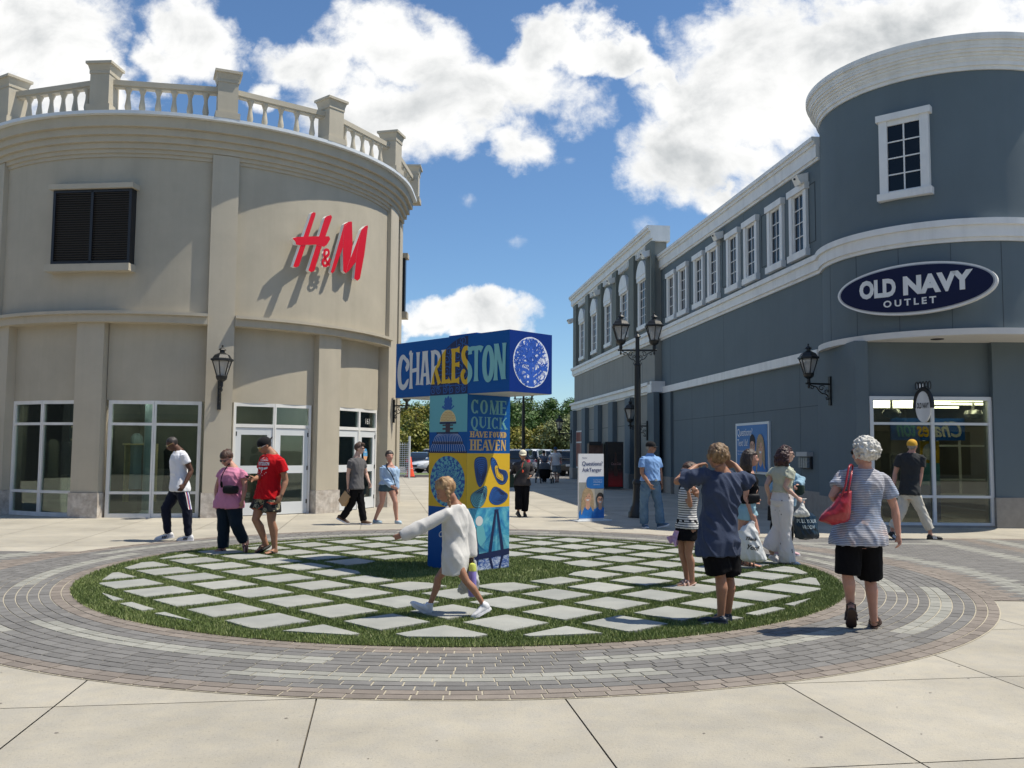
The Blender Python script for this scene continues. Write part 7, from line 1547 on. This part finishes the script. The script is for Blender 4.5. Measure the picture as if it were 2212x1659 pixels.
# ---- woman in white cap
Z = (2020, 1740, .2412)
cw = person('woman in a white cap, dark grey top and black flared trousers walking towards the viewer', Z, 21.4, dict(head=(298, 335), neck=(305, 440), pelvis=(280, 800), el_r=(120, 610, .10), wr_r=(45, 740, .16), el_l=(452, 610, .06), wr_l=(430, 680, -.16), hd_l=(405, 715, -.22),
    kn_r=(225, 1000, -.08), an_r=(222, 1250, -.12), to_r=(245, 1345, -.36), he_r=(185, 1290, -.1), kn_l=(345, 1030, -.02), an_l=(325, 1270, .05), to_l=(340, 1330, -.12)), yaw=0, h=1.62, g=1.18, fem=1, skinm=S_t, head=(0, 6, 0), hair=('cap_hair', MATS['hair_buzz_black']), cap=(cloth('cap_cream', (.68, .64, .5)), 1, None), gl=sung,
    shirt=dict(m=cloth('charcoal', (.045, .042, .044)), hem=-.1, sleeve=1.95, ease=.014, collar=True, name='jumper'), legs=dict(m=K_c, t=1.95, taper=.055, flare=.022), feet='shoe', feetm=(K_s, K_s), vox=.012, belly=.1, seed=10)
B = MB(); B.tube(catmull([tuple(p) for p in (cw.spine(.98) + V((.06, 0, .03)), cw.spine(.85) + V((.04, -.14, 0)), cw.spine(.6) + V((-.07, -.2, 0)), cw.spine(.3) + V((-.17, -.12, 0)), cw.spine(.0) + V((-.22, 0, 0)))], 6), .016, 6, squash=(1.4, .6))
B.box(cw.PV.x - .34, cw.PV.x - .19, cw.PV.y - .08, cw.PV.y + .1, cw.PV.z - .1, cw.PV.z + .2); tag(B.build('shoulder_bag', cloth('green_bag', (.02, .04, .032)), recenter=True, smooth=40), 'dark green shoulder bag hanging beside the woman in the white cap', 'bag')
B = MB(); c_2 = cw.spine(.55) + V((.0, -.2, .0)); B.tube([c_2, c_2 + V((-.02, .02, .1)), c_2 + V((.01, .06, .22))], .006, 5); B.ball(c_2, (.022, .015, .03), 6); B.build('pendant', M_cone, cw.body)
# ---- pushchair couple
Z = (2020, 1740, .2412)
pw = person('woman in a blue-grey top and dark cap pushing a pushchair', Z, 44.8, dict(head=(645, 298), neck=(648, 345), pelvis=(650, 500), el_r=(598, 420, -.1), wr_r=(625, 455, -.35), el_l=(712, 425, -.1), wr_l=(690, 455, -.35), kn_r=(635, 640), an_r=(635, 770), to_r=(635, 790, -.2), kn_l=(670, 640, .2), an_l=(668, 765, .3), to_l=(668, 785, .1)),
    yaw=0, h=1.66, g=1.12, fem=1, skinm=S_l, head=(0, 8, 0), hair=('cap_hair', MATS['hair_brown']), cap=(MATS['cloth_cap_black'], 1, None), gl=sung, shirt=dict(m=cloth('blue_grey', (.12, .15, .2)), hem=-.05, sleeve=.4, name='tshirt'), legs=dict(m=K_c, t=2.0), feet='shoe', feetm=(K_s, K_s), vox=.014, seed=11)
fm = person('tall man in a pale t-shirt and grey shorts walking beside the pushchair', Z, 44.7, dict(head=(838, 240), neck=(845, 292), pelvis=(850, 490), el_r=(772, 400, 0), wr_r=(762, 475, -.1), el_l=(928, 400), wr_l=(934, 470, -.1), kn_r=(835, 640, -.1), an_r=(848, 765, -.05), to_r=(838, 790, -.28), kn_l=(888, 640, .1), an_l=(876, 760, .2), to_l=(880, 782, 0)),
    yaw=-8, h=1.86, g=1.1, skinm=S_l, head=(0, 4, 0), hair=('cap_hair', MATS['hair_brown']), cap=(cloth('cap_blue', (.03, .08, .16)), 1, None), gl=sung, shirt=dict(m=cloth('pale_grey', (.62, .62, .63)), hem=-.08, sleeve=.6, sleeve_w=1.2, ease=.02, name='tshirt'), legs=dict(m=cloth('shorts_grey', (.2, .22, .23)), t=.85, ease=.03, flare=.1, name='shorts'), feet='flip', feetm=(K_s, K_s), vox=.014, seed=12)
p = at(1176, 1038, 43.8); p.z = 0; pc_ = thing('pushchair', 'dark pushchair with grey hood and three wheels', 'pushchair', tuple(p))
for dx, dy, r_ in ((-.42, -.1, .15), (.42, -.1, .15), (-.2, -.75, .12), (.3, -.75, .12)):
    B = MB(); B.lathe([(.03, -.03), (r_, -.03), (r_, .03), (.03, .03)], (p.x + dx, p.y + dy, r_), 16, M=Matrix.Rotation(R(90), 4, 'Y')); B.build('wheel', M_black, pc_, smooth=40)
B = MB()
for sg in (-1, 1): B.tube([(p.x + sg*.38, p.y - .1, .18), (p.x + sg*.3, p.y - .35, .55), (p.x + sg*.28, p.y + .0, .9), (p.x + sg*.25, p.y + .15, 1.03)], .018, 6); B.tube([(p.x + sg*.24, p.y - .75, .15), (p.x + sg*.28, p.y - .2, .6)], .018, 6)
B.tube([(p.x - .25, p.y + .15, 1.03), (p.x + .25, p.y + .15, 1.03)], .02, 6); B.build('frame', M_black, pc_)
B = MB(); B.loft([ring(V((p.x, p.y - .3, z)), V((1, 0, 0)), V((0, 1, 0)), wx, wy) for z, wx, wy in ((.22, .2, .15), (.3, .26, .22), (.5, .27, .24), (.72, .26, .2))]); B.build('seat', K_c, pc_, smooth=50)
B = MB(); B.loft([ring(V((p.x, p.y - .3 + (z - .7)*.5, z)), V((1, 0, 0)), V((0, 1, 0)), wx, wy) for z, wx, wy in ((.68, .28, .26), (.82, .28, .27), (.94, .22, .2), (.99, .1, .1))]); B.build('hood', cloth('hood_grey', (.09, .095, .10)), pc_, smooth=60)
# ---- man in blue polo
Z = (2500, 1730, .2532)
jn = cloth('jeans', (.085, .15, .225), col2=(.13, .215, .30), mixs=3); polo_m = cloth('polo_blue', (.21, .37, .66))
po = person('man in a light blue polo shirt, jeans and a black cap beside the lamp post', Z, 18.4, dict(head=(415, 238), neck=(402, 355), pelvis=(400, 780), el_r=(268, 640, -.12), wr_r=(385, 815, -.22), hd_r=(435, 900, -.25), el_l=(560, 635, .12), wr_l=(570, 800, .06), hd_l=(578, 870, .05),
    kn_r=(302, 1110, -.02), an_r=(300, 1440, .05), to_r=(355, 1505, -.12), kn_l=(528, 1110, 0), an_l=(560, 1435, 0), to_l=(700, 1480, -.08), he_l=(515, 1520, .03)), yaw=28, h=1.84, g=1.12, skinm=S_t, head=(62, 2, 0), hair=('cap_hair', hairm('grey', (.2, .19, .18), (.3, .29, .28))), cap=(MATS['cloth_cap_black'], 1, None),
    shirt=dict(m=polo_m, hem=.04, sleeve=.6, sleeve_w=1.15, ease=.018, collar=True, name='polo_shirt', amp=.008), legs=dict(m=jn, t=2.0, taper=.072, ease=.014, amp=.012, fr=8, name='jeans'), feet='shoe', feetm=(mat('shoe_blue', (.06, .12, .2), .7), W_s, W_s), vox=.011, belly=.12, seed=13)
B = MB(); B.loft([ring(po.spine(t), po.L, po.F, .168*1.12*po.s + .016, .12*1.18*po.s + .016, 24) for t in (.045, .11)], cap=False); bt_ = B.build('belt', K_s, po.body, smooth=60)
B = MB(); c_2 = po.spine(.078) + po.F*(.12*1.18*po.s + .02 + .018); B.box8([c_2 + po.L*a + V((0, 0, z)) + po.F*f_ for z in (-.02, .02) for a, f_ in ((-.03, 0), (.03, 0), (.03, .01), (-.03, .01))]); B.build('buckle', M_rim, bt_)
# ---- boy in dark blue t-shirt
Z = (2650, 1720, .5062)
by = person('boy in a baggy dark blue t-shirt seen from behind, hands raised to his face', Z, 8.2, dict(head=(432, 212), neck=(480, 330), pelvis=(440, 880), el_l=(112, 408, .14), wr_l=(268, 285, .30), hd_l=(340, 262, .32), el_r=(690, 430, .10), wr_r=(575, 280, .26), hd_r=(530, 262, .28),
    kn_l=(458, 1160, 0), an_l=(462, 1475, 0), to_l=(285, 1535, .08), he_l=(512, 1550, -.05), kn_r=(523, 1170, .12), an_r=(516, 1445, .14), to_r=(455, 1510, .24), he_r=(540, 1520, .1)), yaw=192, hips_yaw=205, h=1.66, g=1.02, skinm=S_t, head=(208, 4, 0), hs=.97, hair=('mop', hairm('dirty_blond', (.11, .062, .03), (.27, .175, .085))),
    shirt=dict(m=cloth('slate_blue', (.042, .058, .105), bump=.5), hem=-.2, sleeve=.74, sleeve_w=1.35, ease=.032, name='tshirt', amp=.019, fr=6.5), legs=dict(m=K_c, t=.86, ease=.03, flare=.10, name='shorts'), feet='clog', feetm=(mat('clog_navy', (.012, .022, .045), .5), mat('clog_navy_sole', (.012, .02, .04), .6)), vox=.008, seed=14, shL=.045, shR=.045, hand_curl=1.2)
# ---- girl in stripes behind him
stp = bpy.data.materials.new('striped_cloth'); stp.use_nodes = True; t = NT(stp.node_tree); sx = t.node('ShaderNodeSeparateXYZ'); t.l.new(t.node('ShaderNodeTexCoord').outputs['Object'], sx.inputs[0])
wv = t.math('FRACT', t.math('MULTIPLY', sx.outputs[2], 38)); t.l.new(t.mix(t.math('GREATER_THAN', wv, .62), (.62, .62, .6), (.03, .03, .045)), t.n['Principled BSDF'].inputs['Base Color']); t.n['Principled BSDF'].inputs['Roughness'].default_value = .85
sg_ = person('girl in a striped vest and black skirt half hidden behind the boy', Z, 10.4, dict(head=(205, 330), neck=(215, 425), pelvis=(195, 770), el_r=(222, 600, -.22), wr_r=(205, 490, -.26), hd_r=(205, 440, -.26), el_l=(260, 600, .1), wr_l=(250, 500, -.1), kn_r=(155, 975, .05), an_r=(195, 1190, .1), to_r=(110, 1225, .06), kn_l=(205, 975, -.04), an_l=(235, 1205, -.02), to_l=(105, 1262, -.06)),
    yaw=-70, h=1.5, g=.92, fem=.4, skinm=S_t, head=(-80, -5, 0), hair=('long', MATS['hair_brown'], .05), shirt=dict(m=stp, hem=-.02, sleeve=0, ease=.012, top=.93, name='vest'), legs=dict(m=K_c, t=.48, skirt=True, flare=.05, name='skirt'), feet='sandal', feetm=(mat('sandal_pink', (.55, .42, .36), .7), mat('sandal_strap', (.55, .38, .32), .6)), vox=.009, seed=15)
q = lambda x, y, dy=0: at((2650 + x*.5062)*.54, (1720 + y*.5062)*.54, 10.35 + dy)
B = MB(); B.box8([q(30, 845), q(60, 900), q(66, 898, .02), q(36, 843, .02), q(70, 835), q(95, 880), q(98, 878, .02), q(75, 833, .02)]); B.box8([q(70, 850, -.05), q(100, 925, -.05), q(125, 910, .05), q(110, 850, .05), q(95, 790, -.05), q(130, 800, -.05), q(132, 805, .05), q(100, 792, .05)])
tag(B.build('toy_bag', mat('lilac_bag', (.32, .25, .5), .5, .4, 12, col2=(.6, .35, .5), mixs=18), recenter=True), 'lilac and pink bag hanging at the striped girl\'s side', 'bag')
# ---- woman with black top and thank-you bag
Z = (2900, 1740, .3617)
bk = person('dark-haired young woman in a black top and denim shorts carrying a white bag', Z, 12.2, dict(head=(285, 255), neck=(262, 400), pelvis=(235, 800), el_r=(228, 690, -.14), wr_r=(292, 875, -.18), hd_r=(318, 945, -.18), el_l=(335, 600, .16), wr_l=(350, 690, .1), kn_l=(345, 1080, .05), an_l=(240, 1410, -.02), to_l=(400, 1485, -.08), kn_r=(185, 1110, -.05), an_r=(130, 1330, .1), to_r=(185, 1400, .1), he_r=(95, 1380, .15)),
    yaw=72, h=1.68, g=1.05, fem=1, skinm=S_r, head=(86, 2, 0), hair=('long', hairm('dark', (.022, .014, .012), (.05, .03, .022)), .12), shirt=dict(m=K_c, hem=.12, sleeve=.12, ease=.012, top=.95, name='top'), legs=dict(m=cloth('denim_light', (.25, .42, .5)), t=.42, ease=.014, flare=.08, name='shorts'), feet='sandal', feetm=(mat('sandal_brown', (.06, .035, .025), .7), mat('sandal_brown_strap', (.07, .04, .03), .6)), vox=.009, seed=16)
q = lambda x, y, dy=0: at((2900 + x*.3617)*.54, (1740 + y*.3617)*.54, 12.02 + dy)
B = MB(); B.loft([ring(q(x, 700), V((0, 0, 1)), V((0, 1, 0)), hz, .04, 14, 4) for x, hz in ((262, .04), (275, .058), (360, .06), (378, .04))]); B.tube([q(355, 660), q(375, 600, .05), q(330, 500, .1), q(300, 440, .18)], .01, 5)
tag(B.build('belt_bag', MATS['cloth_bag_black'], recenter=True, smooth=50), 'black belt bag at the waist of the woman in the black top', 'bag')
rg_ = []
for (xa, xb, y, th) in ((275, 325, 948, .015), (215, 335, 1000, .04), (150, 360, 1060, .06), (140, 400, 1180, .08), (155, 440, 1300, .09), (168, 470, 1375, .08), (200, 455, 1402, .05)):
    a, c_2 = q(xa, y), q(xb, y); rg_.append([lerp(a, c_2, .5 + .5*math.cos(t_)) + V((0, th*math.sin(t_), 0)) for t_ in [2*math.pi*k/18 for k in range(18)]])
wbag = bag_loft(rg_[::-1], 'carrier_bag', mat('white_plastic', (.66, .67, .66), .4, .05, 8), 'white plastic carrier bag printed Thank You', 'bag', amp=.014, fr=8); B = MB(); cA = q(290, 1190)
def dr(fn): put_text(B, 'Thank', fn, -.10, .03, width=.16, d=0, bold=.03, shear=.4); put_text(B, 'You!', fn, -.07, -.09, width=.17, d=0, bold=.03, shear=.4)
decal(wbag, B, dr, cA, V((.97, 0, -.12)), V((.12, 0, .97)), V((0, -1, 0)), .008); B.build('lettering', M_black, wbag)
# ---- woman in white trousers
wtp = bpy.data.materials.new('sprigged_white'); wtp.use_nodes = True; t = NT(wtp.node_tree); tc = t.node('ShaderNodeTexCoord').outputs['Object']; vo = t.node('ShaderNodeTexVoronoi'); vo.inputs['Scale'].default_value = 11; t.l.new(t.vmul(tc, (1, 1, .8)), vo.inputs['Vector']); t.l.new(t.mix(t.ramp(vo.outputs['Distance'], .10, .16), (.16, .15, .17), (.66, .65, .66)), t.n['Principled BSDF'].inputs['Base Color']); t.n['Principled BSDF'].inputs['Roughness'].default_value = .85
wp_ = person('woman with dark wavy hair, pale green blouse and wide white trousers seen from behind', Z, 12.5, dict(head=(680, 215), neck=(635, 330), pelvis=(630, 720), el_l=(460, 555, .05), wr_l=(490, 690, .12), hd_l=(490, 760, .12), el_r=(665, 575, -.16), wr_r=(800, 695, -.2), hd_r=(855, 735, -.22), kn_l=(585, 1010, .06), an_l=(500, 1260, .12), to_l=(590, 1330, .14), he_l=(480, 1260, .12), kn_r=(670, 1060, -.04), an_r=(690, 1400, 0), to_r=(830, 1450, -.02)),
    yaw=118, h=1.68, g=1.0, fem=1, skinm=S_p, head=(92, 0, 0), hair=('wavy', hairm('dark_auburn', (.02, .008, .009), (.06, .02, .018)), .07), gl=(M_black, mat('clear_lens', (.3, .25, .25), .1)), shirt=dict(m=cloth('pale_green', (.50, .52, .41), bump=.6, bscale=90), hem=.24, sleeve=.45, sleeve_w=1.45, ease=.014, name='blouse', amp=.008),
    legs=dict(m=wtp, t=2.02, taper=.07, flare=.035, ease=.012, waist=.34), feet='shoe', feetm=(W_s, W_s, W_s), vox=.009, seed=17)
B = MB(); c_2 = wp_.spine(.27); 
def dr(fn): B.flat([(-.02, -.02), (.035, -.02), (.035, .02), (-.02, .02)], fn, 0)
decal(wp_.trousers, B, dr, c_2, V((1, 0, 0)), V((0, 0, 1)), V((-.2, -.98, 0)), .005); B.build('leather_patch', mat('leather', (.22, .09, .035), .6), wp_.body)
q = lambda x, y, dy=0: at((2900 + x*.3617)*.54, (1740 + y*.3617)*.54, 12.22 + dy)
rg_ = []
for (xa, xb, y, th) in ((852, 905, 705, .01), (850, 862, 740, .01), (820, 880, 800, .05), (765, 930, 860, .07), (755, 945, 890, .06), (800, 900, 908, .03)):
    a, c_2 = q(xa, y), q(xb, y); rg_.append([lerp(a, c_2, .5 + .5*math.cos(t_)) + V((0, th*math.sin(t_), 0)) for t_ in [2*math.pi*k/14 for k in range(14)]])
bag_loft(rg_[::-1], 'knotted_bag', mat('food_bag', (.6, .6, .56), .3, .2, 14), 'small knotted clear bag of food above the dark teal bag', 'bag', vox=.009, amp=.008, fr=14)
rg_ = []
q = lambda x, y, dy=0: at((2900 + x*.3617)*.54, (1740 + y*.3617)*.54, 12.45 + dy)
for (xa, xb, y, th) in ((850, 870, 755, .01), (835, 905, 820, .02), (760, 1005, 900, .05), (755, 1020, 1000, .08), (765, 1040, 1100, .09), (768, 1035, 1140, .07), (840, 960, 1156, .03)):
    a, c_2 = q(xa, y), q(xb, y); rg_.append([lerp(a, c_2, .5 + .5*math.cos(t_)) + V((0, th*math.sin(t_), 0)) for t_ in [2*math.pi*k/18 for k in range(18)]])
tb_ = bag_loft(rg_[::-1], 'carrier_bag', mat('bag_teal', (.006, .022, .04), .3, .2, 8), 'dark teal shop bag with pale lettering held by the woman in white trousers', 'bag', amp=.014, fr=8); B = MB()
def dr(fn): put_text(B, 'PULL YOUR', fn, -.13, .02, width=.27, height=.05, d=0, bold=.01); put_text(B, 'VROOM', fn, -.07, -.06, width=.17, height=.05, d=0, bold=.01)
decal(tb_, B, dr, q(890, 985), V((1, 0, 0)), V((0, 0, 1)), V((0, -1, 0)), .008); B.build('lettering', mat('letter_silver', (.4, .48, .52), .5), tb_)
# ---- person in blue denim shirt behind
ds = person('person in a loose pale denim shirt almost hidden behind the woman in white trousers', Z, 13.7, dict(head=(648, 235), neck=(665, 345), pelvis=(650, 720), el_l=(560, 560, .1), wr_l=(515, 660, -.05), hd_l=(510, 720, -.05), el_r=(858, 515, .02), wr_r=(800, 560, -.25), kn_l=(560, 1000), an_l=(560, 1250, .1), to_l=(620, 1300), kn_r=(700, 1020), an_r=(700, 1270, .0), to_r=(770, 1330, -.05)),
    yaw=60, h=1.66, g=1.15, fem=.5, skinm=S_r, head=(80, 0, 0), hair=('tied', MATS['hair_dark']), shirt=dict(m=cloth('pale_denim', (.24, .38, .48)), hem=-.18, sleeve=1.9, sleeve_w=1.35, ease=.03, collar=True, name='shirt', amp=.010), legs=dict(m=K_c, t=1.6, taper=.06, name='leggings'), feet='shoe', feetm=(mat('shoe_pink', (.6, .38, .42), .7), W_s, W_s), vox=.010, seed=18)
q = lambda x, y, dy=0: at((2900 + x*.3617)*.54, (1740 + y*.3617)*.54, 13.4 + dy)
B = MB(); B.box8([q(470, 945), q(560, 955), q(565, 950, .1), q(475, 940, .1), q(475, 790), q(540, 790), q(540, 790, .1), q(475, 790, .1)]); B.tube([q(485, 795), q(500, 735), q(525, 795)], .007, 5); tag(B.build('tote_bag', MATS['cloth_bag_black'], recenter=True), 'black tote bag hanging low between the two women', 'bag')
B = MB(); B.loft([ring(q(825, y), V((1, 0, 0)), V((0, 1, 0)), wx, .05) for y, wx in ((665, .03), (640, .07), (590, .08), (555, .06))]); tag(B.build('shoulder_bag', MATS['cloth_green_bag'], recenter=True, smooth=50), 'dark green shoulder bag under the denim shirt sleeve', 'bag')
# ---- grey-haired lady
Z = (3000, 1600, .6029)
lst = bpy.data.materials.new('fine_stripe'); lst.use_nodes = True; t = NT(lst.node_tree); tc = t.node('ShaderNodeTexCoord').outputs['Object']; sx = t.node('ShaderNodeSeparateXYZ'); t.l.new(tc, sx.inputs[0]); wv = t.math('FRACT', t.math('ADD', t.math('MULTIPLY', sx.outputs[2], 68), t.math('MULTIPLY', t.noise(tc, 5, 3), 2.0)))
bc_ = t.mix(t.ramp(t.noise(tc, 5, 4, .6), .42, .6), (.50, .50, .53), (.30, .38, .52)); bc_ = t.mix(t.ramp(t.noise(t.vmul(tc, (1.3, 1.3, 1.6)), 4.2, 4, .6), .55, .68), bc_, (.55, .45, .43)); bn2 = t.mix(t.math('GREATER_THAN', wv, .6), bc_, (.13, .13, .17)); t.l.new(bn2, t.n['Principled BSDF'].inputs['Base Color']); t.n['Principled BSDF'].inputs['Roughness'].default_value = .85
la = person('grey-haired woman in a striped t-shirt and black knee shorts walking away with a red handbag', Z, 7.95, dict(head=(757, 350), neck=(765, 450), pelvis=(725, 900), el_l=(545, 640, -.06), wr_l=(615, 690, .14), hd_l=(650, 700, .2), el_r=(962, 720, 0), wr_r=(985, 890, -.02), hd_r=(1000, 985, -.04),
    kn_l=(648, 1160, .0), an_l=(668, 1385, .05), to_l=(672, 1525, .14), he_l=(676, 1400, -.1), kn_r=(795, 1180, .1), an_r=(822, 1470, .12), to_r=(838, 1500, .42), he_r=(822, 1545, .1)), yaw=178, h=1.66, g=1.10, fem=.6, skinm=S_r, head=(215, 2, 0), hs=1.04, hair=('curly', hairm('white', (.50, .49, .45), (.72, .71, .67))), gl=sung,
    shirt=dict(m=lst, hem=-.13, sleeve=.6, sleeve_w=1.25, ease=.018, flare=.05, name='tshirt', amp=.009, fr=7), legs=dict(m=K_c, t=.99, ease=.018, flare=.02, name='shorts', amp=.004), feet='sandal', feetm=(MATS['sandal_brown'], MATS['sandal_brown_strap']), vox=.008, belly=.05, seed=19)
q = lambda x, y, dy=0: at((3000 + x*.6029)*.54, (1600 + y*.6029)*.54, 7.8 + dy)
hb_ = thing('handbag', 'large red leather handbag hanging from the grey-haired woman\'s shoulder', 'handbag', tuple(q(560, 830))); M_rl = mat('red_leather', (.30, .012, .022), .35, .15, 6, .15, 60, coat=.2)
rg_ = []
for (xa, ya, xb, yb, th) in ((540, 832, 648, 806, .03), (455, 800, 662, 790, .07), (470, 765, 668, 740, .085), (540, 700, 672, 660, .075), (600, 620, 674, 600, .05)):
    a, c_2 = q(xa, ya), q(xb, yb); ax = (c_2 - a).normalized(); ln = (c_2 - a).length; rg_.append([a + ax*(ln*(.5 + .5*math.cos(t_))) + V((0, th*math.sin(t_), 0)) for t_ in [2*math.pi*k/20 for k in range(20)]])
B = MB(); B.loft(rg_); me = remesh(B, .008, 5); fin(me, 'bag_body', M_rl, hb_, (.004, 9, 'cloth'), 2)
for dy in (-.05, .07):
    B = MB(); B.tube(catmull([tuple(v_) for v_ in (q(605, 640, dy), q(632, 570, dy), q(645, 500, dy*.6), q(660, 440, dy*.4 + .02), q(680, 436, .1), q(672, 500, dy*.6 + .02), q(655, 590, dy), q(650, 640, dy))], 6), .009, 7); B.build('handle', M_rl, hb_, smooth=60)
# ---- man in yellow cap
Z = (3450, 1500, .3917)
yc_ = person('man in a mustard cap, dark t-shirt and cream trousers walking past the tower window', Z, 16.4, dict(head=(510, 728), neck=(500, 790), pelvis=(480, 1200), el_l=(332, 1010, .12), wr_l=(322, 1130, .05), el_r=(598, 1000, -.08), wr_r=(572, 1160, -.1), hd_r=(550, 1225, -.1),
    kn_r=(605, 1390, -.03), an_r=(690, 1580, -.02), to_r=(815, 1635, -.06), kn_l=(400, 1400, .04), an_l=(305, 1560, .1), to_l=(320, 1630, .06), he_l=(255, 1580, .12)), yaw=150, hips_yaw=115, h=1.80, g=1.04, skinm=S_r, head=(140, -6, 0), hair=('cap_hair', MATS['hair_grey']), cap=(cloth('mustard', (.58, .33, .04)), 1, None), gl=sung,
    shirt=dict(m=cloth('dark_charcoal', (.032, .035, .038)), hem=-.06, sleeve=.6, sleeve_w=1.15, ease=.016, name='tshirt'), legs=dict(m=cloth('cream', (.55, .53, .47)), t=1.98, taper=.062, ease=.014, amp=.012), feet='shoe', feetm=(K_s, K_s, W_s, 1), vox=.010, seed=20)
